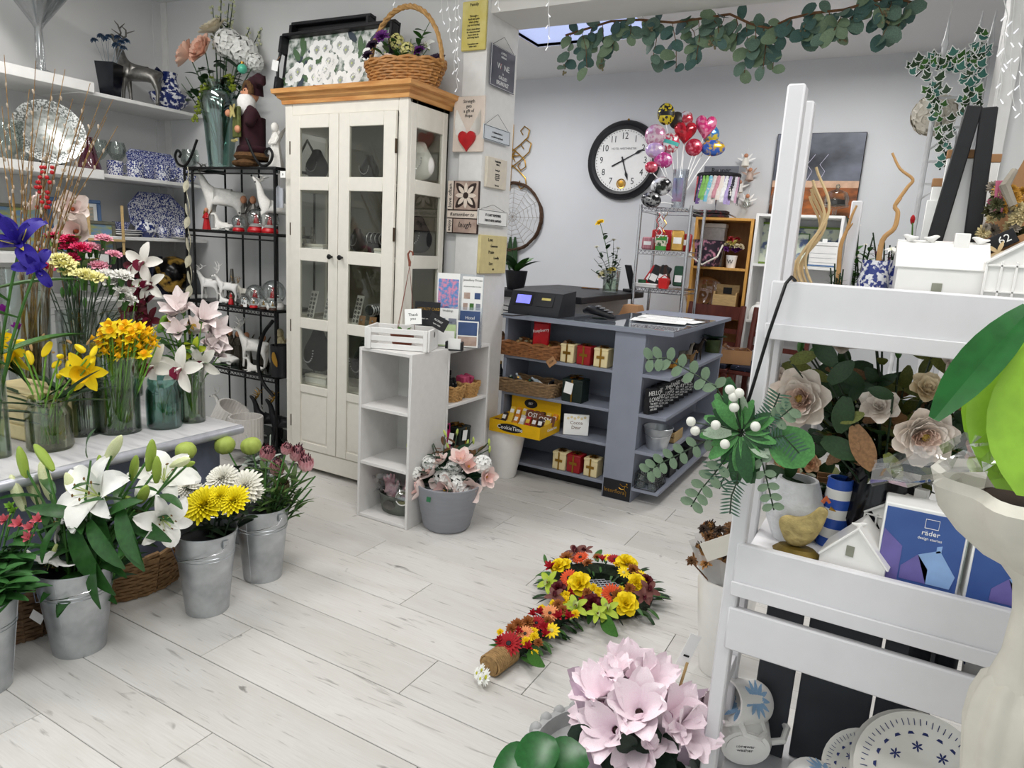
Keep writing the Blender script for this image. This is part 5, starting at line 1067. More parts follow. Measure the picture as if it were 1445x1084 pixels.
# handled basket
pB = V((at(568,100,Y=3.03).x,3.05,CT)); WH = pm('honey_willow','#a9763f',.5,var=.3,scale=40); sB = mpp(pB)
t = wicker('handled_basket','honey willow flower basket with a tall hoop handle on the cabinet',pB,.185,.115,.115,1.28,WH,9,wr=.008)
for k in range(3): MB().tube([V((.235*math.cos(a),.008*math.sin(a*14+k*2.1),.1+.30*math.sin(a)+.008*math.cos(a*14+k*2.1))) for a in [PI*i/30 for i in range(31)]],.0085,6).build('handle',WICKL,t)
PUR,DPU,LIM = PET('purple','#6a2a7c',.3),PET('dark_plum','#2a1230',.4),PET('lime_cream','#d5cf86',.15); sl = leaf(MIDG,.45,-.4,.1,.5)
for i,(x,y,r,m,c) in enumerate([(540,54,13,mum(PUR,40,.4),'purple'),(527,66,11,mum(DPU,40,.4),'dark plum'),(560,60,14,hydrangea(LIM,30),'lime cream'),(575,70,12,hydrangea(LIM,30),'lime cream'),(592,74,12,mum(PUR,40,.4),'purple'),(604,68,12,lily(LIW,LIG,ANT),'white star-shaped'),(617,90,16,mum(DPU,50,.4),'dark plum'),(546,84,10,rose(PET('blush','#f0d9d0',.05)),'blush'),(571,84,11,rose(LIW),'white'),(600,95,10,cupflower(LIW,MIDG),'white cup-shaped'),(520,80,10,mum(DPU,40,.4),'dark plum'),(586,88,12,mum(DPU,40,.4),'dark plum')]):
    h = hd(pB,x,y,-.03+.02*(i % 3)); cut('silk_flower',c+' silk flower in the handled basket',c+' basket flowers',pB+V((U(-.08,.08),U(-.03,.03),.02)),h,m,rad(h,r),V((U(-.3,.3),-.8,.6)),STEMG,.002,((sl,.06,.5,4),))
for x,y in ((600,42),(607,30),(548,50),(580,55)): h = hd(pB,x,y,0); cut('silk_foliage','trailing green silk leaf sprig in the handled basket','basket leaf sprigs',pB+V((.03,0,.02)),h,None,0,None,STEMG,.002,((sl,.06,.5,6),),cat='leaf')
# ---- inside the cabinet
x0c,x1c,y0c,y1c = CABB; SZ = [(CABZ[i][1]+CABZ[i+1][0])/2+.0095 for i in range(3)]+[CABZ[3][1]-.003]
VEL = pm('black_velvet','#131316',.9,var=.2); BEAD = pm('silver_beads','#b9b9bd',.3,metal=.8)
def cp(px,i,Y=3.06): return V((at(px,300,Y=Y).x,Y,SZ[i]))
def bust(label,p,h,m):
    t = thing('necklace_bust',label,'jewellery stand',p,U(-.3,.3),'necklace busts'); ob('bust',skinmesh('bust',[(0,0,h*.12,h*.16),(0,0,h*.45,h*.25),(0,0,h*.66,h*.2),(0,0,h*.85,h*.1),(0,0,h,h*.09)],[(0,1),(1,2),(2,3),(3,4)],m,2),t,None,None,(2.1,1.2,1.2))
    b = MB(); [b.ball((h*.24*math.cos(a),-h*.3-.004,h*.72+h*.3*math.sin(a)),h*.02,6,4) for a in [PI+PI*k/14 for k in range(15)]]; b.build('necklace',BEAD,t)['kind'] = 'stuff'
for px,i,h,l,m in ((447,0,.17,'black velvet necklace bust on the top cabinet shelf behind the left door',VEL),(520,0,.14,'black velvet necklace bust on the top cabinet shelf behind the right door',VEL),(505,1,.13,'black velvet necklace bust behind the right door, second shelf',VEL),(450,3,.26,'large black velvet necklace bust on the bottom cabinet shelf',VEL),(520,3,.24,'black velvet bust at the bottom right of the cabinet',VEL),(590,0,.2,'white necklace bust seen through the cabinet side',PLAG),(590,1,.2,'black ramp bust with crystals seen through the cabinet side',VEL)): bust(l,cp(px,i,3.08 if px < 580 else 3.12),h,m)
for px,l in ((428,'clear glass christmas tree at the cabinet left side'),(441,'clear glass christmas tree behind the left cabinet door')):
    p = cp(px,1,3.1); t = thing('glass_tree',l,'ornament',p); [MB().lathe([(.03-.006*k,.02+.03*k),(.008,.055+.03*k),(.001,.055+.03*k)],10).build('tier',thin_glass('crystal','#f4f1e6',.5),t) for k in range(4)]; MB().lathe([(.025,0),(.006,.004),(.006,.02),(.001,.02)],10).build('foot',GLASS,t)
p = cp(532,1,3.05); t = thing('bangle_roll','black cylinder bangle stand behind the right cabinet door','jewellery stand',p); MB().tube([(-.06,0,.1),(.06,0,.1)],.03,16).build('roll',VEL,t); MB().bbox((-.04,-.03,0),(.04,.03,.075),.003).build('foot',VEL,t); [MB().lathe([(.032,-.003),(.035,0),(.032,.003)],20,TR((-.045+.03*k,0,.1),(0,PI/2,0))).build('bangle',BEAD,t) for k in range(4)]
def cards(px,i,l,n,Y=3.0):
    p = cp(px,i,Y); t = thing('ring_board',l,'display card',p,0,'earring cards',(-.25,0,U(-.2,.2))); MB().bbox((-.03,0,0),(.03,.004,.17),.002).build('card',PAPER,t)
    for a in range(2):
        for b_ in range(6): MB().lathe([(.006,0),(.009,.002),(.006,.004)],8,TR((-.014+.028*a,-.001,.02+.025*b_),(PI/2,0,0))).build('ring',BLKM,t)
cards(437,2,'white card of dark rings behind the left cabinet door',2); cards(462,2,'white card of rings at the edge of the left door',2,3.05); cards(503,2,'leaning white card of rings behind the right cabinet door',2,3.02)
p = cp(533,2,3.08); t = thing('bracelet_stand','stand of silver bracelets behind the right cabinet door','jewellery stand',p); MB().tube([(0,-.06,.09),(0,.06,.09)],.028,14).build('roll',VEL,t); MB().bbox((-.02,-.03,0),(.02,.03,.065),.003).build('foot',VEL,t); [MB().lathe([(.03,-.005),(.036,0),(.03,.005)],20,TR((0,-.05+.02*k,.09),(PI/2,0,0))).build('bracelet',BEAD,t) for k in range(6)]
for k,px in enumerate((512,528)): p = cp(px,2,2.99); t = thing('earring_card','small kraft earring card on the third cabinet shelf','display card',p,0,'kraft earring cards',(-.2,0,.2*k)); MB().bbox((-.022,0,0),(.022,.003,.06),.001).build('card',KRAFT,t); MB().ball((0,-.004,.035),.006,8,6).build('earring',BEAD,t)
for px,i,w_,l in ((447,1,.14,'white jewellery box under the glass trees'),(450,3,.17,'white jewellery tray before the large black bust'),(538,1,.05,'small cream ring box behind the right door')): p = cp(px,i,2.98); t = thing('jewellery_box',l,'box',p); MB().bbox((-w_/2,-.025,0),(w_/2,.03,.035),.003).build('box',PAPER,t); MB().bbox((-w_/2-.002,-.027,.035),(w_/2+.002,.032,.05),.003).build('lid',CREAM,t)
# ================================================================== signs on the pillar
def sign(name,label,tl,br,plane,th,mat,lines=(),side=False,border=None,hang=None,tl2=None):
    k = {'X': plane} if side else {'Y': plane}; a,b_ = at(*tl,**k),at(*br,**k); w_ = abs((b_-a).y if side else (b_-a).x); h_ = a.z-b_.z
    c = (a+b_)/2; t = thing(name,label,'sign',(c.x,c.y,b_.z),PI/2 if side else 0); o = MB().bbox((-w_/2,0,0),(w_/2,th,h_),min(.003,th*.3)).build('board',mat,t)
    for s_,sz,fx,fz,m,sx in lines: text(s_,sz*h_,m,t,(fx*w_,-.0012,fz*h_),sx=sx)
    if border: MB().tube([(-w_/2+.004,-.001,.004),(w_/2-.004,-.001,.004),(w_/2-.004,-.001,h_-.004),(-w_/2+.004,-.001,h_-.004),(-w_/2+.004,-.001,.004)],.0012,4).build('border',border,t)
    if hang: MB().tube([(-w_/2+.01,th/2,h_-.005),(0,th/2,h_+hang),(w_/2-.01,th/2,h_-.005)],.0012,4).build('hanging_wire',BLKM,t)
    return t,w_,h_
YP,XP = YW-.042,XJ+.03; YLP = pm('yellow_plaque','#cdbb55',.6,col2='#e2d58e',scale=10); BGE = pm('beige_plaque','#ddd0c4',.6,var=.05); SLT = pm('slate_sign','#3e4252',.5,col2='#8f8d97',scale=2.5,thr=(.35,.75)); IVO = pm('ivory_plaque','#d9d0c0',.6,var=.05); PBL = pm('pale_blue_sign','#cfd6dd',.5,var=.03); BRN = pm('brown_tile','#8f756a',.6,col2='#c9b3a6',scale=14); DKB = pm('dark_brown','#33231f',.6); PRC_ = pm('parchment','#d5c792',.6,var=.07)
fm = lambda s_,z,sz,sx=1,m=INK,fx=0: (s_,sz,fx,z,m,sx)
sign('family_plaque','yellow plaque headed Family on the pillar front',(653,3),(684,69),YP,.015,YLP,[fm('Family',.92,.09),fm('Through a\nhard and pain\nshare bring\njoy and lasting',.6,.06,.9),fm('Hold a hand always\nfor when you need\nhome warm up\nand loving hearts',.34,.055,.8),fm('Generations now\nwithin reach',.1,.05,.8)])
t,w_,h_ = sign('angel_wing_plaque','beige plaque with embossed wings and a red heart',(641,137),(681,214),YP,.012,BGE,[fm('Strength\ngets\na gift of\nHope',.78,.085,.9)])
hb = MB(); hb.prism([(.9*math.sin(a)**3*.55,(.8*math.cos(a)-.3*math.cos(2*a)-.12*math.cos(3*a)-.05*math.cos(4*a))*.55) for a in [2*PI*k/28 for k in range(28)]],0,.25,TR((0,-.001,h_*.22),(PI/2,0,0),(w_*.55,w_*.55,.06))); hb.build('heart',RED,t)
for s_ in (-1,1):
    for k in range(9): b = MB(); petal(b,h_*(.2+.03*k),w_*.09,PI/2,0,0,0,0,0,2,4,.4,0,TR((s_*w_*(.1+.035*k),-.002,h_*(.24+.01*k)),(PI/2,0,-s_*(.1+.06*k)))); b.build('feather',PLAS,t)
t,w_,h_ = sign('remember_plaque','brown tile plaque reading Remember to laugh',(633,255),(673,331),YP,.016,DKB)
for a,b_,m,tx,fx,fz,sz in (((-.5,.46),(-.32,1),BGE,None,0,0,0),((-.28,.46),(.48,.99),BRN,None,0,0,0),((-.5,.3),(.48,.435),BGE,'Remember to',0,.365,.1),((-.28,.02),(.48,.28),BRN,'laugh',.1,.17,.15),((-.5,.02),(-.32,.28),BGE,None,0,0,0)):
    MB().bbox((a[0]*w_,-.004,a[1]*h_),(b_[0]*w_,-.0005,b_[1]*h_),.001).build('tile',m,t)
    if tx: text(tx,sz*h_,INK,t,(fx*w_,-.005,fz*h_),shear=.2)
text('love often',.11*h_,INK,t,(-.41*w_,-.005,.72*h_),(PI/2,-PI/2,0)); text('enjoy',.1*h_,INK,t,(-.41*w_,-.005,.15*h_),(PI/2,-PI/2,0))
o = daisy(PET('tile_flower','#e3d5c8',.05),DKB,8); ob('flower_relief',o,t,(.1*w_,-.006,.725*h_),(PI/2,0,0),(w_*.34,w_*.34,.008))
for s_ in (-1,1): ob('leaf_relief',leaf(DKB,.5,0,.02,.6),t,(.1*w_,-.005,.725*h_),lq((s_,0,1),(0,-1,0)),(w_*.45,w_*.45,.01)); ob('leaf_relief',leaf(DKB,.5,0,.02,.6),t,(.1*w_,-.005,.725*h_),lq((s_,0,-1),(0,-1,0)),(w_*.45,w_*.45,.01))
WHT = pm('sign_white','#efefef',.5)
sign('wine_sign','slate tin sign saying WINE is called breakfast',(694,60),(725,134),XP,.004,SLT,[fm('A MEAL\nwithout',.83,.085,1,WHT),fm('W  NE',.54,.2,1.1,WHT),fm('I',.54,.2,1,RED,-.1),fm('is',.385,.1,1,WHT),fm('CALLED',.27,.12,1,WHT),fm('BREAKFAST',.13,.145,.85,WHT)],True,WHT,.06)
sign('diet_sign','pale blue tin sign about a balanced diet and cookies',(683,174),(719,207),XP,.004,PBL,[fm('A balanced diet is',.62,.19,1),fm('a cookie in each hand',.32,.19,.95)],True,INK,.07)
sign('ivory_plaque','ivory canvas plaque with script under the cookie sign',(689,220),(714,269),XP,.02,IVO,[fm('beginnings\nwith a',.84,.1,.9),fm('loving &',.6,.09),fm('together they\nshare a quiet\nhome and find\ntheir voice',.38,.06,.9),fm('forever',.1,.09)],True)
sign('forget_sign',"white metal sign reading IF I CAN'T REMEMBER",(675,294),(715,321),XP,.005,PAPER,[fm("IF I CAN'T REMEMBER",.66,.24,.85),fm('THEN IT NEVER HAPPENED',.32,.22,.8)],True,INK,.03)
sign('love_plaque','parchment plaque of handwritten words near the pillar foot',(679,331),(713,386),XP,.02,PRC_,[fm('Love',.88,.12,1,INK,-.15),fm('Generous',.72,.1,.9),fm('Praise',.56,.12,1,INK,-.1),fm('Loudly',.41,.1,1,INK,.1),fm('Live',.26,.12,1,INK,-.1),fm('on',.12,.1)],True)
# ================================================================== on and in the white cube bookcases
zt = U1Z[0]+.0006; A_,B_,C_ = at(514,491,Z=zt),at(606,498,Z=zt),at(627,481,Z=zt); rz = math.atan2((B_-A_).y,(B_-A_).x); wc,dc,hc = (B_-A_).length,.19,.105
t = thing('white_crate','white slatted wooden crate on the narrow bookcase','crate',A_,rz)
for x in (0,wc-.012): MB().bbox((x,0,0),(x+.012,dc,hc),.002).build('end_board',WHITE,t)
for y in (0,dc-.008):
    for z in (.002,.04,.078): MB().bbox((.012,y,z),(wc-.012,y+.008,z+.026),.002).build('slat',WHITE,t)
for x in (.0121,wc-.0121-.02): MB().bbox((x,-.006,0),(x+.02,-.0002,hc),.002).build('corner_post',WHITE,t)
MB().bbox((.012,.008,0),(wc-.012,dc-.008,.006),.001).build('bottom',WHITE,t)
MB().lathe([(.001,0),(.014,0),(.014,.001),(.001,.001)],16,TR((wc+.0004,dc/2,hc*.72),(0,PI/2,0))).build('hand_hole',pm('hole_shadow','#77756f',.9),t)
cc = A_+V((math.cos(rz)*wc*.5-math.sin(rz)*dc*.5,math.sin(rz)*wc*.5+math.cos(rz)*dc*.5,.0075)); BRP = pm('brown_plastic','#7a3f2c',.5,var=.15)
t = thing('hanging_pot','brown plastic hanging pot with three strings in the crate','pot',cc); MB().lathe([(.001,0),(.045,0),(.062,.07),(.066,.072),(.064,.074),(.058,.07),(.042,.004),(.001,.004)],24).build('pot',BRP,t)
hk = at(578,376,D=(cc-CAM).dot(FW))-cc
for a in (2.6,4.9,.5): MB().tube([(.062*math.cos(a),.062*math.sin(a),.07),tuple(hk)],.0014,5).build('string',BRP,t)
MB().tube([hk+V((0,0,0)),hk+V((0,0,.022)),hk+V((-.008,0,.04)),hk+V((-.012,0,.06)),hk+V((.0,0,.075)),hk+V((.016,0,.07)),hk+V((.018,0,.054))],[.006,.007,.005,.0045,.0045,.0045,.004],8).build('hook',BRP,t)
for k in range(5): a = k*1.3; ob('leaf',leaf(MIDG,.5,-.4,.1,.5),t,(.02*math.cos(a),.02*math.sin(a),.07),lq((math.cos(a),math.sin(a),.9)),.04)
MB().lathe([(.057,.062),(.001,.066)],16).build('soil',pm('soil','#2b1d14',.95,var=.3),t)
def card(name,label,px,py,D,w_,h_,mat,rz,tilt,lines=(),cat='card',thick=.0012,roll=0):
    p = at(px,py,D=D); s = mpp(p); t = thing(name,label,cat,p,0,None,(tilt,roll,rz)); w2,h2 = s*w_,s*h_; MB().box((-w2/2,0,-h2/2),(w2/2,thick,h2/2)).build('card',mat,t,False)
    for tx,sz,fx,fz,m,sx in lines: text(tx,sz*h2,m,t,(fx*w2,-.0007,fz*h2),sx=sx,ext=.0003)
    return t
Dc = (cc-CAM).dot(FW); card('note_card','small white card standing in the white crate',583,447,Dc-.07,24,22,PAPER,.45,-.2,[('Thank\nyou',.25,0,0,INK,1)],roll=-.1)
card('loyalty_card','black loyalty card sign with pale lettering behind the crate',603,443,Dc+.06,36,34,BLACK,.45,-.1,[('LOYALTY CARD',.16,.05,.2,GOLD,.8),('collect ten stamps',.08,0,-.2,PAPER,1)]); card('business_card','black business card leaning on the crate corner',618,455,Dc-.02,28,18,INK,.45,-.2,[('FLORIST',.2,0,.1,PAPER,1),('open daily',.16,0,-.2,PAPER,1)],roll=.45)
# brochure stand on the sideways bookcase
zt2 = U2Z[0]+.0006; bs = at(645,488,Z=zt2); s = mpp(bs)
t = thing('brochure_holder','clear acrylic brochure holder with tiers on the sideways bookcase','holder',bs,.5); ACR = thin_glass('acrylic','#f3f5f8',.3)
W_ = s*33
for k,(y,z0,z1) in enumerate(((-.05,.004,s*35),(.0,.004,s*55),(.05,.004,s*100))): MB().box((-W_,y,z0),(W_,y+.003,z1)).build('tier',ACR,t,False)
for x in (-W_-.003,0,W_): MB().box((x,-.05,.004),(x+.003,.053,s*30)).build('divider',ACR,t,False)
MB().box((-W_-.004,-.055,0),(W_+.004,.055,.004)).build('base',ACR,t,False)
BLOS = pm('bouquet_photo','#d98fae',.5,col2='#5f8fc9',scale=55,thr=(.42,.58)); DKP = pm('blue_leaflet','#39507c',.5,var=.1)
def leaflet(label,x,y,z,w_,h_,m,tx=(),extra=()):
    q = bs+V((x*math.cos(.5)-y*math.sin(.5),x*math.sin(.5)+y*math.cos(.5),z)); l = thing('leaflet',label,'leaflet',q,.5,None,(-.06,0,.5)); MB().box((-w_/2,0,0),(w_/2,.003,h_)).build('sheet',m,l,False)
    for tt,sz,fz in tx: text(tt,sz*h_,INK if m is PAPER else PAPER,l,(0,-.0008,fz*h_),ext=.0003,sx=.9)
    for (a,b_,c,d,mm) in extra: MB().box((a*w_,-.0012,c*h_),(b_*w_,-.0002,d*h_)).build('picture',mm,l,False)
leaflet('bouquet greeting leaflet with pink and blue roses',-W_*.5,.035,s*42,s*31,s*58,PAPER,(),[(-.46,.46,.04,.86,BLOS)]); leaflet('white jewellery price leaflet with small pictures',W_*.52,.035,s*35,s*29,s*62,PAPER,[('Jewellery Prices',.075,.92),('all pieces made to order',.045,.78)],[(-.4,-.1,.5,.64,BRN),(.12,.4,.5,.64,DKP),(-.42,-.2,.25,.4,BRN),(-.1,.1,.25,.4,MIDG),(.2,.42,.25,.4,GREYP)])
leaflet('pale leaflet of car pictures in the middle tier',-W_*.45,-.012,s*18,s*30,s*34,PAPER,[('Weddings',.12,.9)],[(-.42,-.1,.3,.6,GREYP),(.05,.42,.3,.6,GREYP)]); leaflet('blue leaflet in the middle tier',W_*.5,-.012,s*18,s*28,s*32,DKP,[('Hotel',.2,.7)],[(-.3,.3,.1,.45,BRN)]); leaflet('green-headed leaflet in the front tier',-W_*.5,-.062,.005,s*30,s*30,pm('pale_green_sheet','#b9cf9c',.6),(),[(-.45,.45,.05,.7,PAPER)]); leaflet('photo leaflet in the front tier',W_*.45,-.062,.005,s*30,s*36,PAPER,(),[(-.44,.44,.45,.95,DKP),(-.44,.44,.05,.4,BRN)])
q = at(648,491,Z=zt2)+V((.03,-.09,0)); t = thing('card_holder','black card holder filled with business cards','holder',q,.4); MB().bbox((-.045,-.02,0),(.045,.02,.006),.002).build('base',BLACK,t); [MB().bbox((x,-.018,.006),(x+.012,.018,.045),.002).build('arm',BLACK,t) for x in (-.045,.033)]; MB().box((-.032,-.005,.006),(.032,.006,.06)).build('card_stack',PAPER,t,False)
# inside the sideways bookcase (opening faces the aisle)
def u2(y,z,x=-2.06): return V((x,y,z+.0006))
for y,l,m in ((3.0,'small wicker basket of black pouches inside the sideways bookcase',VEL),(3.15,'small wicker basket of pink parcels inside the sideways bookcase',PET('parcel_pink','#c94f77',.2))):
    p = u2(y,U2Z[1],-2.03); wicker('small_basket',l,p,.06,.05,.075,1.3,WICKL,8,square=4,n=32,stakes=12,wr=.006)
    for k in range(3): q = thing('wrapped_parcel',('black' if m is VEL else 'pink')+' wrapped parcel in a small wicker basket','parcel',p+V((.0,-.03+.03*k,.07)),U(0,1),'parcels in the small baskets',(U(-.4,.4),U(-.4,.4),0)); MB().bbox((-.03,-.012,-.02),(.03,.012,.045),.008).build('body',m,q); MB().tube([(-.031,0,.01),(.031,0,.012)],.002,4).build('tie',PAPER,q)
q = thing('black_box','flat black gift box at the back of the sideways bookcase','box',u2(3.08,U2Z[1],-2.15),PI/2); MB().bbox((-.07,-.03,0),(.07,.03,.1),.003).build('box',BLACK,q); MB().bbox((-.072,-.032,.1),(.072,.032,.13),.003).build('lid',BLACK,q)
def giftbox(label,p,w_,d_,h_,m,rz=0,bow=True,group=None,tagw=None):
    t = thing('gift_box',label,'gift box',p,rz,group); MB().bbox((-w_/2,-d_/2,0),(w_/2,d_/2,h_*.93),.004).build('box',m,t); MB().bbox((-w_/2-.002,-d_/2-.002,h_*.86),(w_/2+.002,d_/2+.002,h_),.004).build('lid',m,t)
    if bow:
        MB().box((-.005,-d_/2-.0035,0),(.005,-d_/2-.0021,h_)).build('ribbon',GOLD,t,False); b = MB()
        for k in range(9): petal(b,w_*.42,w_*.2,k*.7,.5+.4*(k % 2),-1.4,.2,.0,h_,2,4,.2)
        b.build('bow',GOLD,t)
    else: pass
    if tagw: MB().box((-tagw,-.004,-tagw*1.3),(tagw,-.003,tagw*1.3)).build('swing_tag',PAPER,t,False,(-w_*.15,-d_/2-.004,h_*.62),(0,.15,0))
    return t
DGR = pm('dark_green_card','#12211c',.5); giftbox('dark green gift box with gold bow inside the sideways bookcase',u2(3.13,U2Z[2],-2.05),.11,.11,.11,DGR,PI/2,tagw=.022)
q = thing('pink_gift_bag','hot pink gift bag with a white tag in the sideways bookcase','bag',u2(2.96,U2Z[2],-2.03),PI/2); HPK = pm('hot_pink','#c41f72',.5); MB().box((-.035,-.03,0),(.035,.03,.12),taper=.004).build('bag',HPK,q,False); MB().tube([(-.02,-.03,.12),(-.018,-.03,.16),(.018,-.03,.16),(.02,-.03,.12)],.003,5).build('handle',HPK,q); MB().box((-.018,-.036,.05),(.026,-.034,.11)).build('swing_tag',PAPER,q,False,None,(0,.3,0))
q = thing('white_box','white cardboard box on the floor of the sideways bookcase','box',u2(3.08,.018,-2.06)); MB().bbox((-.09,-.1,0),(.09,.1,.12),.003).build('box',PAPER,q); MB().bbox((-.092,-.102,.12),(.092,.102,.15),.003).build('lid',PAPER,q)
# tub with pink gloves
q = at(541,733,Z=.0186); q = V((-2.107,2.70,.0186)); t = thing('metal_tub','oval zinc tub with a leaf medallion in the bookcase','tub',q); ZINC = pm('zinc','#6d736c',.4,metal=.7,var=.2,scale=18)
MB().lathe([(.001,0),(.085,0),(.09,.006),(.105,.095),(.11,.1),(.108,.104),(.1,.098),(.084,.01),(.001,.01)],30,sq=(1.1,.75)).build('body',ZINC,t); MB().lathe([(.001,0),(.03,0),(.028,.004),(.001,.006)],20,TR((0,-.083,.055),(PI/2-.18,0,0)),sq=(1.25,.8)).build('medallion',SILV,t)
for s_ in (-1,1): MB().tube([(s_*.112,-.02,.085),(s_*.13,-.015,.09),(s_*.135,.0,.08),(s_*.13,.015,.09),(s_*.112,.02,.085)],.003,5).build('handle',ZINC,t)
GLV = pm('pink_check_glove','#dc98ac',.8,var=.15,scale=90,col2='#eec6cf'); 
for k,(x,a) in enumerate(((-.035,-.35),(.03,.25))):
    g = thing('garden_glove','pink checked gardening glove upright in the zinc tub','glove',q+V((x,-.01,.03)),0,'gardening gloves',(-.2,a,0)); J = [(0,0,0,.03),(0,0,.05,.032),(0,0,.09,.034)]; E_ = [(0,1),(1,2)]
    for f in range(4): J += [(-.03+.02*f,0,.13,.01),(-.036+.024*f,0,.165-.008*abs(f-1.5),.009)]; E_ += [(2,len(J)-2),(len(J)-2,len(J)-1)]
    J += [(.045,0,.085,.011),(.06,0,.12,.01)]; E_ += [(1,len(J)-2),(len(J)-2,len(J)-1)]; ob('glove',skinmesh('glove',J,E_,GLV,1),g,None,None,(1,.5,1))
t = thing('tape_roll','round roll of gardening twine in the zinc tub','roll',q+V((.065,-.05,.1)),0,None,(PI/2-.3,0,.2)); MB().lathe([(.018,-.01),(.036,-.01),(.036,.01),(.018,.01),(.018,-.01)],24).build('roll',pm('olive_tape','#7d7c5a',.6),t); MB().lathe([(.034,.0105),(.04,.0115),(.034,.0125)],24).build('rim',CERAM,t)
b = MB(); b.grid(lambda u,v: ((u-.5)*.22+.01*math.sin(9*v),-.075+.02*math.sin(7*u+5*v),.1+.12*v*(1-.5*abs(u-.5))+.01*math.sin(11*u)),8,5); tag(b.build('cellophane_wrap',thin_glass('cellophane','#f4f4f4',.5),None,True,q),'clear cellophane wrapped round the glove tub','wrap')

# ================================================================== around the grey pot, counter shelves and counter top
pv = at(630,742,Z=.0005); s = mpp(pv); GPOT = pm('grey_pot','#8f9198',.6,var=.05,scale=9,stretch=(1,1,6))
t = thing('grey_pot','round matt grey flower pot beside the narrow bookcase','pot',pv); hp = s*66
MB().lathe([(.001,0),(s*29,0),(s*33,s*4),(s*46,hp*.94),(s*47,hp),(s*44,hp),(s*42,hp*.9),(.001,hp*.85)],32).build('body',GPOT,t); MB().box((-.012,-.001,-.012),(.012,0,.012)).build('label',pm('green_label','#2c6a46',.5),t,False,(0,-s*45.5,hp*.8),(-.2,0,0))
MPK,MPI = PET('silk_pink','#f7e2dc',.05),PET('silk_pink_inner','#f6cfc8',.06); mg = magnolia(MPK,MPI,PET('silk_heart','#d6a848')); gdl = leaf(pm('magnolia_leaf','#1f3d28',.4,var=.25),.55,-.3,.1,.45); brl = leaf(pm('bronze_leaf','#5c3d22',.5,var=.3),.4,-.3,.1,.6)
top = pv+V((0,0,hp*.86))
def silk2(name,label,group,x,y,me,r,dv,dd=0,lv=()): h = hd(pv,x,y,dd-.02); return cut(name,label,group,top+V((U(-.04,.04),U(-.04,.04),0)),h,me,rad(h,r),V(dv),DKGREEN,.003,lv)
for x,y,r,dv in [(600,690,24,(-.7,-.6,.2)),(613,668,22,(-.5,-.6,.6)),(632,692,27,(0,-1,.25)),(637,706,20,(.1,-.9,-.3)),(650,652,20,(.2,-.4,.9)),(661,660,18,(.5,-.5,.7)),(662,690,22,(.5,-.8,.1)),(684,672,18,(.9,-.4,.1)),(588,680,18,(-.9,-.4,.1)),(622,655,16,(-.2,-.3,.9))]: silk2('silk_magnolia','blush pink silk magnolia in the grey pot','pink silk magnolias',x,y,mg,r,dv,-.05,((gdl,.08,.6,2),))
for x,y,r,dv in [(586,668,14,(-.8,-.4,.5)),(608,654,15,(-.3,-.4,.9)),(625,672,17,(0,-.8,.5)),(644,682,19,(.2,-.9,.3)),(655,695,17,(.3,-.9,0)),(681,655,16,(.8,-.4,.4)),(640,660,14,(.1,-.5,.8))]: silk2('silk_hydrangea','white silk hydrangea in the grey pot','white hydrangeas in the grey pot',x,y,hydrangea(HYD),r,dv,-.05)
BDG = PET('bud_lime','#c3d36b',.1)
for x,y in [(588,630),(576,632),(601,652),(590,645),(609,621),(628,612),(607,618),(645,610),(660,625),(668,622),(690,624),(691,634),(650,640),(632,630)]:
    silk2('bud_twig','dark twig with lime magnolia buds above the grey pot','bud twigs',x,y,bud(BDG,.3),6,(U(-.5,.5),-.2,1),.04,((brl,.06,.6,2),))
for x,y in [(581,660),(574,655),(655,712),(643,714),(686,665),(668,645),(676,690),(618,640),(640,640),(600,705)]: silk2('silk_foliage','dark magnolia leaves spilling from the grey pot','magnolia leaf sprays',x,y,None,0,(0,0,1),-.04,((gdl,.1,.55,4),))
# tall cream vase below the sweets box
pw = at(711,671,Z=.0005); s = mpp(pw); hz = .31
t = thing('tall_white_vase','tall cream tapered floor vase holding up the sweets box','vase',pw); MB().lathe([(.001,0),(s*15,0),(s*17,s*4),(s*24,hz*.6),(s*27,hz*.9),(s*26.5,hz),(s*24,hz),(s*23,hz*.6),(s*14,.01),(.001,.01)],32).build('body',CERAM,t)
# sweets box: open yellow display tray
YBX = pm('yellow_card','#e8b60c',.5,var=.05); z0 = hz+.001; a,b_,c = at(690,607,Z=z0),at(761,622,Z=z0),at(796,604,Z=z0)
ux = (b_-a); rz = math.atan2(ux.y,ux.x); wl = ux.length; dl_ = min((c-b_).length,.26); t = thing('sweets_box','yellow CookieTime display box of snack bars','box',a,rz); hb_ = .075
MB().box((0,0,0),(wl,.003,hb_)).build('front_panel',YBX,t,False); MB().box((0,.003,0),(.003,dl_,hb_)).build('side_panel',YBX,t,False); MB().box((wl-.003,.003,0),(wl,dl_,hb_)).build('side_panel',YBX,t,False); MB().box((0,dl_,0),(wl,dl_+.003,.19)).build('back_panel',YBX,t,False); MB().box((.003,.003,0),(wl-.003,dl_,.003)).build('bottom',YBX,t,False)
MB().lathe([(.001,0),(.05,0),(.05,.0015),(.001,.0015)],24,TR((wl*.42,-.0002,hb_*.5),(PI/2,0,0)),sq=(1.7,.5)).build('badge',INK,t); text('CookieTime',.034,PAPER,t,(wl*.42,-.0025,hb_*.5)); text('CookieTime',.024,PAPER,t,(wl+.0015,dl_*.6,hb_*.5),(PI/2,0,PI/2)); MB().lathe([(.001,0),(.035,0),(.035,.001),(.001,.001)],20,TR((wl*.4,dl_-.0005,.14),(PI/2,0,0)),sq=(1.3,.8)).build('stamp',INK,t); text('EST',.02,PAPER,t,(wl*.4,dl_-.0028,.14))
BARS = [pm('bar_'+n,c_,.35,var=.1) for n,c_ in (('brown','#6b3f2a'),('red','#b3282c'),('white','#d9d5cc'),('orange','#d98a2c'),('yellow','#e0c04a'),('dark','#2a2226'))]
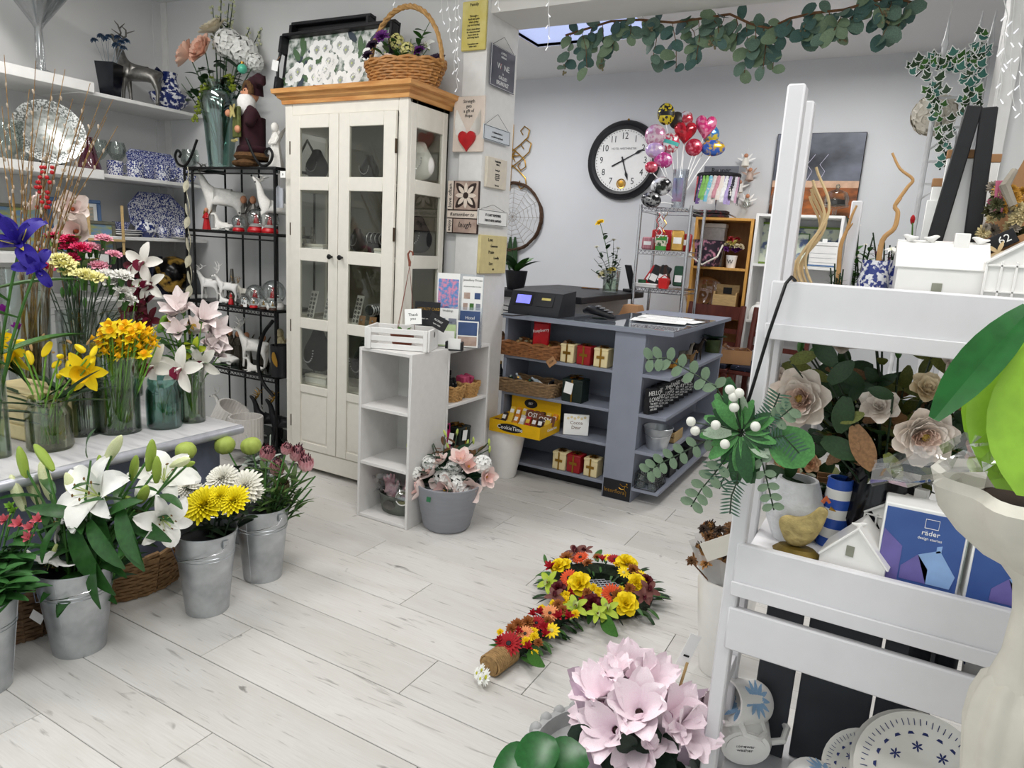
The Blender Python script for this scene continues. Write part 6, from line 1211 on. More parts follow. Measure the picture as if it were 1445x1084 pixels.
for i in range(24):
    r_,k = divmod(i,8); x = .02+(wl-.05)*k/7; y = .03+(dl_-.06)*r_/2; W = a+V((x*math.cos(rz)-y*math.sin(rz),x*math.sin(rz)+y*math.cos(rz),.012+.018*r_)); o = thing('snack_bar',['brown','red','white','orange','yellow','dark'][(i*5+r_) % 6]+' wrapped snack bar in the yellow box','snack',W,0,'snack bars',(-.5,0,rz+U(-.15,.15)))
    MB().bbox((-.016,-.008,0),(.016,.008,.062),.005).build('wrapper',BARS[(i*5+r_) % 6],o); MB().box((-.012,-.0092,.02),(.012,-.0082,.045)).build('print',PAPER if i % 3 else BARS[4],o,False)
for x,y_ in ((wl*.55,dl_-.05),(wl*.85,dl_*.6)):
    W = a+V((x*math.cos(rz)-y_*math.sin(rz),x*math.sin(rz)+y_*math.cos(rz),.05)); o = thing('protein_bar','large wrapped OSM bar standing in the yellow box','snack',W,0,'OSM bars',(-.35,0,rz)); MB().bbox((-.06,-.008,0),(.06,.008,.06),.004).build('wrapper',BARS[0],o); text('OSM',.042,PAPER,o,(0,-.0095,.032))
# counter shelves
def cs(px,py,i,Y=3.72): p = at(px,py,Y=Y); return V((p.x,Y,CZ[i]+.0006))
p = cs(750,505,1,3.73); t = wicker('long_basket','long plaited brown basket of chocolates on the upper counter shelf',p,.2,.09,.075,1.1,pm('plaited_brown','#8a5a34',.6,var=.35,scale=40),6,square=5,n=40,wr=.009)
for sx in (-1,1): MB().tube([(sx*.215,-.05,.07),(sx*.235,-.03,.115),(sx*.235,.03,.115),(sx*.215,.05,.07)],.012,6).build('handle',WICKD,t)
CH = [pm('foil_gold','#b9914a',.3,metal=.7,var=.2),pm('foil_dark','#2a2320',.4,var=.3),pm('kraft_bag','#b08a5c',.7),pm('foil_cream','#d3c7a8',.4)]
for k in range(10): o = thing('chocolate_bag',['gold','dark','kraft','cream'][k % 4]+' bag of chocolates in the long plaited basket','snack',p+V((-.17+.036*k,U(-.03,.03),.03)),U(0,3),'bagged chocolates',(U(-.4,.4),U(-.4,.4),U(0,3))); MB().bbox((-.026,-.016,0),(.026,.016,.055),.012).build('bag',CH[k % 4],o); MB().tube([(0,0,.055),(0,0,.07)],[.006,.014],7).build('twist',CH[(k+1) % 4],o)
o = thing('red_snack_packet','tall red Raspberry snack packet in the long basket','snack',p+V((.07,-.03,.045)),0,None,(-.08,0,.05)); MB().bbox((-.052,-.014,0),(.052,.014,.165),.008).build('packet',RED,o); text('Raspberry',.026,PAPER,o,(0,-.0155,.12),(PI/2,-.2,0)); MB().box((-.016,-.0152,.01),(.016,-.0143,.035)).build('barcode',PAPER,o,False); MB().bbox((-.054,-.006,.155),(.054,.006,.175),.002).build('seal',RED,o)
t = thing('kraft_tag','kraft price tag hanging from the long basket','tag',at(778,511,Y=3.6)); MB().box((-.03,0,-.022),(.03,.001,.022)).build('card',KRAFT,t,False,None,(0,-.7,0)); text('12.50',.015,INK,t,(0,-.001,0),(PI/2,-.7,0))
CRB = pm('cream_box','#e0d0a2',.5,var=.04); RDB = pm('red_box','#941a20',.45,var=.06)
for x,y,m,i,l in ((803,518,CRB,1,'cream chocolate box nearest the long basket'),(826,522,RDB,1,'red chocolate box between two cream ones on the upper shelf'),(850,526,CRB,1,'cream chocolate box beside the counter pillar, upper shelf'),(792,663,CRB,4,'cream chocolate box on the bottom counter shelf, far from the pillar'),(812,668,RDB,4,'red chocolate box on the bottom counter shelf'),(836,672,CRB,4,'cream chocolate box beside the pillar, bottom counter shelf')):
    p = cs(x,y,i,3.71); t = giftbox(l,p,.088,.085,.11,m,-.05,True,'ribboned chocolate boxes'); MB().box((-.025,-.0465,.05),(.025,-.0455,.066)).build('label',GOLD,t,False)
p = cs(745,560,2,3.73); t = wicker('long_basket','long grey-brown basket of bottles on the middle counter shelf',p,.2,.09,.075,1.1,pm('rush_brown','#846a4c',.7,var=.3,scale=40),8,square=5,n=40,wr=.007)
for k in range(9): o = thing('small_bottle',['dark','green','gold','clear'][k % 4]+' small bottle lying in the grey-brown basket','bottle',p+V((-.16+.038*k,U(-.02,.02),.05)),0,'small bottles in the basket',(U(.7,1.2),0,U(-.8,.8))); MB().lathe([(.001,0),(.016,0),(.016,.06),(.007,.075),(.007,.095),(.001,.095)],12).build('glass',[BLACK,pm('bottle_green','#1f4a35',.2),CH[0],pm('bottle_pale','#a9b3bb',.2)][k % 4],o); MB().lathe([(.0165,.015),(.0165,.045)],12).build('label',PAPER,o)
for k,(x,m) in enumerate(((-.2,BLACK),(-.175,pm('bottle_green','#1f4a35',.2)))): o = thing('dark_bottle','tall dark bottle standing at the jamb end of the basket' if k == 0 else 'tall green bottle leaning in the basket end','bottle',p+V((x,.0,.012)),0,None,(.15,.2*k,0)); MB().lathe([(.001,0),(.024,0),(.024,.09),(.01,.12),(.01,.15),(.001,.15)],14).build('glass',m,o); MB().lathe([(.0245,.02),(.0245,.07)],14).build('label',PAPER,o); MB().lathe([(.012,.145),(.012,.16),(.001,.16)],10).build('cap',GOLD,o)
giftbox('dark green gift box with gold bow on the middle counter shelf',cs(811,566,2,3.71),.13,.11,.135,DGR,0,tagw=.026)
p = cs(812,612,3,3.70); t = thing('chocolate_box','white flat chocolate box leaning on the third counter shelf','box',p,0,None,(-.1,0,.5)); MB().bbox((-.075,-.012,0),(.075,.012,.125),.002).build('box',PAPER,t); text('Cocoa\nDear',.028,pm('cocoa_ink','#6b4630',.5),t,(0,-.0128,.06)); [MB().ball((-.05+.02*k,-.0125,.1+.008*(k % 2)),(.008,.001,.008),8,5).build('printed_nut',CRB,t) for k in range(6)]
# counter top
ctz = CZ[0]+.0295
p = at(748,446,Z=ctz); s = mpp(p); t = thing('cash_register','black cash register with a glowing blue display','register',p+V((0,.06,0)),.02); w_ = s*40; RGP = pm('register_black','#1b1d24',.5,var=.08); LCD = pm('lcd_blue','#7d7ff0',.3,emit=.9)
b = MB(); b.prism([(0,0),(.24,0),(.24,s*36),(.05,s*33),(0,s*8)],-w_,w_,Matrix(((0,0,1,0),(1,0,0,-.03),(0,1,0,0),(0,0,0,1)))); b.build('body',RGP,t)
sl_ = math.atan2(s*25,.05); T0 = lambda x,z: (x,-.03+.05*z-.002,s*8+s*25*z)
MB().bbox((-w_*.82,-.003,-s*9),(-w_*.1,0,s*9),.002).build('display_frame',BLACK,t,True,T0(0,.55),(sl_-PI/2,0,0)); MB().box((-w_*.74,-.0042,-s*6.5),(-w_*.18,-.003,s*6.5)).build('screen',LCD,t,False,T0(0,.55),(sl_-PI/2,0,0)); MB().bbox((w_*.05,-.003,-s*9),(w_*.72,0,s*9),.002).build('printer_cover',RGP,t,True,T0(0,.55),(sl_-PI/2,0,0)); MB().box((w_*.25,-.0042,s*.5),(w_*.6,-.0031,s*4)).build('sticker',YLP,t,False,T0(0,.55),(sl_-PI/2,0,0))
p = at(843,450,Z=ctz); t = thing('payment_terminal','black handheld card payment terminal on the glass top','terminal',p+V((0,.03,.004)),-.1); MB().tube([(-.105,0,.03),(-.07,0,.045),(0,0,.035),(.07,0,.02),(.105,0,.012)],[.02,.034,.032,.024,.012],12,flat=.8).build('body',BLACK,t); [MB().box((-.02+.028*k,-.022,.066-.009*k),(-.004+.028*k,.022,.071-.009*k)).build('key',pm('grey_key','#8b8d92',.5),t,False) for k in range(4)]; MB().lathe([(.045,-.002),(.05,.0),(.001,.004)],14).build('base',pm('terminal_base','#24302a',.5),t)
for k in range(3): a,b_ = at(708,430+7*k,Z=ctz+.012),at(800-12*k,446-2*k,Z=ctz+.004); tag(MB().tube([a,a.lerp(b_,.3)+V((0,-.03*k,-.006)),a.lerp(b_,.7)+V((0,-.05,-.004)),b_],.004,6).build('cable',BLACK),['black cable behind the register','black cable looped before the register','coiled black cable of the payment terminal'][k],'cable')
for k,(x,y,r_) in enumerate(((940,449,.05),(952,452,-.1),(930,453,.2))): p = at(x,y,Z=ctz+.002+.003*k); t = thing('paper_sheet',['white order form lying on the glass top','white order form on top of the others','white order pad at the edge of the forms'][k],'paper',p,r_,'order forms'); MB().box((-.16,-.1,0),(.16,.1,.002)).build('sheet',PAPER,t,False); [MB().box((-.13,.06-.03*q,.0021),(.1,.063-.03*q,.0024)).build('ruled_line',pm('rule_grey','#a9adb5',.6),t,False) for q in range(4)]
# end shelves
def es(px,i,X=-1.1): y = at(px,500+45*i,X=X).y; return V((X,y,EZ[i]+.0006))
def animal(label,p,h,m,rz=0,cat='figurine',pose='stand'): return deer('animal_figurine',label,p,h,rz,m,pose,None,'animal figurines on the counter end',True)
TAN = pm('tan_fur','#8a6b46',.8,var=.3); CATY = pm('ginger_fur','#b9812f',.8,var=.3); DKF = pm('dark_fur','#2e241d',.8,var=.35); GRF = pm('grey_fur','#8c8579',.8,var=.3)
animal('ginger cat figurine at the front of the counter end shelf',es(945,1),.075,CATY,-.6,pose='lie'); animal('grey meerkat figurine sitting up on the counter end shelf',es(962,1),.13,GRF,-.3,pose='up'); animal('dark brown dog figurine on the counter end shelf',es(976,1),.15,DKF,-.6); animal('tan and black dog figurine in the middle of the end shelf',es(968,1,-1.06),.1,TAN,-.3)
p = es(999,1); t = thing('candle_pot','green candle pot with foliage at the far end of the shelf','pot',p); MB().lathe([(.001,0),(.05,0),(.055,.09),(.05,.09),(.001,.07)],18).build('pot',pm('olive_pot','#43502a',.4,var=.3),t); [ob('leaf',gdl,t,(0,0,.085),lq((math.cos(k),math.sin(k),.5)),.1) for k in range(8)]
for k in range(8):
    y = 3.67+.105*k; t = thing('word_plaque','black box plaque covered in white words on the counter end','plaque',(-1.11,y,EZ[2]+.0006),0,'word plaques',(0,0,PI/2-.35)); MB().bbox((-.045,0,0),(.045,.035,.145),.002).build('block',INK,t); text(['HELLO\nLOVE','BE\nKIND','HOME\nIS US','DREAM\nBIG','LIVE\nLIFE','GOOD\nDAY','YOU\n& ME','JUST\nBE'][k],.036,PAPER,t,(0,-.001,.1)); text('THE BEST\nTHINGS IN\nLIFE ARE',.016,PAPER,t,(0,-.001,.042))
p = V((-1.09,3.74,EZ[3]+.0006)); t = thing('small_bucket','small galvanised bucket on the counter end shelf','bucket',p); MB().lathe([(.001,0),(.055,0),(.056,.004),(.082,.125),(.085,.128),(.081,.13),(.078,.124),(.052,.008),(.001,.008)],26).build('body',GALV,t); MB().tube([(-.084,0,.115),(-.07,-.05,.09),(0,-.085,.075),(.07,-.05,.09),(.084,0,.115)],.002,5).build('handle',CHROME,t)
t = thing('wooden_crate','small wooden crate behind the galvanised bucket','crate',(-1.1,4.0,EZ[3]+.0006)); [MB().bbox((-.06,-.09,.004+.032*k),(.06,-.082,.03+.032*k),.001).build('slat',WOODL,t) for k in range(2)]; [MB().bbox((x,-.082,0),(x+.008,.09,.062),.001).build('side',WOODL,t) for x in (-.06,.052)]; MB().bbox((-.052,-.08,0),(.052,.09,.005),.001).build('bottom',WOODL,t)
for k in range(3): o = thing('pine_cone','dark pine cone in the small wooden crate','pine cone',(-1.125+.025*k,3.97+.03*k,EZ[3]+.03),0,'pine cones'); ob('cone',mum(pm('cone_brown','#3a2a20',.8,var=.3),50,.4,0,1.2),o,None,(.5,.2,k),.03)
p = V((-1.1,3.72,EZ[4]+.0006)); t = thing('bottle_carrier','black wire carrier holding glass bottles on the lowest end shelf','carrier',p,PI/2)
for z in (.004,.05,.09): MB().tube([(-.1,-.06,z),(.1,-.06,z),(.1,.06,z),(-.1,.06,z),(-.1,-.06,z)],.0025,5).build('wire_ring',BLKM,t)
for k in range(16): x = -.1+.2*(k % 8)/7; y = -.06 if k < 8 else .06; MB().tube([(x,y,.004),(x,y,.09)],.0018,4).build('wire_upright',BLKM,t)
for k in range(6): o = thing('glass_bottle','small clear glass milk bottle in the wire carrier','bottle',p+V((-.033+.066*(k % 2),-.066+.066*(k//2),.006)),0,'milk bottles'); MB().lathe([(.001,0),(.026,0),(.027,.06),(.014,.09),(.014,.115),(.012,.115),(.012,.09),(.024,.06),(.001,.005)],16).build('body',GLASS,o); MB().lathe([(.015,.108),(.016,.112),(.015,.116)],12).build('lip',GLASS,o)
for k,y in enumerate((4.0,4.2,4.4)): t = thing('dark_box',['slate photo box next to the wire carrier','slate photo box in the middle of the lowest end shelf','slate photo box at the far lowest end shelf'][k],'box',(-1.1,y,EZ[4]+.0006)); MB().bbox((-.05,-.07,0),(.05,.07,.08),.003).build('box',INK,t); MB().bbox((-.052,-.072,.08),(.052,.072,.1),.003).build('lid',BLACK,t)

# ================================================================== rear room
YWL = YR-.001
# wall clock
c = at(878,226,Y=YR-.05); s = mpp(c); R_ = s*53; t = thing('wall_clock','large round black-rimmed wall clock with a white dial','clock',(c.x,YWL,c.z),0,None,(PI/2,0,0))
MB().lathe([(R_*.80,.03),(R_*.82,.05),(R_*.88,.055),(R_*.93,.045),(R_*1.0,.04),(R_*1.03,.02),(R_,0),(.001,0)],48).build('rim',BLACK,t); MB().lathe([(R_*.82,.028),(.001,.028)],48).build('dial',PAPER,t)
for k in range(1,13): a = PI/2-k*PI/6; text(str(k),R_*.24,INK,t,(R_*.62*math.cos(a),R_*.62*math.sin(a),.0285),(0,0,0),ext=.0006,name='numeral',sx=.85)
for k in range(60): a = k*PI/30; MB().cbox((0,0,0),(R_*.02,R_*.02,.001)).build('minute_mark',INK,t,False,(R_*.76*math.cos(a),R_*.76*math.sin(a),.0287),(0,0,a))
text('HOTEL WESTMINSTER',R_*.07,INK,t,(0,R_*.3,.0285),(0,0,0),ext=.0003); MB().lathe([(R_*.1,.03),(R_*.13,.033),(R_*.13,.0285)],24,TR((0,-R_*.6,0))).build('pendulum_ring',GOLD,t); MB().lathe([(R_*.09,.031),(.001,.034)],20,TR((0,-R_*.6,0))).build('pendulum_bob',GOLD,t)
def hand(a,L,tail,nm): MB().prism([(-R_*.02,-tail),(R_*.02,-tail),(R_*.012,L*.55),(R_*.04,L*.7),(0,L),(-R_*.04,L*.7),(-R_*.012,L*.55)],.033,.035,TR((0,0,0),(0,0,-a))).build(nm,INK,t)
hand(math.radians(63),R_*.66,R_*.34,'minute_hand'); hand(math.radians(161),R_*.55,R_*.1,'hour_hand'); MB().lathe([(R_*.04,.036),(.001,.038)],14).build('hub',INK,t); MB().ball((R_*.05,R_*1.04,.02),R_*.03,8,6).build('hook',GOLD,t)
# gold scroll and dreamcatcher on the wall
c = at(722,222,Y=YWL-.02); s = mpp(c); t = thing('gold_scroll','gold wire heart scroll ornament hanging on the rear wall','ornament',c)
def heartwire(z,sc_,name='scroll'): 
    for sx in (-1,1): MB().tube([(0,0,z),(sx*s*12*sc_,0,z+s*8*sc_),(sx*s*24*sc_,0,z+s*18*sc_),(sx*s*26*sc_,0,z+s*28*sc_),(sx*s*18*sc_,0,z+s*33*sc_),(sx*s*12*sc_,0,z+s*27*sc_),(sx*s*16*sc_,0,z+s*22*sc_)],.006,6).build(name,GOLD,t)
heartwire(s*8,1.); heartwire(-s*10,-1); heartwire(-s*14,1.15); heartwire(s*12,-.9); MB().tube([(0,0,-s*46),(0,0,s*44)],.006,6).build('rod',GOLD,t); [MB().tube([(0,0,s*2),(s*12*math.cos(k*PI/3),0,s*2+s*9*math.sin(k*PI/3))],[.009,.004],5).build('fleur',GOLD,t) for k in range(6)]
c = at(723,306,Y=YWL-.03); s = mpp(c); t = thing('dreamcatcher','twig hoop dreamcatcher with a string web on the rear wall','ornament',c); R_ = s*46
for k in range(5): MB().tube([(R_*math.cos(a)*(1+.03*math.sin(5*a+k)),.012*math.sin(7*a+k*1.3),R_*math.sin(a)*(1+.03*math.cos(4*a+2*k))) for a in [2*PI*i/40 for i in range(41)]],.008,5,caps=False).build('twig_ring',pm('vine_brown','#4a3526',.8,var=.35,scale=40),t)
b = MB()
for k in range(1,7): b.tube([(R_*k/7*math.cos(a)*(1-.06*(i % 2)),0,R_*k/7*math.sin(a)*(1-.06*(i % 2))) for i,a in enumerate([2*PI*i/24 for i in range(25)])],.0018,4,caps=False)
for k in range(12): b.tube([(0,0,0),(R_*math.cos(k*PI/6),0,R_*math.sin(k*PI/6))],.0016,4)
b.build('string_web',pm('twine','#8a8075',.8),t)['kind'] = 'stuff'
for k,x in enumerate((-.05,.0,.05)): ob('feather',leaf(DKGREEN if k else TWIG,.16,-.1,.1,.7),t,(x,-.01,-R_*.6),lq((.05*k-.05,0,-1),(0,-1,0)),R_*1.1)
# plant and dark stand behind the pillar
p = V((-2.38,4.3,1.101)); t = thing('bench_plant','green leafy plant in a black pot behind the pillar','plant',p); MB().lathe([(.001,0),(.06,0),(.08,.13),(.074,.13),(.001,.11)],20).build('pot',BLACK,t); [ob('leaf',leaf(MIDG if k % 2 else DKGREEN,.35,-.5,.1,.6),t,(0,0,.12),lq((math.cos(k*1.1),math.sin(k*1.1),U(.4,1.4))),U(.12,.22)) for k in range(16)]
# vase of yellow roses on the bench
p = V((-1.98,5.0,1.101)); p = at(861,412,Z=1.1012); s = mpp(p); pv = p; vase('square glass vase of garden stems on the black bench',p,[(s*11,0),(s*12,s*30)],GLASS,s*18)
GR2 = leaf(DKGREEN,.5,-.3,.1,.5)
for x,y,r_,m,c in ((847,315,7,rose(PET('rose_yellow','#f2cf2a',.1)),'tall yellow'),(852,388,9,rose(PET('rose_ivory','#efe9c4',.05)),'ivory'),(863,383,8,rose(PET('rose_lemon','#e6d36a',.1)),'lemon')): h = hd(pv,x,y,0); cut('rose',c+' rose in the glass vase on the bench',None,pv+V((U(-.01,.01),0,.01)),h,m,rad(h,r_),V((-.3,-.5,.8)),STEMG,.003,((GR2,.06,.45,6),))
for x,y in ((838,365),(842,350),(866,340),(872,352),(876,365),(834,380),(868,370)): h = hd(pv,x,y,0); cut('green_sprig','feathery green sprig in the bench vase','bench vase sprigs',pv+V((U(-.01,.01),0,.01)),h,mum(PET('waxflower','#d9d5c2',.1),14,.4) if y < 355 else None,rad(h,5),None,STEMD,.002,((GR2,.045,.4,8),),cat='leaf')
p = V((-1.86,5.22,1.1012)); t = thing('phone_stand','black tilted phone stand on the bench end','stand',p,-.6); MB().bbox((-.05,-.04,0),(.05,.05,.02),.004).build('base',BLACK,t); MB().bbox((-.04,0,0),(.04,.012,.2),.004).build('arm',BLACK,t,True,(0,.02,.015),(.35,0,0))
p = at(833,408,Z=1.1012); t = thing('pen','brown pen lying on the black bench','pen',p,.3); MB().tube([(-.07,0,.005),(.06,0,.005),(.075,0,.005)],[.005,.005,.001],7).build('barrel',TWIG,t); MB().tube([(-.02,0,.011),(-.065,0,.011)],.0015,4).build('clip',GOLD,t)
# chrome wire rack
rx0,rx1,ry0,ry1 = at(897,410,Y=5.05).x,at(966,410,Y=5.05).x,5.0,5.38; RZ = [at(930,y,Y=5.0).z for y in (293,354,408,500)]
t = thing('chrome_rack','chrome wire shelving unit of snacks behind the counter','rack',(0,0,0))
for x in (rx0,rx1):
    for y in (ry0,ry1): MB().tube([(x,y,0),(x,y,RZ[0]+.02)],.012,10).build('post',CHROME,t)
for z in RZ+[.2]:
    b = MB(); 
    for dz in (0,-.03): b.tube([(rx0,ry0,z+dz),(rx1,ry0,z+dz),(rx1,ry1,z+dz),(rx0,ry1,z+dz),(rx0,ry0,z+dz)],.004,5)
    n = 12
    for k in range(n): x = rx0+(rx1-rx0)*k/n; b.tube([(x,ry0,z),(x+(rx1-rx0)/n*.5,ry0,z-.03),(x+(rx1-rx0)/n,ry0,z)],.003,4); b.tube([(x,ry0,z),(x,ry1,z)],.002,4)
    b.build('wire_shelf',CHROME,t)['kind'] = 'stuff'
def rk(px,i,Y=5.1): return V((min(max(at(px,350,Y=Y).x,rx0+.05),rx1-.05),Y,RZ[i]+.005))
def packet(label,p,w_,h_,m,rz=0,m2=None,d_=.04,group='snack packets on the chrome rack',tx=None):
    t = thing('snack_packet',label,'snack',p,0,group,(-.06,0,rz)); MB().bbox((-w_/2,-d_/2,0),(w_/2,d_/2,h_),.012).build('packet',m,t); MB().box((-w_*.32,-d_/2-.001,h_*.35),(w_*.32,-d_/2-.0002,h_*.65)).build('print',m2 or PAPER,t,False)
    if tx: text(tx,w_*.2,INK,t,(0,-d_/2-.0015,h_*.5))
GBX = pm('green_can','#3c8f3a',.4)
packet('big red snack bag on the second chrome shelf',rk(933,1,5.15),.16,.15,RED); packet('gold snack bag on the second chrome shelf',rk(955,1,5.1),.09,.15,CH[0],.2); packet('pink striped snack box on the second chrome shelf',rk(914,1,5.05),.09,.09,pm('striped_box','#d9a3ac',.5,col2='#8a2a3a',scale=60,stretch=(1,0,0))); packet('dark red packet at the second chrome shelf end',rk(968,1,5.2),.07,.13,RDB)
t = thing('crisp_can','small green crisp can on the second chrome shelf','can',rk(932,1,5.03)); MB().lathe([(.001,0),(.04,0),(.04,.1),(.001,.1)],18).build('tube',GBX,t); MB().lathe([(.041,.1),(.041,.108),(.001,.108)],18).build('lid',PAPER,t); MB().lathe([(.0405,.03),(.0405,.07)],18).build('print',pm('can_print','#d9d2c0',.5,col2='#2c5c2c',scale=40,thr=(.45,.55)),t)
for k,(x,m,a,l) in enumerate(((908,RED,.5,'red bag standing on its corner on the third chrome shelf'),(922,BLACK,.35,'black coffee bag leaning left on the third chrome shelf'),(934,BLACK,.3,'black coffee bag leaning right on the third chrome shelf'),(946,WOODD,-.3,'dark brown coffee bag behind the red basket'),(962,pm('bottle_green','#1f4a35',.2),0,'dark green bag at the post of the third chrome shelf'))):
    p = rk(x,2,5.12); t = thing('coffee_bag',l,'snack',p,0,'bags on the third chrome shelf',(-.1,a,0)); MB().bbox((-.04,-.02,.02),(.04,.02,.17),.012).build('bag',m,t); MB().box((-.026,-.021,.05),(.026,-.0202,.1)).build('label',PAPER,t,False)
t = thing('red_basket','small red plastic basket on the third chrome shelf','basket',rk(942,2,5.03)); MB().lathe([(.001,0),(.04,0),(.05,.075),(.046,.075),(.038,.006),(.001,.006)],4,TR((0,0,0),(0,0,PI/4))).build('body',pm('red_plastic','#e02a2a',.4),t); MB().tube([(-.036,0,.07),(0,0,.1),(.036,0,.07)],.004,5).build('handle',RED,t)
t = thing('white_tray','shallow white tray on the third chrome shelf','tray',rk(918,2,5.03)); MB().bbox((-.08,-.03,0),(.08,.03,.025),.004).build('base',PAPER,t); MB().bbox((-.084,-.034,.02),(.084,.034,.028),.002).build('rim',PAPER,t)
t = thing('ribbon_roll','green ribbon roll on the white tray','ribbon',rk(908,2,5.03)+V((0,0,.029))); MB().lathe([(.012,0),(.03,0),(.03,.025),(.012,.025),(.012,0)],18).build('roll',GRN,t); MB().lathe([(.001,.002),(.012,.002),(.012,.023),(.001,.023)],12).build('core',PAPER,t)
# balloons in a clear tub on the rack
pb = V((at(957,285,Y=5.06).x,5.06,RZ[0]+.005)); s = mpp(pb); t = thing('balloon_tub','clear acrylic tub holding balloon sticks','tub',pb); MB().lathe([(.001,0),(s*9,0),(s*11,s*52),(s*10.4,s*52),(s*8.6,.004),(.001,.004)],20).build('body',ACR,t); MB().box((-s*7,-s*9.5,s*8),(s*7,-s*9.2,s*40)).build('insert',pm('photo_card','#8fa3c9',.5,col2='#a0454c',scale=6),t,False)
def balloon(x,y,rx,ry,m,l,shape='round',tx=None,dd=0,m2=None):
    h = hd(pb,x,y,dd); q = pb+V((U(-.02,.02),U(-.02,.02),.02)); t = thing('foil_balloon',l,'balloon',h,0,'foil balloons on sticks',(0,U(-.3,.3),.4)); rx,ry = rad(h,rx),rad(h,ry)
    if shape == 'heart': pts = [(rx*1.05*math.sin(a)**3,ry*(.85*math.cos(a)-.3*math.cos(2*a)-.12*math.cos(3*a)-.05*math.cos(4*a))*1.05) for a in [2*PI*k/32 for k in range(32)]]
    else: pts = [(rx*math.cos(a),ry*math.sin(a)) for a in [2*PI*k/28 for k in range(28)]]
    b = MB(); n = len(pts); rings = [(1,0),(.93,.28),(.75,.52),(.4,.72),(.02,.78)]
    for sg in (-1,1):
        vs = [(px*f,sg*g*min(rx,ry)*.75,pz*f) for f,g in rings for px,pz in pts]; fs = [(j*n+i,j*n+(i+1) % n,(j+1)*n+(i+1) % n,(j+1)*n+i) for j in range(len(rings)-1) for i in range(n)]; b.add(vs,[f if sg < 0 else f[::-1] for f in fs])
    b.build('foil',m,t)
    if m2: MB().lathe([(1,-.25),(1.01,0),(1,.25)],28,TR((0,0,0),(0,0,0),(rx*.97,min(rx,ry)*.6,ry*.7))).build('band',m2,t)
    if tx: text(tx,rx*.5,INK,t,(0,-min(rx,ry)*.62,0))
    M = Matrix.Rotation(.4,3,'Z'); st = thing('balloon_stick','white plastic stick of a foil balloon','stick',q,0,'balloon sticks'); L = h-q; MB().tube([(0,0,0),L*.5,L-V((0,0,ry*.6))],.0035,5).build('stick',PAPER,st); MB().lathe([(.001,-.012),(.009,-.01),(.006,.01),(.001,.012)],8,TR(L-V((0,0,ry*.8)))).build('cup',RED if x > 960 else PAPER,st)
FO = lambda n,c1,c2,sc_=22,th=(.45,.55): pm('foil_'+n,c1,.2,metal=.35,col2=c2,scale=sc_,thr=th,coat=.5)
balloon(940,161,12,15,FO('smile','#d9c22a','#1a1a1c',45,(.5,.54)),'black foil balloon dotted with yellow smileys',m2=BLACK); balloon(967,186,15,17,FO('red','#c2182c','#8f0f20'),'red foil balloon with silver script','heart'); balloon(996,178,14,18,FO('pink','#d9337a','#e889a8',30),'hot pink heart-shaped foil balloon','heart'); balloon(925,192,15,16,FO('pastel','#e3c9d3','#c98aa9',30),'pale pink dotted foil balloon'); balloon(946,202,13,14,FO('party','#e8e6e4','#c9455c',40),'white party foil balloon with a teal band',m2=pm('teal_foil','#4fb0a9',.3)); balloon(1006,209,17,11,FO('multi','#3560b8','#c9a32c',24),'blue patchwork oval foil balloon'); balloon(979,208,12,12,FO('red2','#b01c3a','#d96a7c',30),'small red glitter foil balloon'); balloon(936,226,13,11,FO('magenta','#c23a8a','#e8a3c9',30),'magenta and pink foil balloon'); balloon(919,236,9,8,FO('red3','#c22a44','#e07a8a',30),'little red foil balloon beside the magenta one'); balloon(924,212,13,11,FO('lilac','#c9a9d9','#e8d3e3',30),'lilac foil balloon under the pale pink one'); balloon(933,263,15,13,FO('bw','#e2e2e2','#17171a',14),'black and white foil balloon marked HAPPY',tx='HAPPY',dd=-.08); balloon(919,282,14,11,FO('zebra','#9a9a9a','#17171a',40),'silver and black zebra foil balloon',dd=-.08); balloon(955,170,11,12,FO('dark','#d9d9d9','#1c1c20',30),'black and silver foil balloon behind the red heart',dd=.06); balloon(1003,190,12,13,FO('yellow','#e0c63a','#3a7ab8',20),'yellow and blue foil balloon behind the pink heart',dd=.06); balloon(968,168,10,11,FO('silver','#cfcfd3','#c23a4a',14),'silver foil balloon above the red heart',dd=.05)
for k in range(5): h = hd(pb,930+U(-8,14),300,-.1); t = thing('curling_ribbon','curled balloon ribbon hanging down the chrome rack','ribbon',h,0,'curled ribbons'); MB().tube([(.012*math.sin(i*1.4+k),0,-.016*i) for i in range(12)],.003,4).build('curl',[RED,GOLD,PAPER,RDB,SILV][k],t); MB().ball((0,0,0),.006,6,5).build('knot',PAPER,t)
# pine and white bookcases
def bookcase(label,x0,x1,y0,y1,h,zs,m,mb):
    t = thing('bookcase',label,'bookcase',(0,0,0)); th = .02
    for x in (x0,x1-th): MB().bbox((x,y0,0),(x+th,y1,h),.002).build('side_panel',m,t)
    MB().bbox((x0+th,y0,h-th),(x1-th,y1,h),.002).build('top',m,t); MB().box((x0+th,y1-.008,0),(x1-th,y1,h-th)).build('back_panel',mb,t,False)
    for z in zs: MB().bbox((x0+th,y0+.004,z-th),(x1-th,y1-.008,z),.002).build('shelf',m,t)
PINE2 = pm('yellow_pine','#c9964a',.45,var=.12,scale=8,stretch=(6,6,1)); by0,by1 = 5.53,5.87; bx0,bx1 = at(974,380,Y=by0).x,at(1063,320,Y=by0).x; zt_ = at(1015,307,Y=by0).z; zsh = at(1010,377,Y=by0).z
bookcase('yellow pine bookcase behind the chairs',bx0,bx1,by0,by1,zt_,[zsh,.95,.45,.06],PINE2,pm('pine_back','#94683a',.6,var=.15,scale=9,stretch=(6,6,1)))
